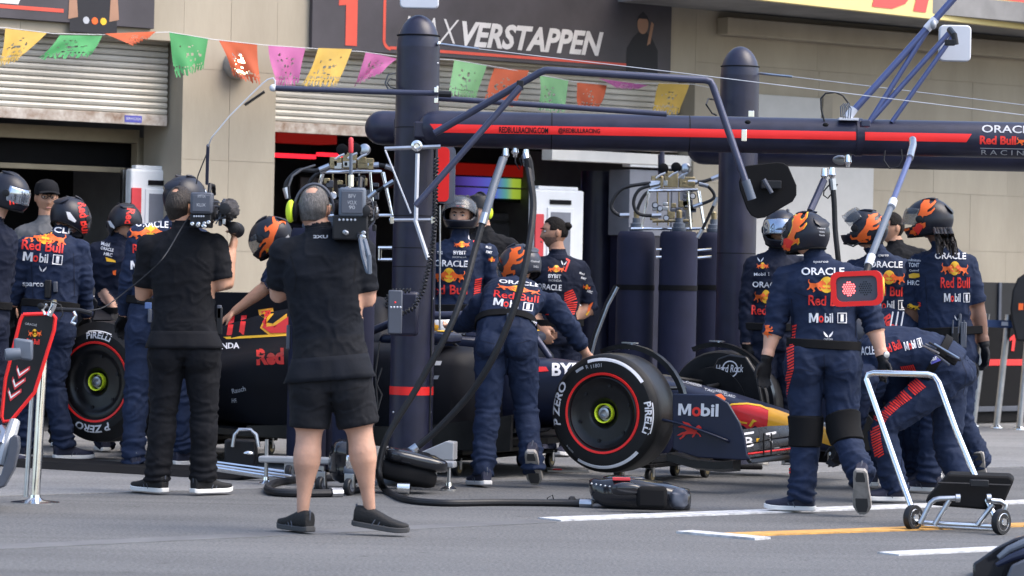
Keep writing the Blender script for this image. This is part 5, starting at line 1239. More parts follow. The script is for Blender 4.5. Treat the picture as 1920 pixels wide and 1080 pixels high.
def camera_rig(label, s, bat, low, mic, ant, lens, txt, batm):
    cx, cy, w, h = bat; t = thing('broadcast_camera', label, 'camera', W(cx, cy, s))
    o_ = W(cx, cy, s)
    b = MB(); b.box(o_ + Vector((0, .25, -.03)), (w / 2 / s * .9, .17, h / 2 / s * 1.0)); obj('camera_body', b, 'black_plastic', t, bevel=.01)
    b = MB(); b.box(o_ + Vector((0, .0, 0)), (w / 2 / s, .045, h / 2 / s)); bt_ = obj('battery', b, batm, t, bevel=.012)
    b = MB(); b.box(o_ + Vector((0, -.047, -.002)), (w / 2.5 / s, .004, h / 2.6 / s)); obj('battery_label', b, 'grey_plastic', bt_, bevel=.003)
    for i, (q, dy, ww) in enumerate(txt): flat_text(q, 'grey_print', bt_, o_ + Vector((-ww / 2, -.0515, dy)), (1, 0, 0), (0, 0, 1), ww, .018, 0)
    lx, ly, lw, lh = low; l_ = W(lx, ly, s)
    b = MB(); b.box(l_ + Vector((0, .03, 0)), (lw / 2 / s, .06, lh / 2 / s)); lo = obj('rear_panel', b, 'black_plastic', t, bevel=.008)
    rg = random.Random(int(cx))
    for k in range(5):
        b = MB(); b.ell(W(lx - lw * .3 + k * lw * .11, ly - lh * .32, s) + Vector((0, -.032, 0)), (.006, .004, .006), None, 8, 6); obj('button', b, 'antenna_white', lo)
    for k in range(7):
        b = MB(); q = W(lx + rg.uniform(-.4, .4) * lw, ly + rg.uniform(.0, .42) * lh, s); b.lathe(q + Vector((0, -.03, 0)), (0, -1, 0), [(0, .011), (.02, .011), (.022, .007), (.012, .005)], 12); obj('connector', b, rg.choice(['steel', 'grey_plastic', 'chrome', 'black_plastic']), lo)
    b = MB()
    m_ = W(mic[0], mic[1], s) + Vector((0, .12, 0)); b.ell(m_, (mic[2] / s, .15, mic[2] / s), None, 28, 20)
    b.v = [q + (q - m_).normalized() * random.uniform(-.004, .012) for q in b.v]; mo = obj('furry_microphone', b, 'gray_fur', t)
    b = MB(); b.lathe(m_ + Vector((-.01, -.15, 0)), (0, -1, 0), [(-.06, mic[2] * .55 / s), (.01, mic[2] * .6 / s), (.015, mic[2] * .3 / s)], 20); obj('microphone_end', b, 'black_plastic', mo)
    b = MB(); b.tube([o_ + Vector((.03, .1, h / 2 / s)), o_ + Vector((.03, .14, h / 2 / s + .05)), o_ + Vector((.03, .36, h / 2 / s + .05)), o_ + Vector((.03, .4, h / 2 / s))], .012, 8); obj('top_handle', b, 'black_plastic', t)
    q = W(lens[0], lens[1], s) + Vector((0, .25, 0)); b = MB(); b.lathe(q, (lens[2], .95, lens[3]), [(-.1, .015), (-.09, .034), (.05, .036), (.06, .042), (.16, .045), (.17, .03)], 24); obj('lens', b, 'black_plastic', t); b = MB(); b.tube([o_ + Vector((w / 2 / s * .6, .3, -.05)), q + Vector((0, -.02, 0))], .022, 10); obj('lens_mount', b, 'black_plastic', t)
    # side plates, knobs and loose leads on the right flank
    for k in range(9):
        b = MB(); q = W(cx + w * .62 + rg.uniform(0, .35) * w, cy + rg.uniform(-.2, 1.0) * h, s) + Vector((0, rg.uniform(.02, .12), 0)); b.box(q, (rg.uniform(.006, .018), .02, rg.uniform(.006, .02))); obj('side_fitting', b, rg.choice(['black_plastic', 'steel', 'grey_plastic', 'black_matte']), t, bevel=.003)
    for k in range(4):
        x0 = cx + w * .5; b = MB(); px_tube(b, [(x0 + rg.uniform(0, 8), cy - h * .2 + rg.uniform(0, 20)), (x0 + rg.uniform(10, 22), cy + rg.uniform(-5, 20)), (x0 + rg.uniform(8, 24), cy + h * .5 + rg.uniform(0, 12)), (x0 + rg.uniform(-4, 8), cy + h * .75 + rg.uniform(0, 14))], .004, s, 6); obj('lead', b, rg.choice(['rubber_hose', 'black_plastic', 'grey_plastic']), t)
    if ant:
        b = MB(); px_tube(b, [(ant[0], ant[1]), (ant[0], ant[2])], .009, s, 10); a_ = obj('antenna', b, 'slate_plastic', t)
        b = MB(); px_tube(b, [(ant[0], ant[2] + 22), (ant[0], ant[2])], .0125, s, 10, round_cap=True); obj('antenna_tip', b, 'red_soft', a_)
        b = MB(); px_tube(b, [(ant[0], ant[1]), (ant[0], ant[1] - 22)], .014, s, 10); obj('antenna_base', b, 'chrome', a_)
    return t
cr = camera_rig('shoulder broadcast camera with red tipped antenna carried by the cameraman in shorts', 378, (661, 379, 50, 54), (657, 427, 66, 46), (688, 396, 19), (658, 350, 262), (650, 420, 0, 0), [('BFV', .02, .035), ('VCLX', -.012, .045), ('90', -.036, .03)], 'slate_plastic')
b = MB(); px_tube(b, [(676, 448, 380), (681, 480, 382), (690, 510, 383), (693, 512, 384), (692, 480, 384), (684, 450, 382)], .012, 380, 6); obj('shoulder_strap', b, 'slate_plastic', cr)
camera_rig('shoulder broadcast camera with furry microphone carried by the cameraman in long trousers', 326, (379, 381, 42, 40), (377, 414, 40, 26), (426, 392, 18), None, (433, 427, .0, -.05), [('AMPTON', .03, .045), ('KLIX', -.02, .05)], 'grey_plastic')
# flexible hose hanger that ends at the rail
t = thing('hose_hanger', 'thin bent white rod with spring hanging from the rail end above the left cameraman', 'rod', W(450, 220, 318))
b = MB(); px_tube(b, [(388, 345, 312), (389, 300, 314), (390, 272, 315)], .010, 316, 8); obj('holder', b, 'tube_navy', t)
b = MB(); px_tube(b, [(390, 275, 315), (397, 258), (430, 218), (470, 178), (493, 156), (502, 149), (512, 146), (516, 152), (515, 164)], .0045, 316, 6); obj('rod', b, 'antenna_white', t)
b = MB(); coil(b, [(459, 197, 316), (496, 172, 316)], .008, 16, 316, .003); obj('spring', b, 'black_plastic', t)
b = MB(); px_tube(b, [(389, 285), (378, 312), (371, 330), (368, 345)], .004, 314, 6); obj('cord', b, 'rubber_hose', t)
# belt packs
def pack(r, x, y, w, h, m='black_plastic', name='belt_pack', dz=-.05, label=None):
    p = W(x, y, r['sc']); dd = RAY(x, y); hh = r['bvh'].ray_cast(EYEP, dd)
    if hh[0]: p = hh[0] - dd * .015
    b = MB(); b.box(p, (w / 2 / r['sc'], .016, h / 2 / r['sc'])); return obj(name, b, m, r['th'], bevel=.006)
pack(PEOPLE['cam_left'], 411, 602, 12, 52); pack(PEOPLE['cam_left'], 411, 585, 9, 26, 'grey_plastic'); pack(PEOPLE['cam_front'], 541, 632, 8, 46, 'grey_plastic')

# ---- mechanics on the left
def crew(key, label, s, J, **k):
    r = person(key, label, s, J, group='pit crew mechanics', **k); top = OUT.get(k.get('outfit', 'suit'), OUT['suit'])['top']; collar(r, k.get('top', top), .022, .077); return r
r = crew('m3', 'mechanic in helmet leaning over the rear wheel, leftmost back view with Mobil lettering', 276, dict(
    head=(132, 408, .12), neck=(108, 446, .04), pelvis=(92, 598), shA=(52, 464), shB=(148, 468, .04), elA=(36, 528, .03), wrA=(24, 572, .06), elB=(158, 536, .06), wrB=(163, 594, .16),
    hipA=(72, 612), hipB=(112, 612), knA=(60, 722), anA=(48, 836), knB=(100, 728), anB=(122, 836)), face=(.25, 1), bulk=1.08, slv=('f', .95),
    feet=dict(A=dict(d=(.3, .9, 0)), B=dict(d=(.75, .45, 0))))
marks(r, [('T', 'ORACLE', 97, 430, 80, 11, 6, 'white_print'), ('BULLS', 86, 444, 70, 28, 8), ('T', 'Red Bull', 80, 462, 78, 18, 6, 'red_print', .018), ('MOBIL', 80, 484, 74, 17, 6), ('WINGS', 80, 504, 14, 11, 8),
    ('T', 'sparco', 62, 535, 40, 10, 2, 'white_print')])
pack(r, 90, 542, 12, 34); pack(r, 104, 538, 8, 20, 'grey_plastic')
h = helmet(r['th'], r['P']['head'], Vector((.55, .72, -.45)), UPZ, sc=1.02)
helm_marks(h, h, [('T', 'Red Bull', 158, 410, 62, 17, 82, 'red_print'), ('POLY', [(124, 397), (131, 398), (143, 414), (140, 417), (128, 411)], 'white_print'), ('POLY', [(88, 398), (94, 398), (92, 408), (86, 410)], 'white_print')])

r = crew('m4', 'mechanic in black helmet bending behind the rear wheel between two colleagues', 264, dict(
    head=(234, 418, .0), neck=(218, 452), pelvis=(222, 600, .1), shA=(184, 472), shB=(250, 474), elA=(198, 540), wrA=(214, 582, -.05), elB=(262, 540), wrB=(262, 590),
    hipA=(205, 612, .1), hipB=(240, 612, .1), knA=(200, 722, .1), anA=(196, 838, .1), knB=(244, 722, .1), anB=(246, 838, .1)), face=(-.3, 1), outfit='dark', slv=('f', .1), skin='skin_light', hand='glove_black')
marks(r, [('T', 'Mobil', 198, 458, 16, 7, 12, 'white_print'), ('T', 'ORACLE', 201, 467, 24, 6, 12, 'white_print'), ('T', 'HRC', 203, 477, 16, 6, 12, 'white_print'), ('BAR', [(198, 482), (216, 488), (217, 492), (200, 490)], 'yellow_print'), ('BAR', [(211, 508), (218, 506), (217, 516), (212, 515)], 'orange_print')])
h = helmet(r['th'], r['P']['head'], Vector((-.25, .8, -.55)), UPZ, sc=1.0)
helm_marks(h, h, [('T', 'Red Bull', 240, 424, 66, 15, 100, 'red_print'), ('POLY', [(203, 414), (208, 414), (220, 432), (217, 435), (207, 424)], 'white_print')])

r = crew('m5', 'mechanic in navy overalls partly hidden behind the left cameraman, white soled shoes', 288, dict(
    head=(347, 372, .12), neck=(322, 425, .05), pelvis=(292, 600), shA=(262, 442), shB=(372, 448, .05), elA=(242, 520), wrA=(232, 588, .12), elB=(378, 530, .1), wrB=(345, 590, .2),
    hipA=(268, 612), hipB=(318, 612), knA=(255, 742), anA=(250, 866), knB=(336, 738, .1), anB=(340, 846, .15)), face=(.35, 1), bulk=1.05,
    feet=dict(A=dict(d=(-.3, .8, 0)), B=dict(d=(.5, .7, 0))))
marks(r, [('T', 'ORACLE', 285, 420, 62, 13, 3, 'white_print'), ('BULLS', 283, 436, 74, 26, 0), ('T', 'Red Bull', 279, 466, 60, 17, 0, 'red_print', .018), ('MOBIL', 278, 497, 66, 16, 0)])
b = MB(); b.box(W(278, 573, 296), (.02, .02, .02)); obj('buckle', b, 'tape_blue', r['th'], bevel=.003)
pack(r, 262, 548, 10, 40); pack(r, 281, 592, 7, 26, 'grey_plastic')
h = helmet(r['th'], r['P']['head'], Vector((.55, .8, -.15)), UPZ, sc=1.08, visor='visor_mirror')

r = crew('m7', 'mechanic in bull painted helmet reaching to the car, behind the cameraman in shorts', 282, dict(
    head=(508, 446, .25), neck=(548, 474, .3), pelvis=(600, 606, .35), shA=(520, 502, .2), shB=(585, 500, .45), elA=(502, 536, .1), wrA=(440, 584, .05), elB=(560, 560, .5), wrB=(580, 606, .4),
    hipA=(585, 615, .3), hipB=(620, 615, .4), knA=(585, 735, .3), anA=(585, 848, .3), knB=(625, 735, .4), anB=(630, 846, .4)), face=(-.8, .3), slv=('f', .05), skin='skin_tan', hand='skin_tan', hands=dict(A=dict(pn=(0, 0, -1))))
h = helmet(r['th'], r['P']['head'], Vector((-.78, .15, -.55)), UPZ, sc=1.02)
helm_marks(h, h, [('BULL', 506, 448, 78, 34, 112, 'orange_print', False), ('POLY', [(500, 466), (508, 466), (507, 490), (499, 488)], 'yellow_print'), ('POLY', [(525, 454), (540, 440), (543, 446), (531, 459)], 'grey_print')])

r = crew('m1', 'mechanic in helmet with mirrored visor cut by the left edge of the frame', 285, dict(
    head=(14, 362), neck=(-16, 420), pelvis=(-34, 600), shA=(-72, 450), shB=(12, 448), elA=(-70, 530), wrA=(-60, 600), elB=(8, 530, .1), wrB=(-6, 594, .1),
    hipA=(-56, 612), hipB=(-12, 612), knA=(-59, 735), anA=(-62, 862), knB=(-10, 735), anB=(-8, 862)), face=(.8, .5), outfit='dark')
h = helmet(r['th'], r['P']['head'], Vector((.9, -.25, -.30)), UPZ, sc=1.0, visor='visor_mirror')
for k in range(6): helm_marks(h, h, [('POLY', [(18 + k * 6, 384 - k), (21 + k * 6, 384 - k), (21 + k * 6, 374 + (k % 2) * 3 - k), (18 + k * 6, 375 + (k % 2) * 3 - k)], 'red_print')])
r = person('cap_man', 'man in dark cap and glasses with grey shirt standing in the left garage', 256, dict(
    head=(87, 372), neck=(87, 418), pelvis=(85, 590), shA=(46, 440), shB=(128, 440), elA=(34, 512), wrA=(22, 566, -.05), elB=(138, 512), wrB=(134, 580),
    hipA=(64, 602), hipB=(106, 602), knA=(62, 715), anA=(60, 825), knB=(108, 715), anB=(110, 825)), face=(.1, -1), top='shirt_grey', leg='shirt_black', slv=('u', .8), hand='skin_tan', skin='skin_tan', shoe='shoe_black', belt=False,
    head=dict(hair='hair_dark', thick=.05), headf=[(.35, -1, -.05)])
P_ = r['P']; cp = MB(); hc = P_['head']; f_ = Vector((.33, -.94, 0)); x_ = f_.cross(UPZ)
cp.rings([ellring(hc + UPZ * z, x_, f_, a, q, 28, 2) for z, a, q in ((.03, .090, .108), (.07, .090, .108), (.11, .078, .092), (.135, .045, .055), (.142, .005, .005))]); co_ = obj('cap', cp, 'shirt_black', r['th'])
cp = MB(); cp.quadgrid(lambda u, v: hc + UPZ * (.045 - .015 * v + .012 * math.sin(math.pi * u)) + x_ * ((u - .5) * .15) + f_ * (.095 + .075 * v * math.sin(math.pi * (.15 + .7 * u))), 12, 4); obj('cap_brim', cp, 'shirt_black', co_, solid=.004)
b = MB()
for q in (-1, 1): b.tube([hc + f_ * .108 + x_ * (q * .033 + .024 * math.cos(a * .524)) + UPZ * (.012 + .019 * math.sin(a * .524)) for a in range(13)], .0028, 6)
b.tube([hc + f_ * .112 + x_ * -.01 + UPZ * .015, hc + f_ * .112 + x_ * .01 + UPZ * .015], .0028, 6); obj('glasses', b, 'black_plastic', r['th'])
b = MB(); wr_ = P_['wrA']; b.lathe(wr_ - UPZ * .02, (P_['wrA'] - P_['elA']), [(0, .037), (.03, .037)], 18); obj('wristband', b, 'wrist_orange', r['th'])

r = crew('m9', 'helmeted mechanic facing the camera beyond the cockpit, visor open, right of the first pillar', 262, dict(
    head=(864, 406), neck=(862, 456), pelvis=(862, 602), shA=(810, 474), shB=(914, 476), elA=(796, 552), wrA=(822, 606, -.1), elB=(930, 550), wrB=(912, 606, -.12),
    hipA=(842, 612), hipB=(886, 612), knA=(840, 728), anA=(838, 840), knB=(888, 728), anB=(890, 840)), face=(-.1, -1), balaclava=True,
    head=dict(beard='stubble', brow='hair_dark'), headf=[(-.18, -1, -.05)])
marks(r, [('BULLS', 866, 458, 26, 12, 0), ('T', 'BYBIT', 862, 474, 24, 7, 0, 'white_print'), ('T', 'HONDA', 862, 482, 26, 4, 0, 'grey_print'), ('T', 'ORACLE', 846, 494, 62, 12, 2, 'white_print'), ('BULLS', 842, 516, 56, 27, 2), ('T', 'Red Bull', 838, 543, 76, 18, 0, 'red_print', .018),
    ('WINGS', 881, 446, 9, 9, 20), ('BAR', [(884, 433), (892, 440), (889, 455), (887, 454), (889, 441), (882, 436)], 'red_print'), ('T', 'TAG', 825, 474, 10, 6, 0, 'white_print'), ('T', 'Mobil', 916, 464, 10, 5, 12, 'white_print'), ('T', 'RIMT', 917, 473, 11, 5, 12, 'white_print'), ('BULLS', 922, 486, 11, 10, 10),
    ('STRIPES', [(897, 522), (893, 560)], 6, 9, 2), ('T', 'SHELL PLAY', 838, 577, 30, 4, 2, 'grey_print')])
h = helmet(r['th'], r['P']['head'] + Vector((0, 0, .012)), Vector((-.18, -1, -.06)), UPZ, sc=1.02, shell='helmet_shell', visor='visor_clear', open_=32)
helm_marks(h, h, [('T', 'ORACLE', 863, 381, 17, 4, 0, 'white_print'), ('T', 'Red Bull', 863, 386, 17, 4, 0, 'red_print'), ('T', 'RACING', 863, 391, 17, 3, 0, 'grey_print')])
r = person('headset_man', 'man in black with cap and neon headset standing behind the open visor mechanic', 250, dict(
    head=(900, 398), neck=(908, 440), pelvis=(912, 590), shA=(872, 462), shB=(954, 464), elA=(866, 530), wrA=(870, 590), elB=(962, 530), wrB=(955, 590),
    hipA=(892, 600), hipB=(934, 600), knA=(890, 710), anA=(890, 818), knB=(935, 710), anB=(936, 818)), face=(-.5, -1), top='shirt_black', leg='shirt_black', slv=('u', .8), hand='skin_light', shoe='shoe_black', belt=False,
    head=dict(hair='hair_dark', thick=.05), headf=[(-.7, -.7, 0)])
hc = r['P']['head']; b = MB(); x_ = Vector((.7, -.7, 0)); f_ = Vector((-.7, -.7, 0)); b.rings([ellring(hc + UPZ * z, x_, f_, a, q, 26, 2) for z, a, q in ((.03, .090, .108), (.08, .088, .105), (.12, .070, .085), (.14, .02, .03))]); obj('cap', b, 'black_plastic', r['th'])
b = MB(); b.ell(hc + x_ * .095 - UPZ * .005, (.026, .04, .05), (x_, f_, UPZ)); obj('ear_cup', b, 'neon_yellow', r['th'])
b = MB(); b.tube([hc + x_ * (.1 * math.cos(R(a))) + UPZ * (.15 * math.sin(R(a))) for a in range(0, 181, 12)], .008, 8); obj('headband', b, 'black_plastic', r['th'])

r = crew('m11', 'bare headed mechanic with dark hair bun standing with hand on hip, facing left', 255, dict(
    head=(1039, 437), neck=(1046, 484), pelvis=(1046, 630), shA=(1004, 502, -.02), shB=(1086, 506, .06), elA=(988, 574), wrA=(1012, 612, -.12), elB=(1108, 576, .05), wrB=(1068, 606, -.04),
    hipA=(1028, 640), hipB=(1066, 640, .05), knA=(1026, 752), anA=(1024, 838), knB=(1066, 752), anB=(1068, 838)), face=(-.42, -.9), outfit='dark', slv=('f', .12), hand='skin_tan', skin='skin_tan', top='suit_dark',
    head=dict(hair='hair_dark', thick=.04, beard='stubble', nape=-.03), headf=[(-1, -.22, -.02)])
b = MB(); b.ell(W(1064, 424, 255), (.032, .032, .028)); b.v = [q + Vector((random.uniform(-.004, .004), 0, random.uniform(-.004, .004))) for q in b.v]; obj('hair_bun', b, 'hair_dark', r['th'])
marks(r, [('BULLS', 1043, 504, 28, 13, 0), ('T', 'BYBIT', 1040, 518, 24, 7, 3, 'white_print'), ('T', 'HONDA', 1041, 526, 24, 4, 3, 'grey_print'), ('T', 'ORACLE', 1030, 538, 46, 11, 4, 'white_print'), ('BULLS', 1030, 560, 38, 20, 4), ('T', 'Red Bull', 1028, 580, 44, 14, 4, 'red_print', .018), ('WINGS', 1057, 493, 11, 9, 10), ('BAR', [(1062, 484), (1069, 488), (1061, 510), (1058, 508), (1065, 490), (1061, 487)], 'red_print'),
    ('STRIPES', [(1066, 545), (1070, 566), (1068, 592)], lambda u: 8 + 4 * math.sin(3.1 * u), 11, 2), ('T', 'Mobil', 1091, 513, 10, 4, 20, 'white_print'), ('T', 'RIMT', 1094, 522, 10, 4, 20, 'white_print'), ('BULLS', 1100, 538, 13, 9, 15), ('T', 'HRC', 1106, 547, 10, 5, 20, 'white_print'), ('BAR', [(1104, 572), (1112, 566), (1106, 582), (1100, 588)], 'orange_print'), ('BAR', [(1101, 585), (1106, 583), (1100, 592), (1098, 590)], 'yellow_print')])

r = crew('m12', 'helmeted mechanic bending over the cockpit side of the car, back towards the camera', 301, dict(
    head=(974, 500, .44), neck=(972, 548, .36), mid=(954, 574, .16), pelvis=(948, 632), shA=(902, 574, .28), shB=(1034, 572, .30), elA=(878, 604, .42), wrA=(852, 612, .62), elB=(1072, 620, .36), wrB=(1097, 660, .42),
    hipA=(922, 646), hipB=(976, 646), knA=(914, 768, -.02), anA=(905, 886, -.06), knB=(986, 768, .06), anB=(1000, 880, -.04)), face=(.05, 1), bulk=1.04, vox=.009, slv=('f', .78), hand='skin_light',
    feet=dict(A=dict(d=(-.35, .85, -.05)), B=dict(d=(.12, .66, -.72), ground=False, tread=True, sc=1.0)))
marks(r, [('T', 'ORACLE', 974, 531, 76, 7, 6, 'white_print'), ('BULLS', 972, 542, 74, 12, 9), ('T', 'Red Bull', 968, 556, 84, 13, 8, 'red_print', .01), ('MOBIL', 962, 571, 74, 14, 9), ('WINGS', 955, 582, 14, 10, 6),
    ('STRIPES', [(1024, 588), (1018, 606)], 5, 5, 2)])
h = helmet(r['th'], r['P']['head'], Vector((-.62, .50, -.40)), UPZ, sc=1.02, shell='helmet_slate')
helm_marks(h, h, [('BULL', 960, 492, 66, 36, -52, 'orange_print', False), ('POLY', [(931, 490), (938, 482), (944, 505), (936, 514)], 'orange_print'), ('T', 'Castrol', 1003, 490, 16, 4, 4, 'grey_print'), ('T', 'SHELL', 1005, 500, 10, 4, 4, 'grey_print')])
def belt_patch(r, t, x, y, w, h, a, col='blue_print'):
    bb = bvh_of(r['belt']) if 'belt' in r else r['bvh']
    par = r['th']; decal_px('belt_patch', place2d(poly2d([(0, 0), (1, 0), (1, 1), (0, 1)]), x, y, w, h, a), bb, col, par, off=.003)
    write_px(t, bb, 'white_print', par, x, y, w * .86, h * .66, a, bold=.03, off=.006)
belt_patch(r, 'sparco', 928, 596, 38, 12, -6); belt_patch(r, 'sp', 986, 602, 14, 12, 12); belt_patch(r, 'rco', 1000, 606, 12, 12, 20)
pack(r, 955, 596, 10, 18, 'grey_plastic')

# ---- right hand group
r = crew('m13', 'mechanic with clear visor half hidden between the second pillar and a walking colleague', 276, dict(
    head=(1464, 432), neck=(1458, 480), pelvis=(1454, 640), shA=(1414, 500), shB=(1502, 500), elA=(1402, 576, -.02), wrA=(1400, 646, -.05), elB=(1512, 576), wrB=(1505, 650),
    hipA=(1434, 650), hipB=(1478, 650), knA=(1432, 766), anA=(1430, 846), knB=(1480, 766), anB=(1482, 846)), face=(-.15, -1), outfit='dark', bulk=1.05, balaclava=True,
    head=dict(), headf=[(.05, -1, -.25)])
marks(r, [('T', 'Mobil 1', 1428, 514, 28, 6, -2, 'white_print'), ('BULLS', 1430, 498, 20, 12, 0), ('WINGS', 1426, 487, 12, 9, 0), ('T', 'ORACLE', 1440, 534, 58, 11, 2, 'white_print'), ('BULLS', 1436, 556, 40, 25, 4), ('T', 'Red Bull', 1440, 582, 62, 18, 2, 'red_print', .018)])
h = helmet(r['th'], r['P']['head'], Vector((-.05, -1, -.25)), UPZ, sc=1.02, visor='visor_mirror', open_=18)

r = crew('m14', 'mechanic in bull painted helmet walking left and pulling the chrome trolley behind him', 330, dict(
    head=(1511, 442, .02), neck=(1534, 492), mid=(1545, 580), pelvis=(1543, 668), shA=(1474, 524, .04), shB=(1606, 526, -.02), elA=(1452, 610, .03), wrA=(1438, 672, .0), elB=(1636, 600, -.03), wrB=(1655, 672, -.08),
    hipA=(1508, 680), hipB=(1578, 680), knA=(1511, 808, .02), anA=(1503, 936), knB=(1580, 806, -.04), anB=(1617, 896, -.22)), face=(-.25, 1), bulk=1.12, vox=.009, belt_t=.13, slv=('f', .30), hand='glove_black', skin='skin_light', glovecuff=.93,
    feet=dict(A=dict(d=(-.92, .25, 0)), B=dict(d=(.12, .5, -.85), ground=False, tread=True, sc=1.02)), hands=dict(A=dict(d=(-.15, .1, -1), curl=20), B=dict(d=(.05, -.25, -.85), pn=(-.8, -.6, 0), curl=55, side=-1)))
marks(r, [('T', 'sparco', 1539, 492, 28, 5, 0, 'grey_print'), ('T', 'ORACLE', 1543, 509, 80, 14, 0, 'white_print'), ('BULLS', 1550, 534, 66, 30, 2), ('T', 'Red Bull', 1552, 564, 72, 19, 2, 'red_print', .018), ('MOBIL', 1552, 596, 70, 18, 0), ('WINGS', 1553, 627, 18, 12, 0), ('T', 'CASTORE', 1553, 636, 17, 3, 0, 'grey_print'),
    ('STRIPES', [(1486, 610), (1482, 650), (1483, 690), (1474, 728), (1470, 755)], lambda u: 8 - 4 * u, 26, 3), ('BULL', 1440, 620, 20, 22, -60, 'orange_print', False), ('STRIPES', [(1478, 848), (1480, 890)], 3, 6, 1)])
for x, y in ((1516, 818), (1588, 812)):
    pass
b = MB(); wq = r['P']['wrB']; b.lathe(wq - (r['P']['wrB'] - r['P']['elB']).normalized() * .035, (r['P']['wrB'] - r['P']['elB']), [(0, .0335), (.022, .0335)], 20); wt = obj('watch_strap', b, 'black_matte', r['th'])
b = MB(); b.lathe(W(1661, 665, 338), (.5, -1, 0), [(0, .018), (.010, .018), (.011, .014)], 18); obj('watch_face', b, 'steel', wt)
def kneepad(r, s_):
    kn, hp, an = r['P']['kn' + s_], r['P']['hip' + s_], r['P']['an' + s_]; b = MB(); k = 20; rs = []
    for t, e_ in ((-.09, .002), (-.08, .012), (0, .016), (.08, .012), (.09, .002)):
        c_ = kn + ((an - kn).normalized() if t > 0 else (kn - hp).normalized()) * t; ax_ = (an - hp).normalized(); X = Vector((1, 0, 0)); X = (X - ax_ * X.dot(ax_)).normalized(); Y = ax_.cross(X); ring = []
        for j in range(k):
            d = X * math.cos(2 * math.pi * j / k) + Y * math.sin(2 * math.pi * j / k); hh = r['bvh'].ray_cast(c_, d, .2); ring.append((hh[0] if hh[0] else c_ + d * .08) + d * e_)
        rs.append(ring)
    b.rings(rs, True, False); obj('knee_pad', b, 'black_matte', r['th'], solid=.004)
kneepad(r, 'A'); kneepad(r, 'B')
h = helmet(r['th'], r['P']['head'], Vector((-.62, .70, -.14)), UPZ, sc=.98)
helm_marks(h, h, [('BULL', 1491, 432, 84, 36, -62, 'yellow_print', False), ('BULL', 1491, 433, 78, 31, -62, 'orange_print', False), ('POLY', [(1463, 468), (1470, 462), (1483, 466), (1472, 484), (1464, 482)], 'orange_print'), ('POLY', [(1464, 455), (1474, 445), (1488, 452), (1482, 466), (1468, 464)], 'red_print'), ('T', 'Castrol', 1540, 428, 14, 3, 4, 'grey_print'), ('T', 'HONDA', 1541, 435, 10, 3, 4, 'grey_print'), ('T', 'Rauch', 1541, 441, 10, 3, 4, 'grey_print')])

r = crew('m15', 'mechanic with raised helmet visor in profile behind the red signal lamp on the boom', 292, dict(
    head=(1622, 432, .02), neck=(1648, 482), pelvis=(1655, 640), shA=(1604, 508, .05), shB=(1700, 510), elA=(1590, 586, .1), wrA=(1588, 650, .05), elB=(1706, 590), wrB=(1700, 655, .1),
    hipA=(1634, 650), hipB=(1682, 650), knA=(1632, 775), anA=(1630, 892), knB=(1685, 775), anB=(1686, 892)), face=(-.3, 1), bulk=1.05)
marks(r, [('T', 'sparco', 1656, 480, 20, 5, 0, 'grey_print'), ('T', 'ORACLE', 1661, 496, 62, 12, 1, 'white_print'), ('BULLS', 1667, 520, 54, 26, 2), ('T', 'Red Bull', 1664, 546, 64, 18, 2, 'red_print', .018), ('MOBIL', 1668, 572, 62, 17, 0)])
for x in (1668, 1678, 1688):
    b = MB(); px_tube(b, [(x, 620, 305), (x + 6, 585, 303)], .005, 304, 6); obj('radio_aerial', b, 'grey_print', r['th'])
pack(r, 1682, 614, 16, 22, 'grey_plastic')
h = helmet(r['th'], r['P']['head'], Vector((-.93, .33, -.02)), UPZ, sc=.98, open_=46)
helm_marks(h, h, [('BULL', 1628, 428, 66, 34, -50, 'orange_print', False), ('POLY', [(1606, 463), (1620, 448), (1628, 452), (1612, 464)], 'orange_print')])
b = MB(); px_tube(b, [(1589, 458, 296), (1600, 462, 297), (1612, 455, 298)], .005, 296, 6, round_cap=True); obj('microphone', b, 'black_plastic', r['th'])
r = person('far_man', 'dark haired man seen in part behind the raised visor mechanic at the wall', 245, dict(
    head=(1671, 428), neck=(1680, 466), pelvis=(1688, 610), shA=(1650, 482), shB=(1726, 484), elA=(1642, 550), wrA=(1640, 610), elB=(1732, 550), wrB=(1730, 610),
    hipA=(1670, 620), hipB=(1708, 620), knA=(1670, 720), anA=(1668, 800), knB=(1710, 720), anB=(1710, 800)), face=(-.7, -.6), top='shirt_black', leg='shirt_black', shoe='shoe_black', hand='skin_tan', skin='skin_tan', belt=False, head=dict(hair='hair_dark', thick=.07), headf=[(-.9, -.4, 0)])

r = crew('m17', 'stooping mechanic in slate helmet between the trolley puller and the dreadlocked mechanic', 296, dict(
    head=(1602, 626, .0), neck=(1634, 622, .02), mid=(1690, 622), pelvis=(1740, 680, .1), shA=(1634, 640, .25), shB=(1650, 640, -.12), elA=(1640, 715, .25), wrA=(1620, 770, .2), elB=(1648, 712, -.1), wrB=(1628, 765, .0),
    hipA=(1738, 694, .18), hipB=(1748, 696, .02), knA=(1715, 800, .2), anA=(1716, 880, .25), knB=(1728, 800, .05), anB=(1738, 884, .2)), face=(-1, .05), feet=dict(A=dict(d=(-.8, -.1, 0)), B=dict(d=(-.8, -.2, -.2), ground=False)), belt=False)
marks(r, [('T', 'Red', 1668, 604, 26, 18, 55, 'red_print', .04), ('T', 'Mob', 1690, 630, 26, 14, 55, 'white_print', .03)])
h = helmet(r['th'], r['P']['head'], Vector((-.8, -.1, -.6)), Vector((-.4, 0, .9)), sc=.95, shell='helmet_slate')

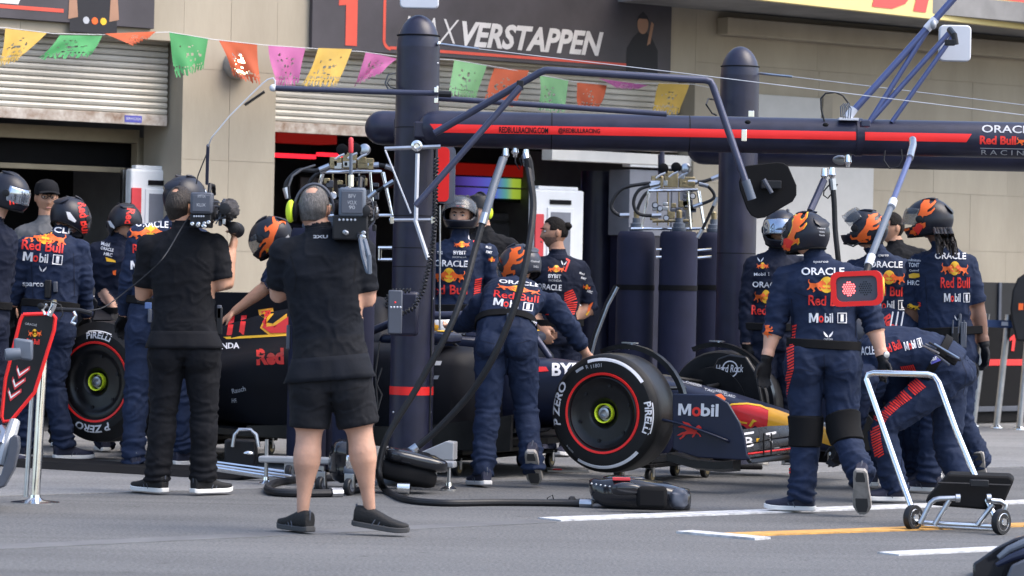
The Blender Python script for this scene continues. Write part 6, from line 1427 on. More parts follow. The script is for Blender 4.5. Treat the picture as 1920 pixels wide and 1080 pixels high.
r = crew('m19', 'mechanic with long dreadlocks under his helmet standing with one gloved hand lowered', 298, dict(
    head=(1742, 414, .02), neck=(1770, 470), mid=(1772, 560), pelvis=(1776, 652), shA=(1722, 498, .06), shB=(1812, 500, -.03), elA=(1710, 588, .08), wrA=(1722, 650, .14), elB=(1833, 578, -.03), wrB=(1846, 648, -.06),
    hipA=(1750, 664), hipB=(1802, 664), knA=(1748, 792, .0), anA=(1742, 900, .0), knB=(1802, 788, .02), anB=(1838, 868, .12)), face=(-.25, 1), bulk=1.06, vox=.009, slv=('u', .88), hand='glove_black', skin='skin_dark', glovecuff=.90,
    feet=dict(B=dict(d=(.15, .45, -.85), ground=False, tread=True), A=dict(d=(-.8, .4, 0))), hands=dict(B=dict(d=(.1, -.1, -1), curl=30, pn=(-1, -.4, 0), side=-1)))
marks(r, [('T', 'sparco', 1776, 463, 18, 6, 0, 'grey_print'), ('T', 'ORACLE', 1782, 480, 58, 12, 1, 'white_print'), ('BULLS', 1790, 503, 46, 26, 4), ('T', 'Red Bull', 1791, 530, 54, 20, 0, 'red_print', .018), ('MOBIL', 1794, 558, 48, 16, 0), ('WINGS', 1795, 596, 11, 10, 0),
    ('T', 'infinitum', 1715, 488, 24, 5, 2, 'white_print'), ('T', 'TONT', 1714, 497, 20, 8, 2, 'white_print'), ('T', 'Castrol', 1714, 507, 18, 4, 0, 'white_print'), ('BAR', [(1704, 515), (1712, 512), (1724, 513), (1725, 519), (1716, 522), (1705, 521)], 'yellow_print'), ('T', 'HRC', 1713, 530, 22, 9, 2, 'white_print'), ('BULL', 1712, 575, 22, 12, 8, 'yellow_print', True), ('T', '3', 1724, 571, 6, 9, 0, 'red_print'),
    ('STRIPES', [(1712, 650), (1732, 628)], 10, 6, 2)])
pack(r, 1790, 635, 14, 44); pack(r, 1806, 628, 12, 48, 'grey_plastic'); pack(r, 1800, 600, 5, 24, 'grey_plastic')
for x in (1786, 1797, 1807):
    b = MB(); px_tube(b, [(x, 625, 304), (x + 1, 600, 304)], .005, 304, 6); obj('radio_aerial', b, 'grey_plastic', r['th'])
h = helmet(r['th'], r['P']['head'], Vector((-.95, .25, -.12)), UPZ, sc=1.02, open_=12)
helm_marks(h, h, [('BULL', 1730, 402, 82, 34, -56, 'orange_print', False), ('POLY', [(1703, 445), (1708, 432), (1720, 440), (1712, 452), (1704, 452)], 'orange_print'), ('POLY', [(1712, 430), (1722, 418), (1732, 424), (1722, 440)], 'red_print')])
rg = random.Random(3)
for k in range(34):
    x = 1754 + rg.uniform(0, 34); b = MB(); y1 = rg.uniform(455, 482); dx = rg.uniform(0, 12)
    px_tube(b, [(x - 4, 428, 298 + rg.uniform(-2, 4)), (x, 440, 301 + rg.uniform(0, 4)), (x + dx * .6, 452, 302 + rg.uniform(0, 3)), (x + dx, y1, 303 + rg.uniform(0, 3))], [.008, .009, .008, .005], 302, 8, round_cap=True); b.v = [q + Vector((0, 0, 0)) + Vector((noise.noise(q * 60) * .003, 0, 0)) for q in b.v]; obj('dreadlock', b, 'hair_brown', r['th'])

r = crew('m18', 'mechanic bending low beside the front wing, red striped trouser seam, tools in belt', 312, dict(
    head=(1572, 700, .12), neck=(1618, 680, .08), mid=(1700, 655, .03), pelvis=(1778, 690), shA=(1610, 676, .28), shB=(1622, 708, -.12), elA=(1604, 770, .3), wrA=(1580, 830, .3), elB=(1606, 780, -.02), wrB=(1584, 836, .1),
    hipA=(1778, 706, .12), hipB=(1770, 712, -.06), knA=(1776, 846, .10), anA=(1826, 930, .0), knB=(1652, 802, -.08), anB=(1680, 918, -.06)), face=(-1, .1), bulk=1.14, vox=.009, belt_t=.15,
    feet=dict(A=dict(d=(-.75, -.15, 0)), B=dict(d=(-.8, -.1, 0))))
marks(r, [('T', 'ORACLE', 1620, 658, 40, 16, -4, 'white_print'), ('T', 'Red Bull', 1672, 651, 36, 17, -20, 'red_print', .018), ('MOBIL', 1712, 646, 34, 16, -14),
    ('STRIPES', [(1728, 717), (1706, 734)], 12, 6, 2), ('STRIPES', [(1702, 738), (1680, 752), (1656, 772), (1642, 790)], lambda u: 12 + 3 * u, 17, 3), ('STRIPES', [(1640, 800), (1644, 830), (1650, 858)], 9, 12, 3), ('STRIPES', [(1716, 690), (1690, 694)], 7, 7, 2)])
belt_patch(r, 'sparco', 1754, 673, 38, 13, -22)
for k, (x0, y0, x1, y1) in enumerate(((1735, 645, 1790, 672), (1742, 642, 1800, 676), (1752, 645, 1798, 672), (1738, 652, 1780, 684), (1762, 660, 1800, 676), (1730, 648, 1760, 662))):
    b = MB(); px_tube(b, [(x0, y0, 318), (x1, y1, 318 + k)], .0065, 318, 6); obj('tool', b, ['grey_plastic', 'black_plastic', 'steel'][k % 3], r['th'])
b = MB(); b.box(W(1774, 668, 319), (.07, .03, .02), (Vector((.8, 0, -.55)).normalized(), Vector((0, 1, 0)), Vector((.55, 0, .8)).normalized())); obj('tool_pouch', b, 'black_matte', r['th'], bevel=.008)

# seams, pockets and gathers sewn on the overalls
def seam(key, *lines):
    r = PEOPLE[key]
    for ln in lines:
        vs = []; fs = []
        for (x0, y0), (x1, y1) in zip(ln[:-1], ln[1:]):
            d = math.hypot(x1 - x0, y1 - y0); nx, ny = -(y1 - y0) / d * .7, (x1 - x0) / d * .7; k = len(vs); vs += [(x0 + nx, y0 + ny), (x1 + nx, y1 + ny), (x1 - nx, y1 - ny), (x0 - nx, y0 - ny)]; fs.append((k, k + 1, k + 2, k + 3))
        decal_px('seam', (vs, fs), r['bvh'], 'suit_dark' if key[0] == 'm' else 'black_matte', r['th'], off=.002, maxd=r['D'] + .6)
seam('m14', [(1490, 548), (1512, 556), (1540, 558)], [(1545, 664), (1546, 700), (1544, 735)], [(1500, 692), (1524, 697)], [(1566, 697), (1592, 692)], [(1484, 560), (1488, 600), (1486, 632)], [(1606, 560), (1604, 632)])
seam('m12', [(949, 618), (950, 650), (948, 680)], [(905, 640), (928, 645)], [(968, 645), (995, 638)])
seam('m19', [(1735, 520), (1738, 570), (1742, 610)], [(1815, 520), (1816, 600)], [(1745, 640), (1815, 640)], [(1776, 670), (1777, 720)])
seam('m3', [(58, 470), (60, 520), (62, 560)], [(138, 475), (140, 555)], [(92, 612), (92, 660)])
seam('m18', [(1800, 670), (1812, 700), (1806, 740)], [(1700, 790), (1740, 770)], [(1690, 860), (1694, 900)])
seam('cam_front', [(620, 700), (621, 760)], [(545, 480), (556, 520), (552, 548)], [(668, 480), (664, 530)], [(560, 725), (590, 732)], [(648, 732), (680, 725)])
seam('cam_left', [(345, 645), (346, 700)], [(292, 690), (320, 696)], [(366, 696), (400, 690)], [(300, 760), (330, 770)])
# ================================================================ RACING CAR
Fw, Rw = W(1130, 775, 300), W(178, 716, 276)
CX = (Fw - Rw).normalized(); CY = UPZ.cross(CX).normalized(); CZ = CX.cross(CY)
CK = (Fw - Rw).length / 3.6; RT = .353
CO = Rw + CY * (1.0 * CK) - CZ * (.36 * CK)
def C(x, y, z): return CO + (CX * x + CY * y + CZ * z) * CK
def cpl(px, py, y):                      # photo position -> car plane y = const
    d = RAY(px, py); n = CY; t = (C(0, y, 0) - EYEP).dot(n) / d.dot(n); q = (EYEP + d * t - CO) / CK; return q.dot(CX), q.dot(CZ)
car = thing('racing_car', 'dark navy open wheel racing car on dollies with red yellow nose and Mobil front wing', 'racing car', mtx=Matrix.Translation(Vector((CO.x, CO.y, 0))) @ Matrix.Rotation(math.atan2(CX.y, CX.x), 4, 'Z'))
# --- body shell
def half(st):
    x, zt, wt, zs, ws, wb, zb = st
    return [(0, zt), (wt * .6, zt - .008), (wt, zt - .05), (wt + (ws - wt) * .18, zs + (zt - zs) * .45), (wt + (ws - wt) * .55, zs + .05), (ws * .94, zs), (ws, zs - .07), (ws, zs - (zs - zb) * .45), (wb, zb + .02), (wb * .9, zb)]
ST = [(-.30, .50, .05, .36, .10, .09, .26), (0, .62, .07, .40, .22, .18, .20), (.35, .74, .09, .46, .40, .34, .14), (.7, .84, .11, .52, .55, .50, .12), (1.1, .92, .13, .57, .66, .62, .11), (1.5, .97, .14, .61, .72, .69, .11), (1.62, .90, .2, .63, .73, .70, .11), (1.72, .70, .30, .64, .74, .71, .11), (2.1, .66, .32, .645, .74, .71, .11), (2.42, .655, .31, .645, .70, .68, .12), (2.50, .655, .30, .635, .58, .56, .14), (2.56, .655, .29, .60, .34, .33, .15)]
b = MB(); rs = []
for st in ST:
    h_ = half(st); rs.append([C(st[0], -y, z) for y, z in h_] + [C(st[0], y, z) for y, z in reversed(h_[1:])])
b.rings(rs); shell = obj('body_shell', b, 'car_paint', car, ang=50)
# --- chassis and nose
NS = [(2.3, .30, .645, .14), (2.8, .245, .63, .20), (3.2, .205, .60, .26), (3.6, .18, .545, .28), (4.0, .165, .475, .24), (4.3, .150, .405, .19), (4.55, .125, .335, .16), (4.68, .09, .285, .16), (4.74, .04, .235, .18)]
b = MB(); rs = []
for x, w, zt, zb in NS:
    c_ = C(x, 0, (zt + zb) / 2); rs.append(ellring(c_, CY, CZ, w * CK, (zt - zb) / 2 * CK, 28, 3.2))
b.rings(rs); nose = obj('nose', b, 'car_blue', car, ang=50)
# fin, floor, diffuser
fin = [(-.32, .56), (-.30, .90), (-.05, .945), (.6, .96), (1.25, .965), (1.25, .88), (.7, .80), (.2, .66)]
b = MB(); b.prism([(x * CK, z * CK) for x, z in fin], CO - CY * .012 * 1, CX, CZ, -.02); b.v = [q + CY * .022 for q in b.v]; finp = obj('fin', b, 'car_paint', car, bevel=.006)
b = MB()
fl = [(-.15, .45), (.3, .60), (.9, .74), (2.0, .80), (2.7, .78), (2.86, .60), (2.9, .3)]
top = [C(x, -w, .10 + (.05 if x > 2.6 else 0)) for x, w in fl] + [C(x, w, .10 + (.05 if x > 2.6 else 0)) for x, w in reversed(fl)]
b.add(top + [q - CZ * .04 for q in top], [tuple(range(14)), tuple(reversed(range(14, 28)))] + [(i, (i + 1) % 14, 14 + (i + 1) % 14, 14 + i) for i in range(14)]); obj('floor', b, 'carbon', car, smooth=False)
for q in (-1, 1):
    b = MB(); b.rings([[C(x, q * (w + .01), z0), C(x, q * (w - .02), z0), C(x, q * (w - .02), z1), C(x, q * (w + .01), z1)] for x, w, z0, z1 in ((1.0, .75, .07, .13), (1.6, .79, .07, .17), (2.2, .80, .07, .19), (2.65, .78, .07, .26), (2.85, .70, .08, .30))]); obj('floor_fence', b, 'carbon', car)
# cockpit: surround, halo, driver helmet, mirrors, roll hoop intake
b = MB(); b.tube([C(1.75, -.33, .70), C(2.0, -.32, .715), C(2.35, -.25, .70), C(2.5, 0, .69), C(2.35, .25, .70), C(2.0, .32, .715), C(1.75, .33, .70)], .05, 10, True); obj('cockpit_surround', b, 'car_blue', car)
b = MB(); b.tube([C(1.62, -.36, .74), C(1.9, -.34, .86), C(2.3, -.22, .885), C(2.52, 0, .86), C(2.3, .22, .885), C(1.9, .34, .86), C(1.62, .36, .74)], .028, 12, True); b.tube([C(2.52, 0, .86), C(2.62, 0, .78), C(2.74, 0, .64)], [.028, .024, .022], 10, True); obj('halo', b, 'tube_navy', car)
b = MB(); b.ell(C(1.98, 0, .76), (.13, .13, .14), (CX, CY, CZ), 24, 16); dh = obj('driver_helmet', b, 'white_panel', car)
b = MB(); b.ell(C(1.97, 0, .775), (.132, .131, .10), (CX, CY, CZ), 24, 16); obj('stripe', b, 'car_yellow', dh)
b = MB(); b.ell(C(2.02, 0, .752), (.115, .122, .04), (CX, CY, CZ), 24, 12); obj('visor', b, 'black_gloss', dh)
b = MB(); b.lathe(C(1.60, 0, .90), CX, [(0, .06), (0, .10), (.10, .115), (.10, .085), (.02, .07)], 20); obj('air_intake', b, 'carbon', car)
for q in (-1, 1):
    b = MB(); b.rings([ellring(C(x, q * y, z), CX, CZ, a * 1.0, c_, 16, 3) for x, y, z, a, c_ in ((2.32, .50, .745, .05, .018), (2.32, .52, .745, .075, .036), (2.31, .64, .745, .08, .042), (2.30, .70, .742, .07, .032), (2.30, .715, .742, .03, .012))]); mo = obj('mirror', b, 'car_blue', car)
    b = MB(); b.tube([C(2.30, q * .52, .73), C(2.32, q * .36, .66)], .010, 8); obj('mirror_arm', b, 'carbon', mo)
    b = MB(); b.ell(C(2.31, q * .60, .785), (.05, .07, .006), (CX, CY, CZ), 16, 6); obj('patch', b, 'yellow_print', mo)
# --- wheels
def wheel(xc, side, wdt, zc, front, name_label=None):
    R_ = RT * CK * (1 if front else 1.10); y0 = side * 1.0; out = CY * side; c_ = C(xc, y0, zc); w = wdt * CK
    rim = (.216 if front else .236) * CK
    prof = [(-.006, rim), (.004, rim + .012), (.010, .275 * CK), (.006, .315 * CK), (-.012, .338 * CK), (-.040, R_ - .003), (-.075, R_), (-w / 2, R_ + .002), (-w + .075, R_), (-w + .04, R_ - .003), (-w + .012, .338 * CK), (-w - .004, .30 * CK), (-w + .006, rim)]
    b = MB(); b.lathe(c_, out, prof, 72, False)
    # tread band carries its own scuffed rubber
    n = 72
    for i, f in enumerate(b.f):
        band = i // n
        b.mi[i] = 1 if 5 <= band <= 8 and i < n * (len(prof) - 1) else 0
    wh = obj('wheel', b, ['tyre_rubber', 'tyre_tread'], car, ang=30)
    b = MB(); b.lathe(c_, out, [(-.10, .02), (-.055, .045 * CK), (-.050, .07 * CK), (-.022, .085 * CK), (-.012, .10 * CK), (-.030, .16 * CK), (-.012, .192 * CK), (.0, .208 * CK), (-.004, rim), (-.02, rim)], 64, False); rc = obj('rim_cover', b, 'black_gloss' if False else 'carbon', wh, ang=50)
    b = MB(); b.lathe(c_, out, [(.0042, rim + .0115), (.0095, rim + .010), (.0125, rim + .024), (.0062, rim + .026)], 72, False); obj('red_ring', b, 'red_tape', wh)
    b = MB(); b.lathe(c_, out, [(-.046, .050 * CK), (-.010, .050 * CK), (-.006, .057 * CK), (-.046, .058 * CK)], 32, False); obj('nut_ring', b, 'neon_yellow', rc)
    b = MB(); b.lathe(c_, out, [(-.09, .046 * CK), (-.05, .046 * CK), (-.05, .036 * CK), (-.015, .034 * CK), (-.012, .022 * CK), (-.045, .018 * CK), (-.045, .003)], 24); obj('wheel_nut', b, 'steel', rc)
    for k in range(6):
        a = R(60 * k + 20); b = MB(); q = c_ + (CX * math.cos(a) + CZ * math.sin(a)) * .165 * CK; b.lathe(q, out, [(-.03, .011), (-.016, .011), (-.016, .007)], 12); obj('bolt', b, 'black_plastic', rc)
    def yat(r_):
        for (h0, r0), (h1, r1) in zip(prof[:6], prof[1:7]):
            if r0 <= r_ <= r1: return h0 + (h1 - h0) * (r_ - r0) / max(1e-6, r1 - r0)
        return .01
    def polar(sh, a0, r0, ww, hh, m, nm):
        # letters follow the sidewall, reading clockwise seen from outside
        bm = bmesh.new(); vs = [bm.verts.new((x, y, 0)) for x, y in sh[0]]
        for f in sh[1]:
            try: bm.faces.new([vs[i] for i in f])
            except ValueError: pass
        bmesh.ops.triangulate(bm, faces=bm.faces[:])
        for k in range(1, 24): bmesh.ops.bisect_plane(bm, geom=bm.verts[:] + bm.edges[:] + bm.faces[:], plane_co=(k / 24, 0, 0), plane_no=(1, 0, 0))
        b = MB(); bm.verts.index_update(); vv = []
        for v in bm.verts:
            a = R(a0) - (v.co.x - .5) * ww / r0; r_ = (r0 + (v.co.y - .5) * hh) * CK
            sx = 1 if side < 0 else -1
            vv.append(c_ + CX * (sx * math.cos(a) * r_) + CZ * (math.sin(a) * r_) + out * (yat(r_) + .0025))
        b.add(vv, [tuple(v.index for v in f.verts) for f in bm.faces]); bm.free(); obj(nm, b, m, wh, smooth=False)
    sq = poly2d([(0, 0), (1, 0), (1, 1), (0, 1)])
    off = 0 if front else -85
    polar(text2d('P ZERO', .03, .15), 172 + (0 if front else 98), .302, .27, .05, 'white_print', 'lettering')
    polar(text2d('PIRELLI', .03), (-2 if front else 86), .300, .19, .042, 'white_print', 'lettering'); polar(sq, (-2 if front else 86), .327, .185, .006, 'white_print', 'print')
    polar(sq, (74 if front else 140), .318, .40 if front else .22, .018, 'white_print', 'sidewall_mark'); polar(sq, (-80 if front else 32), .318, .42 if front else .06, .018, 'white_print', 'sidewall_mark')
    if front and side < 0:
        polar(text2d('11801', .0), 100, .283, .07, .022, 'grey_print', 'lettering'); polar(text2d('R', .0), 112, .29, .015, .022, 'grey_print', 'lettering'); polar(sq, 122, .296, .055, .016, 'grey_print', 'print')
        polar(text2d('305/720-18', .0), -132, .30, .06, .010, 'grey_print', 'lettering')
    return wh
wheel(3.6, -1, .305, .36, True); wheel(0, -1, .405, .36, False); wheel(3.6, 1, .305, .36, True); wheel(0, 1, .405, .36, False)
# wheel fairing behind the front tyres and winglet over them
for q in (-1, 1):
    b = MB(); arc = []
    for k in range(19):
        a = R(116 - k * 8.5); arc.append((math.cos(a), math.sin(a)))
    b.rings([[C(3.6 + x * r_, q * y, .36 + z * r_) for r_, y in ((.376, .70), (.405, .70), (.405, .655), (.376, .655))] for x, z in arc]); f_ = obj('wheel_fairing', b, 'carbon', car)
    b = MB(); b.tube([C(3.6, q * .68, .735), C(3.62, q * .67, .765), C(3.62, q * .63, .77)], .008, 8); b.box(C(3.60, q * .655, .772), (.05, .02, .004), (CX, CY, CZ)); obj('sensor_bracket', b, 'steel', f_)
    b = MB(); b.lathe(C(3.6, q * .68, .36), CY * q, [(-.10, .26), (0, .27), (.0, .10), (-.10, .08)], 32); obj('brake_drum', b, 'carbon', car)
    for (x0, z0, x1, z1) in ((3.35, .56, 3.58, .50), (3.75, .50, 3.62, .50), (3.3, .32, 3.56, .25), (3.8, .26, 3.64, .25), (3.62, .44, 3.66, .36)):
        b = MB(); b.tube([C(x0, q * .16, z0), C(x1, q * .70, z1)], .013, 8); obj('suspension_arm', b, 'carbon', car)
    for (x0, z0, x1, z1) in ((.3, .42, .02, .46), (-.1, .42, -.02, .46), (.4, .22, .05, .22), (-.1, .2, -.05, .22)):
        b = MB(); b.tube([C(x0, q * .16, z0), C(x1, q * .62, z1)], .014, 8); obj('suspension_arm', b, 'carbon', car)
# far front wheel guard with lettering
gp = [cpl(x, y, .64) for x, y in ((1322, 720), (1336, 700), (1350, 672), (1372, 664), (1404, 668), (1424, 700), (1436, 760), (1432, 800), (1402, 760), (1360, 732))]
b = MB(); b.prism([(x * CK, z * CK) for x, z in gp], C(0, .64, 0), CX, CZ, .05); gd = obj('wheel_guard', b, 'carbon', car, bevel=.012)
bvg = bvh_of(gd); write_px('Hard Rock', bvg, 'white_print', car, 1368, 691, 52, 14, 0, bold=.01, shear=.2)
decal_px('logo', place2d(([(.5 + .5 * math.cos(t_) * r_, .5 + .5 * math.sin(t_) * r_) for r_ in (1, .86) for t_ in [2 * math.pi * k / 24 for k in range(24)]], [(k, (k + 1) % 24, 24 + (k + 1) % 24, 24 + k) for k in range(24)]), 1369, 692, 30, 32), bvg, 'white_print', car, off=.003)
# --- front wing
def flap(x0, z0, ch, y0, y1, rise, q, m, tilt):
    n = 10; rs = []
    for k in range(n + 1):
        t = k / n; y = q * (y0 + (y1 - y0) * t); x = x0 - .10 * t ** 1.5; z = z0 + rise * t ** 2 - .05 * (1 - t) * 0
        ca, sa = math.cos(R(tilt)), math.sin(R(tilt)); sec = [(0, 0), (-.02, .014), (-.35, .022), (-1, .004), (-1, -.004), (-.35, -.010), (-.02, -.012)]
        rs.append([C(x + (a * ch * ca) , y, z - a * ch * sa + c_ * .8) for a, c_ in sec])
    b = MB(); b.rings(rs); return obj('wing_element', b, m, car, ang=50)
FL_ = []
WS = [([(1384, 806), (1440, 799), (1494, 797)], [(1394, 833), (1447, 821), (1501, 815)], 'carbon_painted_sheen'), ([(1394, 836), (1447, 824), (1501, 818)], [(1398, 848), (1450, 838), (1503, 831)], 'carbon_painted_sheen'),
      ([(1398, 850), (1450, 841), (1503, 835)], [(1402, 858), (1453, 851), (1505, 846)], 'carbon_painted_sheen'), ([(1400, 857), (1453, 853), (1505, 849)], [(1408, 867), (1457, 863), (1509, 858)], 'carbon')]
WY = (-.925, -.55, -.16)
for q in (-1, 1):
    for te, le, m in WS:
        rs = []
        for k in range(9):
            u = k / 4; i = min(1, int(u)); f_ = u - i
            def mixp(L): return (L[i][0] + (L[i + 1][0] - L[i][0]) * f_, L[i][1] + (L[i + 1][1] - L[i][1]) * f_)
            y = WY[i] + (WY[i + 1] - WY[i]) * f_; a_ = cpl(*mixp(te), y); c_ = cpl(*mixp(le), y); mdl = ((a_[0] + c_[0]) / 2 + .012, (a_[1] + c_[1]) / 2 - .004)
            rs.append([C(p[0] + dx, (y if q < 0 else -y), p[1] + dz) for p, dx, dz in ((a_, 0, 0), (mdl, 0, 0), (c_, 0.008, 0), (c_, -.012, -.008), (mdl, -.022, -.008), (a_, -.010, -.004))])
        b = MB(); b.rings(rs); o = obj('wing_element', b, m, car, ang=50)
        if q < 0: FL_.append(o)
    b = MB(); rs = []
    for k in range(5):
        y = WY[0] + (WY[2] - WY[0]) * k / 4; p = cpl(1399 + 105 * k / 4, 851 - 13 * k / 4, y); rs.append([C(p[0] + .012, (y if q < 0 else -y), p[1] + .006), C(p[0] + .016, (y if q < 0 else -y), p[1]), C(p[0] + .012, (y if q < 0 else -y), p[1] - .006), C(p[0] + .004, (y if q < 0 else -y), p[1])])
    b.rings(rs); obj('red_edge', b, 'car_red', car)
    for px_ in (1426, 1440):
        b = MB(); y = -.72; b.tube([C(*(lambda p: (p[0] + .02, (y if q < 0 else -y), p[1]))(cpl(px_, yy, y))) for yy in (812, 826, 840, 852)], .006, 6); obj('slot_bracket', b, 'black_plastic', car)
for q in (-1, 1):
    ep = [cpl(x, y, -.95) for x, y in ((1262, 738), (1340, 740), (1366, 755), (1388, 792), (1398, 822), (1402, 852), (1408, 861), (1395, 863), (1310, 858), (1272, 846), (1262, 842))]
    b = MB(); b.prism([(x * CK, z * CK) for x, z in ep], C(0, q * .95 - .012, 0), CX, CZ, -.022); e_ = obj('endplate', b, 'car_blue', car, bevel=.008)
    b = MB(); b.quadgrid(lambda u, v: C(3.98 + .42 * u, q * (.955 + .075 * v * math.sin(math.pi * (.15 + .75 * u))), .34 - .10 * u ** 1.6 + .01 * v), 14, 3); obj('dive_plane', b, 'car_blue', e_, solid=.012)
    b = MB(); b.rings([[C(x, q * (.93 + y), z + h_) for y, h_ in ((-.10, 0), (.02, .02), (.02, .065), (-.10, .065))] for x, z in ((4.0, .085), (4.15, .055), (4.3, .05), (4.42, .065))]); obj('foot_plate', b, 'carbon', e_)
    if q < 0: EP = e_
b = MB()
for y in (-.11, .11): b.box(C(4.5, y, .16), (.10, .012, .08), (CX, CY, CZ))
obj('wing_pylon', b, 'carbon', car, smooth=False)
# --- rear wing
for q in (-1, 1):
    b = MB(); b.prism([(x * CK, z * CK) for x, z in ((-.95, .30), (-.95, .88), (-.90, .93), (-.42, .93), (-.35, .86), (-.45, .5), (-.55, .30))], C(0, q * .50, 0), CX, CZ, .02 * q); obj('rear_endplate', b, 'car_paint', car, bevel=.006)
rwo = []
for x0, z0, ch, tl, m in ((-.38, .74, .32, 18, 'car_paint'), (-.66, .84, .22, 35, 'car_paint'), (-.40, .40, .26, 14, 'carbon')):
    rs = []; ca, sa = math.cos(R(tl)), math.sin(R(tl))
    for y in (-.49, -.25, 0, .25, .49): rs.append([C(x0 + a * ch * ca, y, z0 - a * ch * sa + c_) for a, c_ in ((0, 0), (-.05, .018), (-.4, .03), (-1, .004), (-1, -.004), (-.4, -.014), (-.05, -.014))])
    b = MB(); b.rings(rs); rwo.append(obj('rear_wing', b, m, car, ang=50))
b = MB(); b.tube([C(-.45, 0, .45), C(-.55, 0, .62), C(-.55, 0, .75)], .025, 10); obj('wing_pylon', b, 'carbon', car)
# --- lettering on the bodywork
bvb = bvh_of(shell, nose, finp, EP, *FL_)
def cw(t, x, y, w, h, a=0, m='white_print', bold=.02, shear=0.0): write_px(t, bvb, m, car, x, y, w, h, a, bold, shear, off=.005)
bf = bvh_of(finp)
decal_px('print', ([(418, 632), (540, 626), (540, 630), (470, 634), (425, 636)], [(0, 1, 2, 3, 4)]), bvb, 'yellow_print', car)
write_px('11', bvb, 'car_red', car, 444, 610, 40, 36, -3, bold=.06, shear=.2); 
decal_px('logo', ([(484, 581), (512, 577), (514, 588), (500, 605), (512, 607), (538, 588), (541, 626), (505, 629), (488, 615), (496, 596), (487, 592)], [tuple(range(11))]), bvb, 'car_yellow', car, off=.004)
decal_px('logo', ([(489, 584), (507, 581), (508, 588), (492, 604), (500, 613), (516, 611), (541, 594), (541, 624), (508, 625), (492, 614), (500, 597)], [tuple(range(11))]), bvb, 'car_red', car, off=.007)
cw('HONDA', 421, 649, 56, 12, -2, 'white_print', .03)
cw('Red Bull', 536, 668, 110, 31, -2, 'red_print', .05)
cw('Rauch', 448, 731, 26, 9, -12, 'grey_print'); cw('HFD', 442, 751, 14, 8, 0, 'grey_print', .02); cw('BYBIT', 1076, 693, 82, 24, 0, 'white_print', .03); cw('Telcel', 966, 816, 92, 28, -2, 'white_print', .015, .2)
for p in WINGS: decal_px('logo', place2d(p, 869, 818, 24, 17), bvb, 'white_print', car)
cw('CASTORE', 869, 829, 24, 4, 0, 'grey_print')
for (x0, y0, w_, h_) in ((815, 677, 14, 8), (812, 704, 12, 7)): decal_px('print', ([(x0, y0 + h_), (x0 + 3, y0), (x0 + w_, y0), (x0 + w_ - 3, y0 + h_)], [(0, 1, 2, 3)]), bvb, 'grey_print', car)
decal_px('print', ([(1004, 688), (1024, 688), (1029, 696), (1004, 698)], [(0, 1, 2, 3)]), bvb, 'car_red', car)
cw('M', 1284, 768, 24, 22, 2, 'white_print', .03); cw('o', 1306, 772, 17, 18, 2, 'red_print', .03); cw('bil', 1331, 769, 33, 24, 2, 'white_print', .03)
HORSE = [(.30, .42), (.42, .50), (.62, .52), (.72, .60), (.80, .74), (.88, .80), (.97, .70), (1.0, .60), (.93, .60), (.86, .62), (.82, .50), (.80, .42), (.92, .30), (.98, .16), (.93, .14), (.88, .26), (.76, .34), (.70, .18), (.62, .10), (.60, .16), (.66, .30), (.50, .30), (.36, .28), (.26, .12), (.12, .0), (.08, .05), (.20, .18), (.24, .30), (.10, .22), (-.02, .22), (.10, .32), (.20, .40)]
HWING = [(.40, .48), (.28, .62), (.02, .70), (.18, .76), (.04, .88), (.28, .86), (.20, 1.0), (.48, .90), (.60, .74), (.66, .53)]
for p in (HORSE, HWING): decal_px('logo', place2d(poly2d(p), 1293, 807, 46, 34), bvb, 'red_print', car, grid=3)
# painted nose: yellow end, red bull over it
decal_px('nose_band', ([(1418, 760), (1450, 766), (1484, 778), (1560, 806), (1620, 836), (1600, 850), (1540, 830), (1478, 800), (1430, 800)], [tuple(range(9))]), bvh_of(nose), 'car_yellow', car, off=.004, grid=2.5)
decal_px('logo', ([(1352, 766), (1372, 757), (1400, 757), (1426, 761), (1441, 768), (1440, 790), (1438, 802), (1424, 804), (1416, 798), (1404, 806), (1394, 798), (1384, 796), (1374, 790), (1364, 778)], [tuple(range(14))]), bvh_of(nose), 'car_red', car, off=.007, grid=2.5)
for q in ([(1378, 782), (1390, 790), (1402, 792), (1401, 795), (1388, 793), (1376, 785)], [(1404, 798), (1412, 786), (1420, 790), (1414, 792), (1408, 801)], [(1352, 766), (1372, 757), (1400, 756), (1426, 760), (1442, 767), (1441, 770), (1425, 763), (1400, 759), (1373, 760), (1354, 769)]): decal_px('logo', (q, [tuple(range(len(q)))]), bvh_of(nose), 'yellow_print', car, off=.010, grid=2.5)
decal_px('logo', ([(1341, 741), (1352, 739), (1361, 748), (1356, 757), (1347, 757), (1350, 749)], [tuple(range(6))]), bvh_of(nose), 'orange_print', car, off=.006, grid=5)
for t, x, y, w_ in (('RAUCH', 1284, 716, 24), ('HONDA', 1306, 722, 20), ('TAG', 1330, 732, 20), ('ARROW', 1352, 735, 22), ('CLARO', 1368, 742, 22)): write_px(t, bvh_of(nose), 'grey_print', car, x, y, w_, 5, 14, .02)
bfl = bvh_of(FL_[0], FL_[1])
for k, (t, x, y) in enumerate((('B', 1404, 829), ('I', 1421, 825), ('T', 1445, 821))): write_px(t, bfl, ('white_print', 'yellow_print', 'white_print')[k], car, x, y, 17 if k != 1 else 6, 19 if k != 1 else 6, -6, .02)
for x in (1404, 1446): decal_px('print', ([(x - 9, 812), (x + 9, 809), (x + 9, 813), (x - 9, 816)], [(0, 1, 2, 3)]), bfl, 'white_print', car)
decal_px('print', ([(1352, 872), (1392, 866), (1404, 860), (1410, 862), (1392, 874), (1356, 878)], [tuple(range(6))]), bvb, 'grey_print', car)
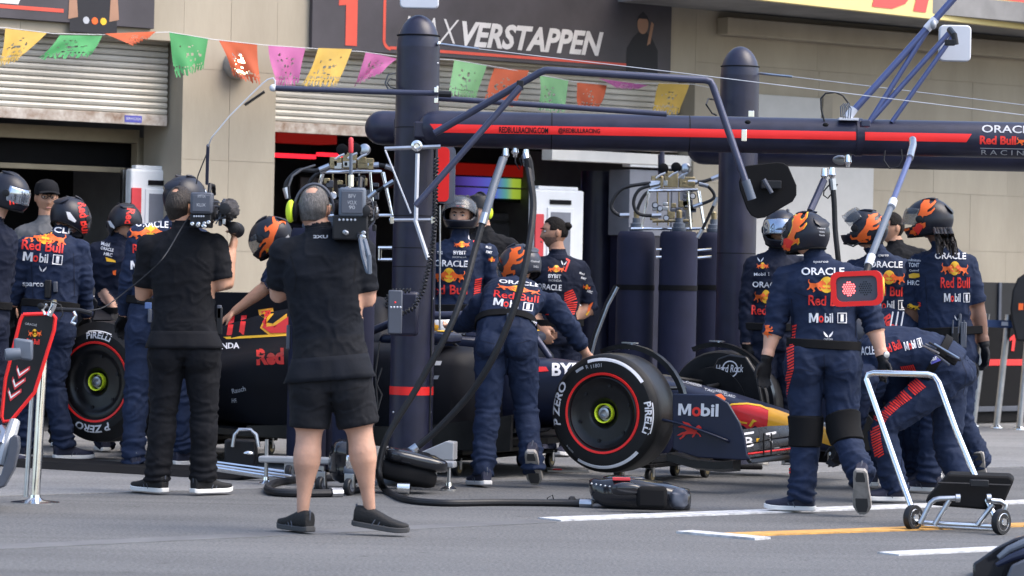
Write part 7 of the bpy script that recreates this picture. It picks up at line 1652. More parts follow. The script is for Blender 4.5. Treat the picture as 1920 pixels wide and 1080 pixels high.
# rear wing marks
for k in range(3): decal_px('print', ([(168 + k * 24, 566), (172 + k * 24 - 6, 555), (184 + k * 24 - 6, 555), (188 + k * 24, 566)], [(0, 1, 2, 3)]), bvh_of(*rwo), 'white_print', car)
# claro side panel of the far end plate
fp = [cpl(x, y, 1.0) for x, y in ((1566, 792), (1604, 780), (1640, 790), (1640, 858), (1566, 858))]

# --- dollies that carry the car
def dolly(x, w, label):
    c_ = C(x, 0, 0); t = thing('car_dolly', label, 'dolly', (c_.x, c_.y, 0)); zc = .115
    b = MB(); o = Vector((c_.x, c_.y, zc)); yh = Vector((CY.x, CY.y, 0)).normalized(); xh = Vector((CX.x, CX.y, 0)).normalized(); b.box(o, (.14, w, .012), (xh, yh, UPZ)); obj('platform', b, 'black_matte', t, smooth=False, bevel=.004)  # platform's black paints in the dark shadow beneath the car
    for sx in (-1, 1):
        for sy in (-1, 1): castor(t, o + xh * (sx * .11) + yh * (sy * (w - .06)) - UPZ * (zc - .05), .05, xh, 'brass')
    b = MB(); b.box(o + UPZ * .03, (.10, w * .8, .016), (xh, yh, UPZ)); obj('pad', b, 'rubber_hose', t, smooth=False, bevel=.004)
dolly(2.35, .74, 'low steel dolly with castors under the middle of the racing car'); dolly(3.55, .50, 'low steel dolly with castors under the front axle of the racing car'); dolly(.3, .6, 'low steel dolly with castors under the rear of the racing car')
# ================================================================ PIT EQUIPMENT
def bottle(parent, px, ptop, s, rad, zb=.02):
    p = W(px, ptop, s); b = MB(); H_ = p.z - zb; c_ = Vector((p.x, p.y, zb)); b.lathe(c_, UPZ, [(0, rad * .97), (.02, rad), (H_ - .06, rad), (H_ - .02, rad * .96), (H_, rad * .86)], 32); o = obj('gas_bottle', b, 'navy_vinyl', parent)
    b = MB(); b.lathe(c_ + UPZ * (H_ - .42), UPZ, [(-.02, rad + .001), (-.02, rad + .004), (.02, rad + .004), (.02, rad + .001)], 32); obj('strap', b, 'black_matte', o)
    b = MB(); b.lathe(c_ + UPZ * H_, UPZ, [(0, .05), (.012, .055), (.03, .055), (.032, .045), (.06, .045), (.065, .03), (.10, .03)], 20); obj('valve_collar', b, 'slate_plastic', o)
    b = MB(); b.lathe(c_ + UPZ * (H_ + .10), UPZ, [(0, .02), (.05, .022), (.06, .012)], 12); obj('valve', b, 'brass', o)
    return p
def bottle_rack(label, s, bots, cx, ytop, ybase, wtop, wbase, rad, seed, grp):
    t = thing('gas_bottle_rack', label, 'gas bottles', G(cx, 525 + 1.29 * s, 0), group=None)
    rg = random.Random(seed)
    for px, pt, ss in bots: bottle(t, px, pt, ss, rad)
    y0, y1 = ytop, ybase
    # chrome cage
    def bar(pts, r_=.009, nm='cage_bar', m='chrome', ss=s): b = MB(); px_tube(b, pts, r_, ss, 10); return obj(nm, b, m, t)
    for dx in (-1, 1):
        for dep in (0, -14): bar([(cx + dx * wbase / 2, y1, s + dep), (cx + dx * wtop / 2 + (3 if dep else 0), y0, s + dep)])
    bar([(cx + wtop * .30, y0, s + 2), (cx + wtop * .36, y1, s + 2)]); 
    for dep in (0, -14): bar([(cx - wtop / 2, y0, s + dep), (cx + wtop / 2, y0 - 1, s + dep)], .011); bar([(cx - wbase / 2 - 20, y1, s + dep), (cx + wbase / 2, y1, s + dep)], .011)
    b = MB(); b.box(W(cx, y0 - 3, s - 7), (wtop / 2 / s, .12, .008)); obj('top_plate', b, 'steel', t, smooth=False, bevel=.003)
    # manifold blocks, regulators and round handles
    for k, (dx, w_, h_) in enumerate(((-30, 22, 22), (-4, 26, 30), (26, 30, 20))):
        b = MB(); b.box(W(cx + dx, y0 - 6 - h_ / 2, s - 4), (w_ / 2 / s, .06, h_ / 2 / s)); mb_ = obj('manifold', b, 'brass', t, bevel=.004)
        for j in range(3):
            b = MB(); b.box(W(cx + dx + rg.uniform(-.4, .4) * w_, y0 - 8 - rg.uniform(0, 1) * h_, s + 2), (rg.uniform(.01, .025), .02, rg.uniform(.008, .02))); obj('fitting', b, rg.choice(['brass', 'steel']), mb_, bevel=.003)
    for dx, dy, m in ((-18, -42, 'black_matte'), (6, -44, 'black_matte'), (24, -42, 'steel')):
        b = MB(); b.lathe(W(cx + dx, y0 + dy, s + 3), (-.2, -1, .1), [(-.04, .02), (-.01, .036), (.01, .038), (.016, .03), (.018, .004)], 24); rgl = obj('regulator', b, m, t)
        b = MB(); px_tube(b, [(cx + dx - 14, y0 + dy + 18), (cx + dx - 6, y0 + dy + 12), (cx + dx + 4, y0 + dy + 8)], .007, s + 4, 8); obj('lever', b, 'antenna_white', rgl)
    for k in range(24):
        x = cx + rg.uniform(-.42, .42) * wtop; y = y0 + rg.uniform(.12, .85) * (y1 - y0)
        if k < 4:
            b = MB(); b.lathe(W(x, y, s + 1), (rg.uniform(-.5, .5), -1, .1), [(-.03, .016), (0, .023), (.008, .024), (.010, .020), (.008, .014)], 20); ga = obj('gauge', b, rg.choice(['steel', 'black_plastic']), t)
            b = MB(); b.lathe(W(x, y, s + 1.5), (0, -1, .1), [(.006, .017), (.009, .017), (.0095, .002)], 16); obj('gauge_face', b, 'antenna_white', ga)
        else:
            b = MB(); b.box(W(x, y, s - 2), (rg.uniform(.015, .035), .03, rg.uniform(.012, .03))); obj('fitting', b, rg.choice(['brass', 'steel', 'grey_plastic', 'black_plastic']), t, bevel=.004)
    for dx in (-wtop * .32, -wtop * .1, wtop * .12): bar([(cx + dx, y0 + 1, s - 4), (cx + dx, y1 - 6, s - 4)], .006, 'riser_pipe', rg.choice(['steel', 'brass']))
    bar([(cx - wtop * .42, y0 + (y1 - y0) * .8, s), (cx + wtop * .4, y0 + (y1 - y0) * .78, s)], .012, 'feed_pipe', 'brass')
    return t
def hose(parent, pts, r_, s, name='hose', ends=True):
    P = [G(p[0], p[1], r_) if len(p) == 3 and p[2] == 'g' else W(*(p if len(p) == 3 else (p[0], p[1], s))) for p in pts]; Q = []
    n = len(P)
    for i in range(n - 1):
        p0, p1, p2, p3 = P[max(0, i - 1)], P[i], P[i + 1], P[min(n - 1, i + 2)]
        for k in range(6):
            u = k / 6; Q.append(.5 * ((2 * p1) + (p2 - p0) * u + (2 * p0 - 5 * p1 + 4 * p2 - p3) * u * u + (3 * p1 - p0 - 3 * p2 + p3) * u ** 3))
    Q.append(P[-1]); b = MB(); b.tube(Q, r_, 10); o = obj(name, b, 'rubber_hose', parent)
    if ends:
        for a, c_ in ((Q[0], Q[2]), (Q[-1], Q[-3])):
            b = MB(); b.tube([a, a + (c_ - a).normalized() * .07], r_ * 1.35, 10); obj('ferrule', b, 'steel', o)
    return o
t = bottle_rack('three tall navy gas bottles with chrome cage manifold behind the car nose', 252, [(1193, 434, 250), (1273, 434, 252), (1338, 436, 246)], 1262, 358, 429, 92, 118, .142, 5, None)
hose(t, [(1238, 343), (1205, 345), (1165, 355), (1146, 385), (1158, 402), (1180, 404)], .014, 255); hose(t, [(1236, 345), (1200, 355), (1188, 380), (1200, 402), (1240, 404)], .013, 257); hose(t, [(1238, 350), (1212, 362), (1198, 385), (1192, 412)], .013, 250)
hose(t, [(1290, 342), (1320, 340), (1350, 330)], .014, 250); hose(t, [(1310, 345), (1330, 352), (1338, 372), (1300, 388)], .012, 256); hose(t, [(1345, 370), (1322, 420), (1308, 446)], .012, 255)
for y in (468, 482):
    b = MB(); px_tube(b, [(1230, y), (1240, y)], .01, 255, 8); obj('bracket', b, 'chrome', t); b = MB(); px_tube(b, [(1308, y + 2), (1334, y)], .012, 255, 8); obj('bracket', b, 'chrome', t)
b = MB(); px_tube(b, [(1240, 330), (1240, 290)], .026, 245, 12); px_tube(b, [(1241, 290), (1241, 284)], .02, 245, 12); obj('vent_pipe', b, 'navy_paint', t)
b = MB(); px_tube(b, [(1108, 668), (1118, 630), (1140, 572), (1158, 538)], .012, 262, 8); obj('curved_rail', b, 'steel', t); b = MB(); px_tube(b, [(1104, 668), (1114, 628), (1136, 570), (1154, 536)], .012, 262, 8); obj('curved_rail', b, 'black_plastic', t)
t = bottle_rack('navy gas bottles with chrome cage manifold behind the cameraman in shorts', 293, [(582, 428, 288), (668, 418, 293), (626, 424, 284)], 660, 323, 404, 112, 150, .128, 9, None)
hose(t, [(618, 311), (592, 320), (560, 320), (536, 345), (540, 372)], .014, 296); hose(t, [(618, 313), (590, 330), (578, 350), (580, 380)], .013, 294); hose(t, [(690, 311), (715, 310), (742, 318)], .014, 292); hose(t, [(738, 340), (705, 360), (690, 372)], .012, 297)
for y in (465, 487):
    b = MB(); px_tube(b, [(709, y), (735, y)], .012, 296, 8); obj('bracket', b, 'chrome', t)
b = MB(); px_tube(b, [(712, 465), (712, 487)], .012, 296, 8); obj('bracket', b, 'chrome', t)
for pts in ([(712, 640), (704, 700), (708, 760), (700, 800)], [(716, 690), (706, 720), (716, 740), (708, 770)]):
    b = MB(); px_tube(b, pts, .006, 303, 6); obj('cable', b, 'rubber_hose', t)

# hoses hanging from the striped boom
t = thing('boom_hose', 'rigid grey armed hose dropping from the striped boom to the ground by the bag', 'hose', W(945, 300, 306))
b = MB(); px_tube(b, [(943, 298, 307), (925, 350, 309), (908, 410, 311)], .026, 308, 12); obj('rigid_sleeve', b, 'slate_plastic', t)
hose(t, [(910, 400, 311), (893, 460, 312), (868, 550, 314), (838, 625, 315), (780, 730, 315), (728, 815, 315), (712, 868, 315), (712, 895, 315), (722, 918, 'g'), (760, 936, 'g'), (830, 943, 'g'), (930, 942, 'g'), (1040, 943, 'g'), (1110, 945, 'g')], .020, 310)
t = thing('boom_hose', 'black hose hanging from the striped boom in front of the bending mechanic', 'hose', W(990, 300, 306))
hose(t, [(986, 292, 307), (995, 340, 309), (1000, 390, 310), (990, 470, 312), (970, 560, 313), (930, 660, 313), (880, 740, 312), (810, 815, 311), (765, 850, 311)], .021, 310)
b = MB(); px_tube(b, [(989, 296), (992, 306), (996, 340)], .026, 308, 10); obj('sleeve', b, 'rubber_hose', t); b = MB(); px_tube(b, [(966, 292), (966, 304), (974, 318), (978, 308), (974, 296)], .005, 307, 6); obj('loop_cable', b, 'rubber_hose', t)
t = thing('boom_hose', 'black hose and navy rod hanging from the boom above the walking mechanic', 'hose', W(1550, 340, 306))
hose(t, [(1560, 335, 306), (1564, 380, 306), (1566, 430, 306), (1572, 490, 306), (1576, 540, 305)], .017, 306); b = MB(); px_tube(b, [(1545, 338, 306), (1530, 372, 307), (1519, 396, 308)], .022, 306, 10); obj('rod', b, 'tube_navy', t)
b = MB(); px_tube(b, [(1556, 345), (1545, 358), (1544, 366), (1552, 372), (1562, 360), (1570, 345)], .005, 306, 6); obj('loop_cable', b, 'rubber_hose', t)

# start light on its arm
t = thing('signal_light', 'red framed pit signal lamp with glowing dots hanging on a rod from the boom', 'signal lamp', W(1610, 545, 345))
b = MB(); px_tube(b, [(1711, 262, 318), (1712, 272, 320), (1706, 296, 324)], .022, 320, 12); obj('knuckle', b, 'steel', t)
b = MB(); px_tube(b, [(1708, 290, 323), (1672, 382, 334)], .017, 330, 12); obj('arm', b, 'blue_tube', t)
b = MB(); px_tube(b, [(1673, 380, 334), (1632, 484, 343)], .020, 338, 12); obj('arm_sleeve', b, 'slate_plastic', t); b = MB(); px_tube(b, [(1675, 376, 334), (1671, 388, 335)], .024, 334, 12); obj('collar', b, 'antenna_white', t); b = MB(); px_tube(b, [(1634, 480, 343), (1628, 498, 344)], .024, 343, 12); obj('collar', b, 'antenna_white', t); b = MB(); px_tube(b, [(1628, 498, 344), (1622, 520, 345)], .02, 344, 12); obj('joint', b, 'black_plastic', t)
LN = Vector((-.25, -.96, -.03)).normalized(); LX = Vector((.966, -.25, .06)).normalized(); LX = (LX - LN * LX.dot(LN)).normalized(); LY = LN.cross(LX) * 1; LY = LY if LY.z > 0 else -LY
lc = W(1607, 541, 348)
b = MB(); rs = []
for dep, w_, h_, r_ in ((0, .138, .092, .04), (-.05, .138, .092, .04), (-.12, .11, .072, .035), (-.17, .06, .045, .03)):
    rs.append([lc + LN * dep + LX * x + LY * y for x, y in rrect(w_, h_, r_)])
b.rings(rs); bk = obj('housing', b, 'black_plastic', t, ang=40)
b = MB(); a_ = rrect(.140, .094, .042); c_ = rrect(.112, .068, .032); n = len(a_)
b.add([lc + LN * .006 + LX * x + LY * y for x, y in a_] + [lc + LN * .02 + LX * x + LY * y for x, y in a_] + [lc + LN * .02 + LX * x + LY * y for x, y in c_] + [lc + LN * .002 + LX * x + LY * y for x, y in c_], [(j * n + i, j * n + (i + 1) % n, (j + 1) * n + (i + 1) % n, (j + 1) * n + i) for j in range(3) for i in range(n)]); obj('red_frame', b, 'red_tape', t, ang=40)
b = MB(); b.add([lc + LN * .004 + LX * x + LY * y for x, y in c_], [tuple(range(n))]); obj('face_plate', b, 'grey_plastic', t, smooth=False)
b = MB()
for i in range(-3, 4):
    for j in range(-3, 4):
        x, y = i * .0125 + (j % 2) * .006, j * .0115
        if x * x + y * y < .037 ** 2: b.lathe(lc + LN * .004 + LX * (x - .043) + LY * y, LN, [(0, .0045), (.003, .0045), (.004, .001)], 8)
obj('lit_dots', b, mat('dot_glow', (1, .2, .2), .4, emit=(1.0, .10, .10), estr=1.6), t)
b = MB()
for i in range(-3, 4):
    for j in range(-3, 4):
        x, y = i * .0125 + (j % 2) * .006, j * .0115
        if x * x + y * y < .037 ** 2: b.lathe(lc + LN * .004 + LX * (x + .046) + LY * y, LN, [(0, .004), (.002, .004), (.003, .001)], 6)
obj('dark_dots', b, 'black_plastic', t)
b = MB(); b.add([lc + LX * .1405 + LY * y - LN * dz for y, dz in ((-.05, .0), (.06, .0), (.045, .05), (-.03, .05))], [(0, 1, 2, 3)]); obj('patch', b, 'yellow_print', t, solid=.002)

# chrome trolley pulled by the walking mechanic
t = thing('battery_trolley', 'chrome tube trolley with black equipment case and two small wheels', 'trolley', G(1790, 1000))
TS = 345
b = MB(); px_tube(b, [(1722, 968, 349), (1712, 960, 348), (1690, 900, 346), (1624, 712, 341), (1627, 702, 341), (1638, 699, 341), (1740, 702, 343), (1752, 706, 343), (1760, 718, 344), (1792, 806, 346), (1828, 892, 348), (1866, 970, 351)], .0165, TS, 14); obj('handle_frame', b, 'chrome', t)
b = MB(); px_tube(b, [(1722, 979, 352), (1864, 987, 354)], .012, 352, 12); px_tube(b, [(1724, 985, 350), (1866, 993, 352)], .010, 352, 12); obj('axle', b, 'chrome', t)
for pts in ([(1725, 982), (1744, 944), (1752, 937), (1762, 935), (1797, 934)], [(1752, 984), (1780, 938)], [(1832, 985), (1862, 946)], [(1868, 980), (1886, 955), (1886, 946), (1876, 940), (1850, 938)]):
    b = MB(); px_tube(b, pts, .014, 354, 12); obj('cradle_tube', b, 'steel', t)
cc = W(1815, 924, 346); k_ = 346.0
b = MB(); rs = []
fr = [(1735, 938), (1778, 889), (1893, 893), (1901, 902), (1876, 958), (1740, 947)]
bk_ = [(1745, 930), (1785, 886), (1893, 891), (1898, 900), (1880, 945), (1750, 940)]
rs = [[W(x, y, 350) for x, y in fr], [W(x + 2, y - 6, 340) for x, y in fr]]
b.rings(rs); cs = obj('case', b, 'black_matte', t, bevel=.012)
b = MB(); px_tube(b, [(1758, 905, 351), (1895, 910, 351)], .006, 351, 6); obj('lid_seam', b, 'black_plastic', cs)
b = MB(); b.box(W(1836, 906, 352), (.05, .012, .018)); obj('latch', b, 'black_plastic', cs, bevel=.004)
for x in (1794, 1852):
    b = MB(); px_tube(b, [(x - 2, 934, 355), (x + 6, 934, 355)], .022, 355, 12); obj('clamp', b, 'steel', t)
def small_wheel(x, y, s, lab):
    c_ = W(x, y, s); r_ = .068; c_.z = r_; ax = Vector((.72, -.69, 0)).normalized(); b = MB(); b.lathe(c_, ax, [(-.018, r_ * .78), (-.018, r_ * .96), (-.010, r_), (.010, r_), (.018, r_ * .96), (.018, r_ * .78)], 28); w_ = obj('wheel', b, 'rubber_hose', t)
    b = MB(); b.lathe(c_, ax, [(-.016, .004), (-.016, r_ * .76), (.016, r_ * .76), (.019, r_ * .66), (.010, r_ * .6), (.010, .022), (.024, .018), (.024, .003)], 24); obj('rim', b, 'chrome', w_)
    for k in range(5):
        a = 2 * math.pi * k / 5; Yv = ax.cross(UPZ); q = c_ + ax * .012 + (Yv * math.cos(a) + UPZ * math.sin(a)) * r_ * .45; b = MB(); b.box(q, (.006, r_ * .20, .005), (ax, (Yv * math.cos(a) + UPZ * math.sin(a)), ax.cross(Yv * math.cos(a) + UPZ * math.sin(a)))); obj('spoke', b, 'steel', w_)
small_wheel(1712, 978, 352, ''); small_wheel(1877, 986, 356, '')

# chrome stanchion with belt, and the red rimmed jack board
st0 = G(66, 943); t = thing('stanchion', 'tall chrome crowd stanchion on a flat round base at the left', 'stanchion', st0)
b = MB(); b.lathe(st0, UPZ, [(0, .135), (.006, .135), (.016, .05), (.03, .03), (.045, .028)], 36); obj('base', b, 'chrome', t)
lean = Vector((.03, .05, 1.0)); b = MB(); b.tube([st0 + UPZ * .03, st0 + UPZ * .03 + lean * .95], .026, 20); obj('post', b, 'chrome', t)
b = MB(); b.tube([st0 + UPZ * .03 - Vector((.055, -.02, 0)), st0 + lean * .8 - Vector((.055, -.02, 0))], .014, 12); obj('second_rod', b, 'steel', t)
t = thing('jack_board', 'red rimmed black car jack board with chevrons, bull logo and handlebar levers', 'car jack', G(20, 935))
JS = 344
jb = [(45, 590), (98, 588), (105, 596), (102, 620), (66, 735), (22, 788), (8, 790), (5, 780), (12, 710), (40, 600)]
jc = W(55, 690, JS); JL = [((W(x, y, JS) - jc).x, (W(x, y, JS) - jc).z) for x, y in jb]
b = MB(); b.prism(JL, jc, X1, UPZ, .03); obj('board', b, 'black_plastic', t, bevel=.004)
b = MB(); pts = [jc + Vector((x, -.015 - .01, z)) for x, z in JL]; b.tube(pts + [pts[0]], .011, 8); obj('red_rim', b, 'red_tape', t)
JN = Vector((0, -.034, 0))
def jshape(pxs, m, nm, e=0.0): b = MB(); b.prism([((W(x, y, JS) - jc).x, (W(x, y, JS) - jc).z) for x, y in pxs], jc + JN - Vector((0, e, 0)), X1, UPZ, .002); return obj(nm, b, m, t, smooth=False)
for k in range(3):
    x, y = 38 - k * 8, 702 + k * 21; jshape([(x - 4, y - 18), (x, y - 4), (x + 20, y - 16), (x + 20, y - 9), (x - 1, y + 8), (x - 6, y - 10)], 'red_soft', 'chevron'); jshape([(x - 2, y - 13), (x + 1, y - 1), (x + 17, y - 12), (x + 17, y - 10), (x, y + 3), (x - 4, y - 9)], 'white_panel', 'chevron', .002)
def jmark(sh, x, y, w_, h_, m, a=0): vs, fs = place2d(sh, x, y, w_, h_, a); b = MB(); b.add([jc + JN + Vector(((W(p, q, JS) - jc).x, -.004, (W(p, q, JS) - jc).z)) for p, q in vs], fs); obj('print', b, m, t, smooth=False)
jmark(poly2d(circ(14)), 67, 624, 9, 15, 'yellow_print'); jmark(poly2d(BULL), 62, 625, 12, 12, 'orange_print'); jmark(place2d(poly2d(BULL), .5, .5, 1, -1, 0, True), 73, 625, 12, 12, 'orange_print'); jmark(text2d('Red Bull', .03), 64, 640, 24, 10, 'red_print', 6)
jmark(text2d('ORACLE', .0), 60, 608, 22, 4, 'grey_print', 8)
b = MB(); px_tube(b, [(74, 576, 347), (100, 580, 347), (150, 582, 347), (172, 588, 347)], .013, 347, 10); obj('handlebar', b, 'black_plastic', t)
for pts in ([(138, 584), (142, 592), (137, 600), (134, 604), (142, 608)], [(88, 570), (80, 580), (84, 590)]): b = MB(); px_tube(b, pts, .008, 349, 8); obj('brake_lever', b, 'chrome', t)
b = MB(); px_tube(b, [(92, 592), (100, 575), (102, 565)], .016, 348, 10); obj('stem', b, 'chrome', t); b = MB(); px_tube(b, [(102, 568), (103, 562)], .01, 348, 8); obj('valve', b, 'brass', t)
b = MB(); px_tube(b, [(78, 578), (84, 566), (98, 566), (114, 572), (118, 590), (110, 600)], .004, 349, 6); obj('brake_cable', b, 'rubber_hose', t)
b = MB(); b.lathe(W(78, 574, 349), (0, -1, 0), [(0, .016), (.03, .018), (.035, .01)], 14); obj('knob', b, 'black_plastic', t)
b = MB(); b.box(W(44, 655, 351), (.05, .05, .055), (Vector((.95, .1, -.1)).normalized(), Vector((-.1, .99, 0)), UPZ)); gm = obj('camera_mount', b, 'slate_plastic', t, bevel=.012); b = MB(); b.lathe(W(24, 664, 353), (-1, -.3, -.1), [(-.04, .03), (.02, .034), (.04, .03)], 18); obj('mount_lens', b, 'slate_plastic', gm)
b = MB(); px_tube(b, [(28, 790, 345), (20, 815, 346), (10, 838, 347), (2, 870, 347)], [.03, .036, .03, .03], 346, 10); obj('jack_leg', b, 'silver_paint', t)
b = MB(); px_tube(b, [(2, 805, 345), (8, 815, 346), (2, 835, 347)], .03, 346, 8); obj('hinge', b, 'steel', t)
b = MB(); q0 = [(35, 818), (36, 838), (26, 880), (8, 912), (-20, 922), (-30, 915), (2, 890), (14, 850), (18, 822), (26, 815)]; b.rings([[W(x, y, 355) for x, y in q0], [W(x + 3, y, 343) for x, y in q0]]); obj('jack_pad', b, 'grey_plastic', t, bevel=.008)
t = thing('radio_cable', 'thin black lead drooping from the left cameraman to the jack handlebar', 'cable', W(200, 560, 330)); hose(t, [(372, 385, 318), (345, 420, 326), (310, 478, 334), (280, 510, 334), (225, 555, 334), (190, 578, 336), (150, 582, 338), (112, 576, 339)], .0035, 335, 'lead', False)

# bag and cart by the pillar base
t = thing('equipment_bag', 'glossy black bag draped over a wheeled cart at the foot of the first pillar', 'bag', G(770, 925))
def lump(mb, c, h, ax=None, amp=.012, fq=9): 
    k0 = len(mb.v); 
    rs = [];
    mb.ell(c, h, ax, 28, 18); X_, Y_, Z_ = ax if ax else (Vector((1, 0, 0)), Vector((0, 1, 0)), UPZ)
    for i in range(k0, len(mb.v)):
        l_ = mb.v[i] - Vector(c); q = [l_.dot(X_) / h[0], l_.dot(Y_) / h[1], l_.dot(Z_) / h[2]]
        q = [math.copysign(abs(v) ** .62, v) for v in q]; p = Vector(c) + X_ * q[0] * h[0] * .9 + Y_ * q[1] * h[1] * .9 + Z_ * q[2] * h[2] * .9
        n1 = noise.noise(p * fq) + .6 * abs(noise.noise(p * fq * 2.1)); mb.v[i] = p + l_.normalized() * n1 * amp
    return mb
tl_ = (Vector((.97, .1, -.2)).normalized(), Vector((-.1, .99, 0)), Vector((.2, 0, .98)).normalized())
b = MB(); lump(b, W(778, 862, 313), (.22, .16, .055), tl_, .02, 11); obj('bag_top', b, 'black_gloss', t); b = MB(); lump(b, W(762, 888, 313), (.20, .15, .07), tl_, .014); obj('bag_side', b, 'black_matte', t)
b = MB(); lump(b, W(655, 865, 312), (.13, .14, .14), None, .02); obj('bag_side', b, 'black_gloss', t); b = MB(); b.box(W(672, 850, 316), (.07, .05, .12)); obj('box', b, 'black_plastic', t, bevel=.015); b = MB(); lump(b, W(672, 882, 317), (.10, .08, .035), None, .01); obj('flap', b, 'slate_plastic', t); b = MB(); b.box(W(657, 866, 320), (.026, .02, .04)); obj('buckle', b, 'chrome', t, bevel=.01)
for x, y, s_ in ((602, 918, 316), (655, 923, 318), (760, 905, 314), (600, 905, 306)): castor(t, Vector((W(x, y, s_).x, W(x, y, s_).y, .052)), .052, Vector((.9, -.4, 0)).normalized(), 'chrome' if x > 700 else 'grey_plastic')
b = MB(); px_tube(b, [(590, 918, 315), (640, 922, 316), (700, 917, 316)], .02, 316, 10); obj('axle', b, 'black_plastic', t); b = MB(); px_tube(b, [(745, 915, 316), (768, 916, 316)], .035, 316, 14); obj('roller', b, 'chrome', t)
t = thing('ground_hose', 'thick black hose lying across the ground between the cameraman legs', 'hose', G(600, 915)); hose(t, [(700, 892, 'g'), (650, 895, 'g'), (570, 899, 'g'), (520, 905, 'g'), (502, 914, 'g'), (512, 922, 'g'), (560, 925, 'g'), (640, 924, 'g')], .024, 308)
t = thing('jack_stand', 'small black jack with bright arched handle and chrome bars beside the car', 'jack', G(460, 890))
b = MB(); b.box(W(452, 850, 292), (.10, .1, .09)); obj('body', b, 'black_plastic', t, bevel=.012); b = MB(); px_tube(b, [(436, 838), (440, 815), (448, 806), (470, 806), (480, 815), (485, 838)], .014, 294, 10); obj('arched_handle', b, 'steel', t)
b = MB(); b.ell(W(466, 850, 297), (.035, .02, .016)); obj('latch', b, 'chrome', t)
for dy in (0, 7, 13): b = MB(); px_tube(b, [(400, 866 + dy * .8, 298 + dy * .3), (548, 886 + dy, 300 + dy * .3)], .008, 299, 8); obj('bar', b, 'chrome', t)
b = MB(); b.box(W(470, 890, 300), (.28, .03, .012), (Vector((.985, .0, -.13)).normalized(), Vector((0, 1, 0)), UPZ)); obj('foot_bar', b, 'steel', t, bevel=.004, smooth=False)

# wheel gun in its cover on the ground
t = thing('wheel_gun', 'black wheel gun in a glossy riveted cover lying on the asphalt', 'wheel gun', G(1200, 955))
GS_ = 328
rs = []
for x, yt, yb, d in ((1104, 902, 920, .04), (1112, 898, 938, .09), (1130, 899, 950, .12), (1160, 896, 955, .14), (1200, 898, 957, .15), (1240, 904, 959, .15), (1275, 914, 960, .14), (1290, 918, 960, .11), (1294, 926, 956, .07)):
    c_ = W(x, (yt + yb) / 2, GS_); rs.append(ellring(c_, Vector((0, 1, 0)), UPZ, d, (yb - yt) / 2 / GS_, 22, 3.5))
b = MB(); b.rings(rs); cov = obj('cover', b, 'black_gloss', t, ang=60)
for v in cov.data.vertices:
    n1 = noise.noise(v.co * 14) * .012 + abs(noise.noise(v.co * 30)) * .008; v.co += Vector((n1 * .4, -n1, n1))
b = MB(); lump(b, W(1175, 918, 334), (.10, .05, .04), None, .008); obj('rounded_body', b, 'black_gloss', t); b = MB(); b.box(W(1222, 932, 334), (.085, .05, .06)); obj('rear_block', b, 'black_matte', t, bevel=.02)
for k in range(5):
    b = MB(); b.ell(W(1109 + k * 8.5, 907 + k * 1.4, 333), (.006, .005, .006)); obj('rivet', b, 'steel', t)
b = MB(); lump(b, W(1170, 900, 324), (.14, .09, .03), None, .012); obj('flap', b, 'black_gloss', t); b = MB(); b.box(W(1165, 898, 330), (.05, .02, .008)); obj('patch', b, 'red_soft', t, bevel=.002)
b = MB(); lump(b, W(1272, 935, 333), (.055, .05, .06), None, .018, 20); obj('rear_grille', b, 'grey_plastic', t)
b = MB(); px_tube(b, [(1030, 942), (1060, 942), (1128, 942)], .020, 322, 12); obj('hose_tail', b, 'rubber_hose', t)
b = MB(); b.lathe(W(1070, 942, 324), Vector((1, -.2, 0)), [(-.01, .03), (.0, .038), (.02, .036), (.03, .02)], 20); obj('collar', b, 'black_plastic', t)
for k in range(5): b = MB(); b.lathe(W(1085 + k * 6, 943, 323), X1, [(0, .022), (.006, .028), (.012, .022)], 16); obj('bend_relief', b, 'rubber_hose', t)
b = MB(); px_tube(b, [(1030, 952), (1026, 934), (1036, 928), (1040, 946), (1032, 954)], .004, 326, 6); obj('clip', b, 'black_plastic', t)
# small steel plate and bits under the car
t = thing('steel_plate', 'small flat steel plate with red tag lying under the front of the car', 'plate', G(1060, 880)); b = MB(); b.box(G(1065, 882, .012), (.14, .10, .008)); obj('plate', b, 'steel', t, bevel=.003, smooth=False); b = MB(); b.box(G(1045, 880, .025), (.03, .02, .004)); obj('tag', b, 'red_soft', t)

# barrier at the right
t = thing('crowd_barrier', 'dark barrier board with red band and number eleven at the right edge', 'barrier', W(1900, 800, 205))
p0, p1 = W(1836, 700, 196), W(2120, 700, 186); dT = Vector((p1.x - p0.x, p1.y - p0.y, 0)).normalized(); Ln = (p1 - p0).length; nT = Vector((dT.y, -dT.x, 0)); p0.z = 0
def bar_box(x0, x1, z0, z1, d0, d1, m, nm): b = MB(); b.add([p0 + dT * x + nT * d + UPZ * z for z in (z0, z1) for d in (d0, d1) for x in (x0, x1)], [(0, 2, 3, 1), (4, 5, 7, 6), (0, 1, 5, 4), (2, 6, 7, 3), (0, 4, 6, 2), (1, 3, 7, 5)]); return obj(nm, b, m, t, smooth=False, bevel=.004)
bar_box(-.05, Ln, .02, .95, -.05, 0, 'black_matte', 'board'); bar_box(-.05, Ln, .56, .62, .001, .006, 'car_red', 'red_band'); bar_box(-.05, Ln, .12, .17, .001, .03, 'grey_plastic', 'lower_rail'); bar_box(-.05, Ln, .97, 1.36, -.35, -.05, 'black_plastic', 'upper_case'); bar_box(.32, .36, .97, 1.36, -.05, -.03, 'grey_plastic', 'case_rib')
ONE = poly2d([(.30, 0), (.72, 0), (1, 1), (.62, 1), (.0, .78), (.0, .60), (.44, .68)])
for dx in (0, .11): flat_shape(ONE, 'car_red', t, p0 + dT * (.335 + dx) + nT * .006 + UPZ * .70, dT, UPZ, .10, .16, .002, 'numeral')
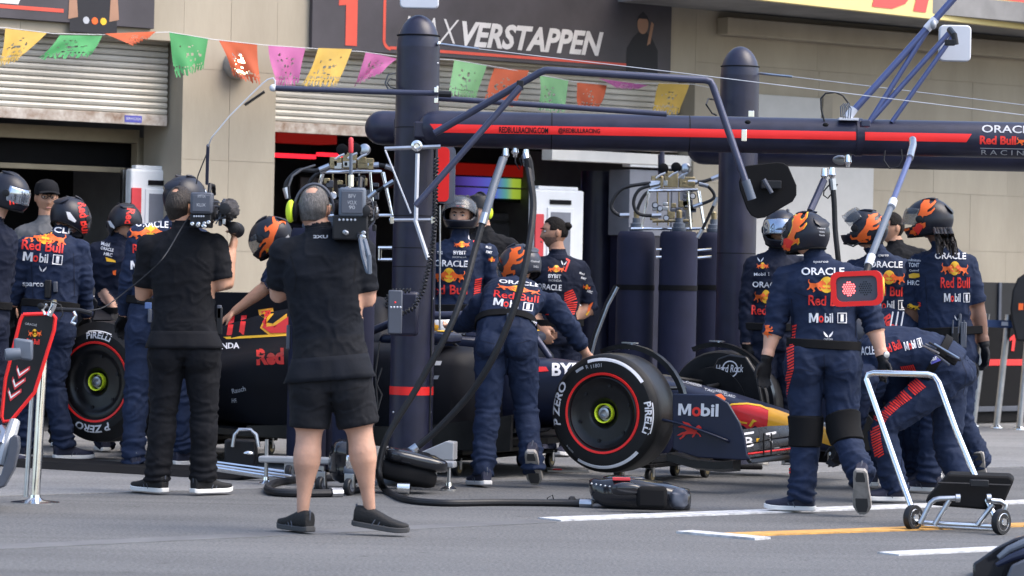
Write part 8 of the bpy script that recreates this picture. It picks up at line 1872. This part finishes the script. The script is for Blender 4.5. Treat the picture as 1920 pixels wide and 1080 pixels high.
for k, (xb, yb_, xt, yt_) in enumerate(((1824, 800, 1850, 588), (1868, 803, 1891, 590), (1911, 806, 1931, 592))):
    t = thing('barrier_post', ['leaning chrome barrier post nearest the dreadlocked mechanic', 'middle leaning chrome post in front of the dark barrier', 'leaning chrome post at the right picture edge'][k], 'post', G(xb, yb_), group='chrome barrier posts')
    g = G(xb, yb_); s_ = F / g.y; b = MB(); b.tube([g, W(xt, yt_, s_)], .031, 18); obj('shaft', b, 'steel', t); b = MB(); b.lathe(g, UPZ, [(0, .06), (.012, .058), (.03, .04)], 20); obj('foot', b, 'chrome', t)
t = thing('barrier_tape', 'blue belt stretched between the chrome barrier posts', 'barrier tape', W(1880, 605, 203)); b = MB(); b.rings([[W(x, y - 7, s_), W(x, y + 7, s_), W(x, y + 7, s_ - .4), W(x, y - 7, s_ - .4)] for x, y, s_ in ((1846, 606, 203.5), (1890, 608, 202), (1935, 609, 201))]); obj('belt', b, 'tape_blue', t, smooth=False); b = MB(); b.box(W(1884, 607, 204.5), (.03, .004, .018)); obj('print', b, 'antenna_white', t)
t = thing('white_pole', 'slim white upright pole behind the dreadlocked mechanic', 'pole', G(1808, 805)); g = G(1808, 805); b = MB(); b.tube([g, W(1818, 560, F / g.y)], .022, 12); obj('shaft', b, 'white_panel', t); b = MB(); b.lathe(g, UPZ, [(0, .09), (.01, .09), (.02, .03)], 20); obj('foot', b, 'steel', t)
t = thing('speaker_horn', 'short black round tube beside the stooping mechanic belt', 'tube', W(1815, 696, 300)); b = MB(); b.lathe(W(1818, 696, 300), (.35, -.93, .1), [(-.16, .05), (0, .066), (.004, .068), (.004, .056), (-.14, .04)], 28); obj('tube', b, 'black_plastic', t)
t = thing('equipment_cover', 'dark hooded case edge cut by the right picture edge above the barrier', 'case', W(1915, 540, 215)); b = MB(); q0 = [(1894, 580), (1898, 545), (1908, 522), (1925, 510), (1990, 510), (1990, 640), (1905, 640), (1896, 600)]; b.rings([[W(x, y, 208) for x, y in q0], [W(x, y, 200) for x, y in q0]]); obj('hood', b, 'black_plastic', t, bevel=.02); b = MB(); b.box(W(1914, 575, 209), (.02, .01, .03)); obj('mark', b, 'orange_print', t)
# carbon wing of the next car cutting the lower right corner
t = thing('wing_endplate', 'glossy dark front wing tip of another car cutting the bottom right corner', 'car wing', G(1900, 1100))
b = MB(); q0 = [(1824, 1056), (1834, 1050), (1868, 1026), (1900, 1010), (1990, 985), (1990, 1130), (1830, 1130), (1824, 1085)]; b.rings([[W(x, y, 425) for x, y in q0], [W(x + 6, y - 3, 412) for x, y in q0]]); e_ = obj('endplate', b, 'black_gloss', t, bevel=.01)
b = MB(); px_tube(b, [(1872, 1046, 428), (1892, 1030, 428), (1920, 1018, 428), (1990, 998, 428)], [.012, .016, .02, .02], 428, 10); obj('upper_flap', b, 'slate_plastic', t); b = MB(); px_tube(b, [(1868, 1060, 429), (1896, 1046, 429), (1930, 1034, 429), (1990, 1020, 429)], [.01, .018, .024, .02], 429, 10); obj('lower_flap', b, 'car_blue', t); b = MB(); q1 = [(1880, 1100), (1896, 1060), (1930, 1044), (1990, 1040), (1990, 1130), (1890, 1130)]; b.rings([[W(x, y, 432) for x, y in q1], [W(x, y, 427) for x, y in q1]]); obj('inner_panel', b, 'grey_plastic', t, bevel=.01)
# far wing end plate with the sun mark
fb = car
b = MB(); q0 = [(1570, 760), (1600, 742), (1640, 790), (1640, 845), (1590, 850), (1570, 830)]; b.rings([[W(x, y, 297) for x, y in q0], [W(x, y, 294) for x, y in q0]]); fo = obj('endplate', b, 'carbon', fb, bevel=.006)
bb_ = bvh_of(fo); write_px('ro', bb_, 'white_print', fb, 1596, 798, 28, 18, 0, .04)
for a in (20, 60, 100): decal_px('print', place2d(poly2d([(0, 0), (1, 0), (1, 1), (0, 1)]), 1601 + 18 * math.cos(R(a)), 794 - 18 * math.sin(R(a)), 10, 3, -a), bb_, 'white_print', fb)
print('SCENE tris', sum(len(o.data.polygons) for o in bpy.data.objects if o.type == 'MESH'))
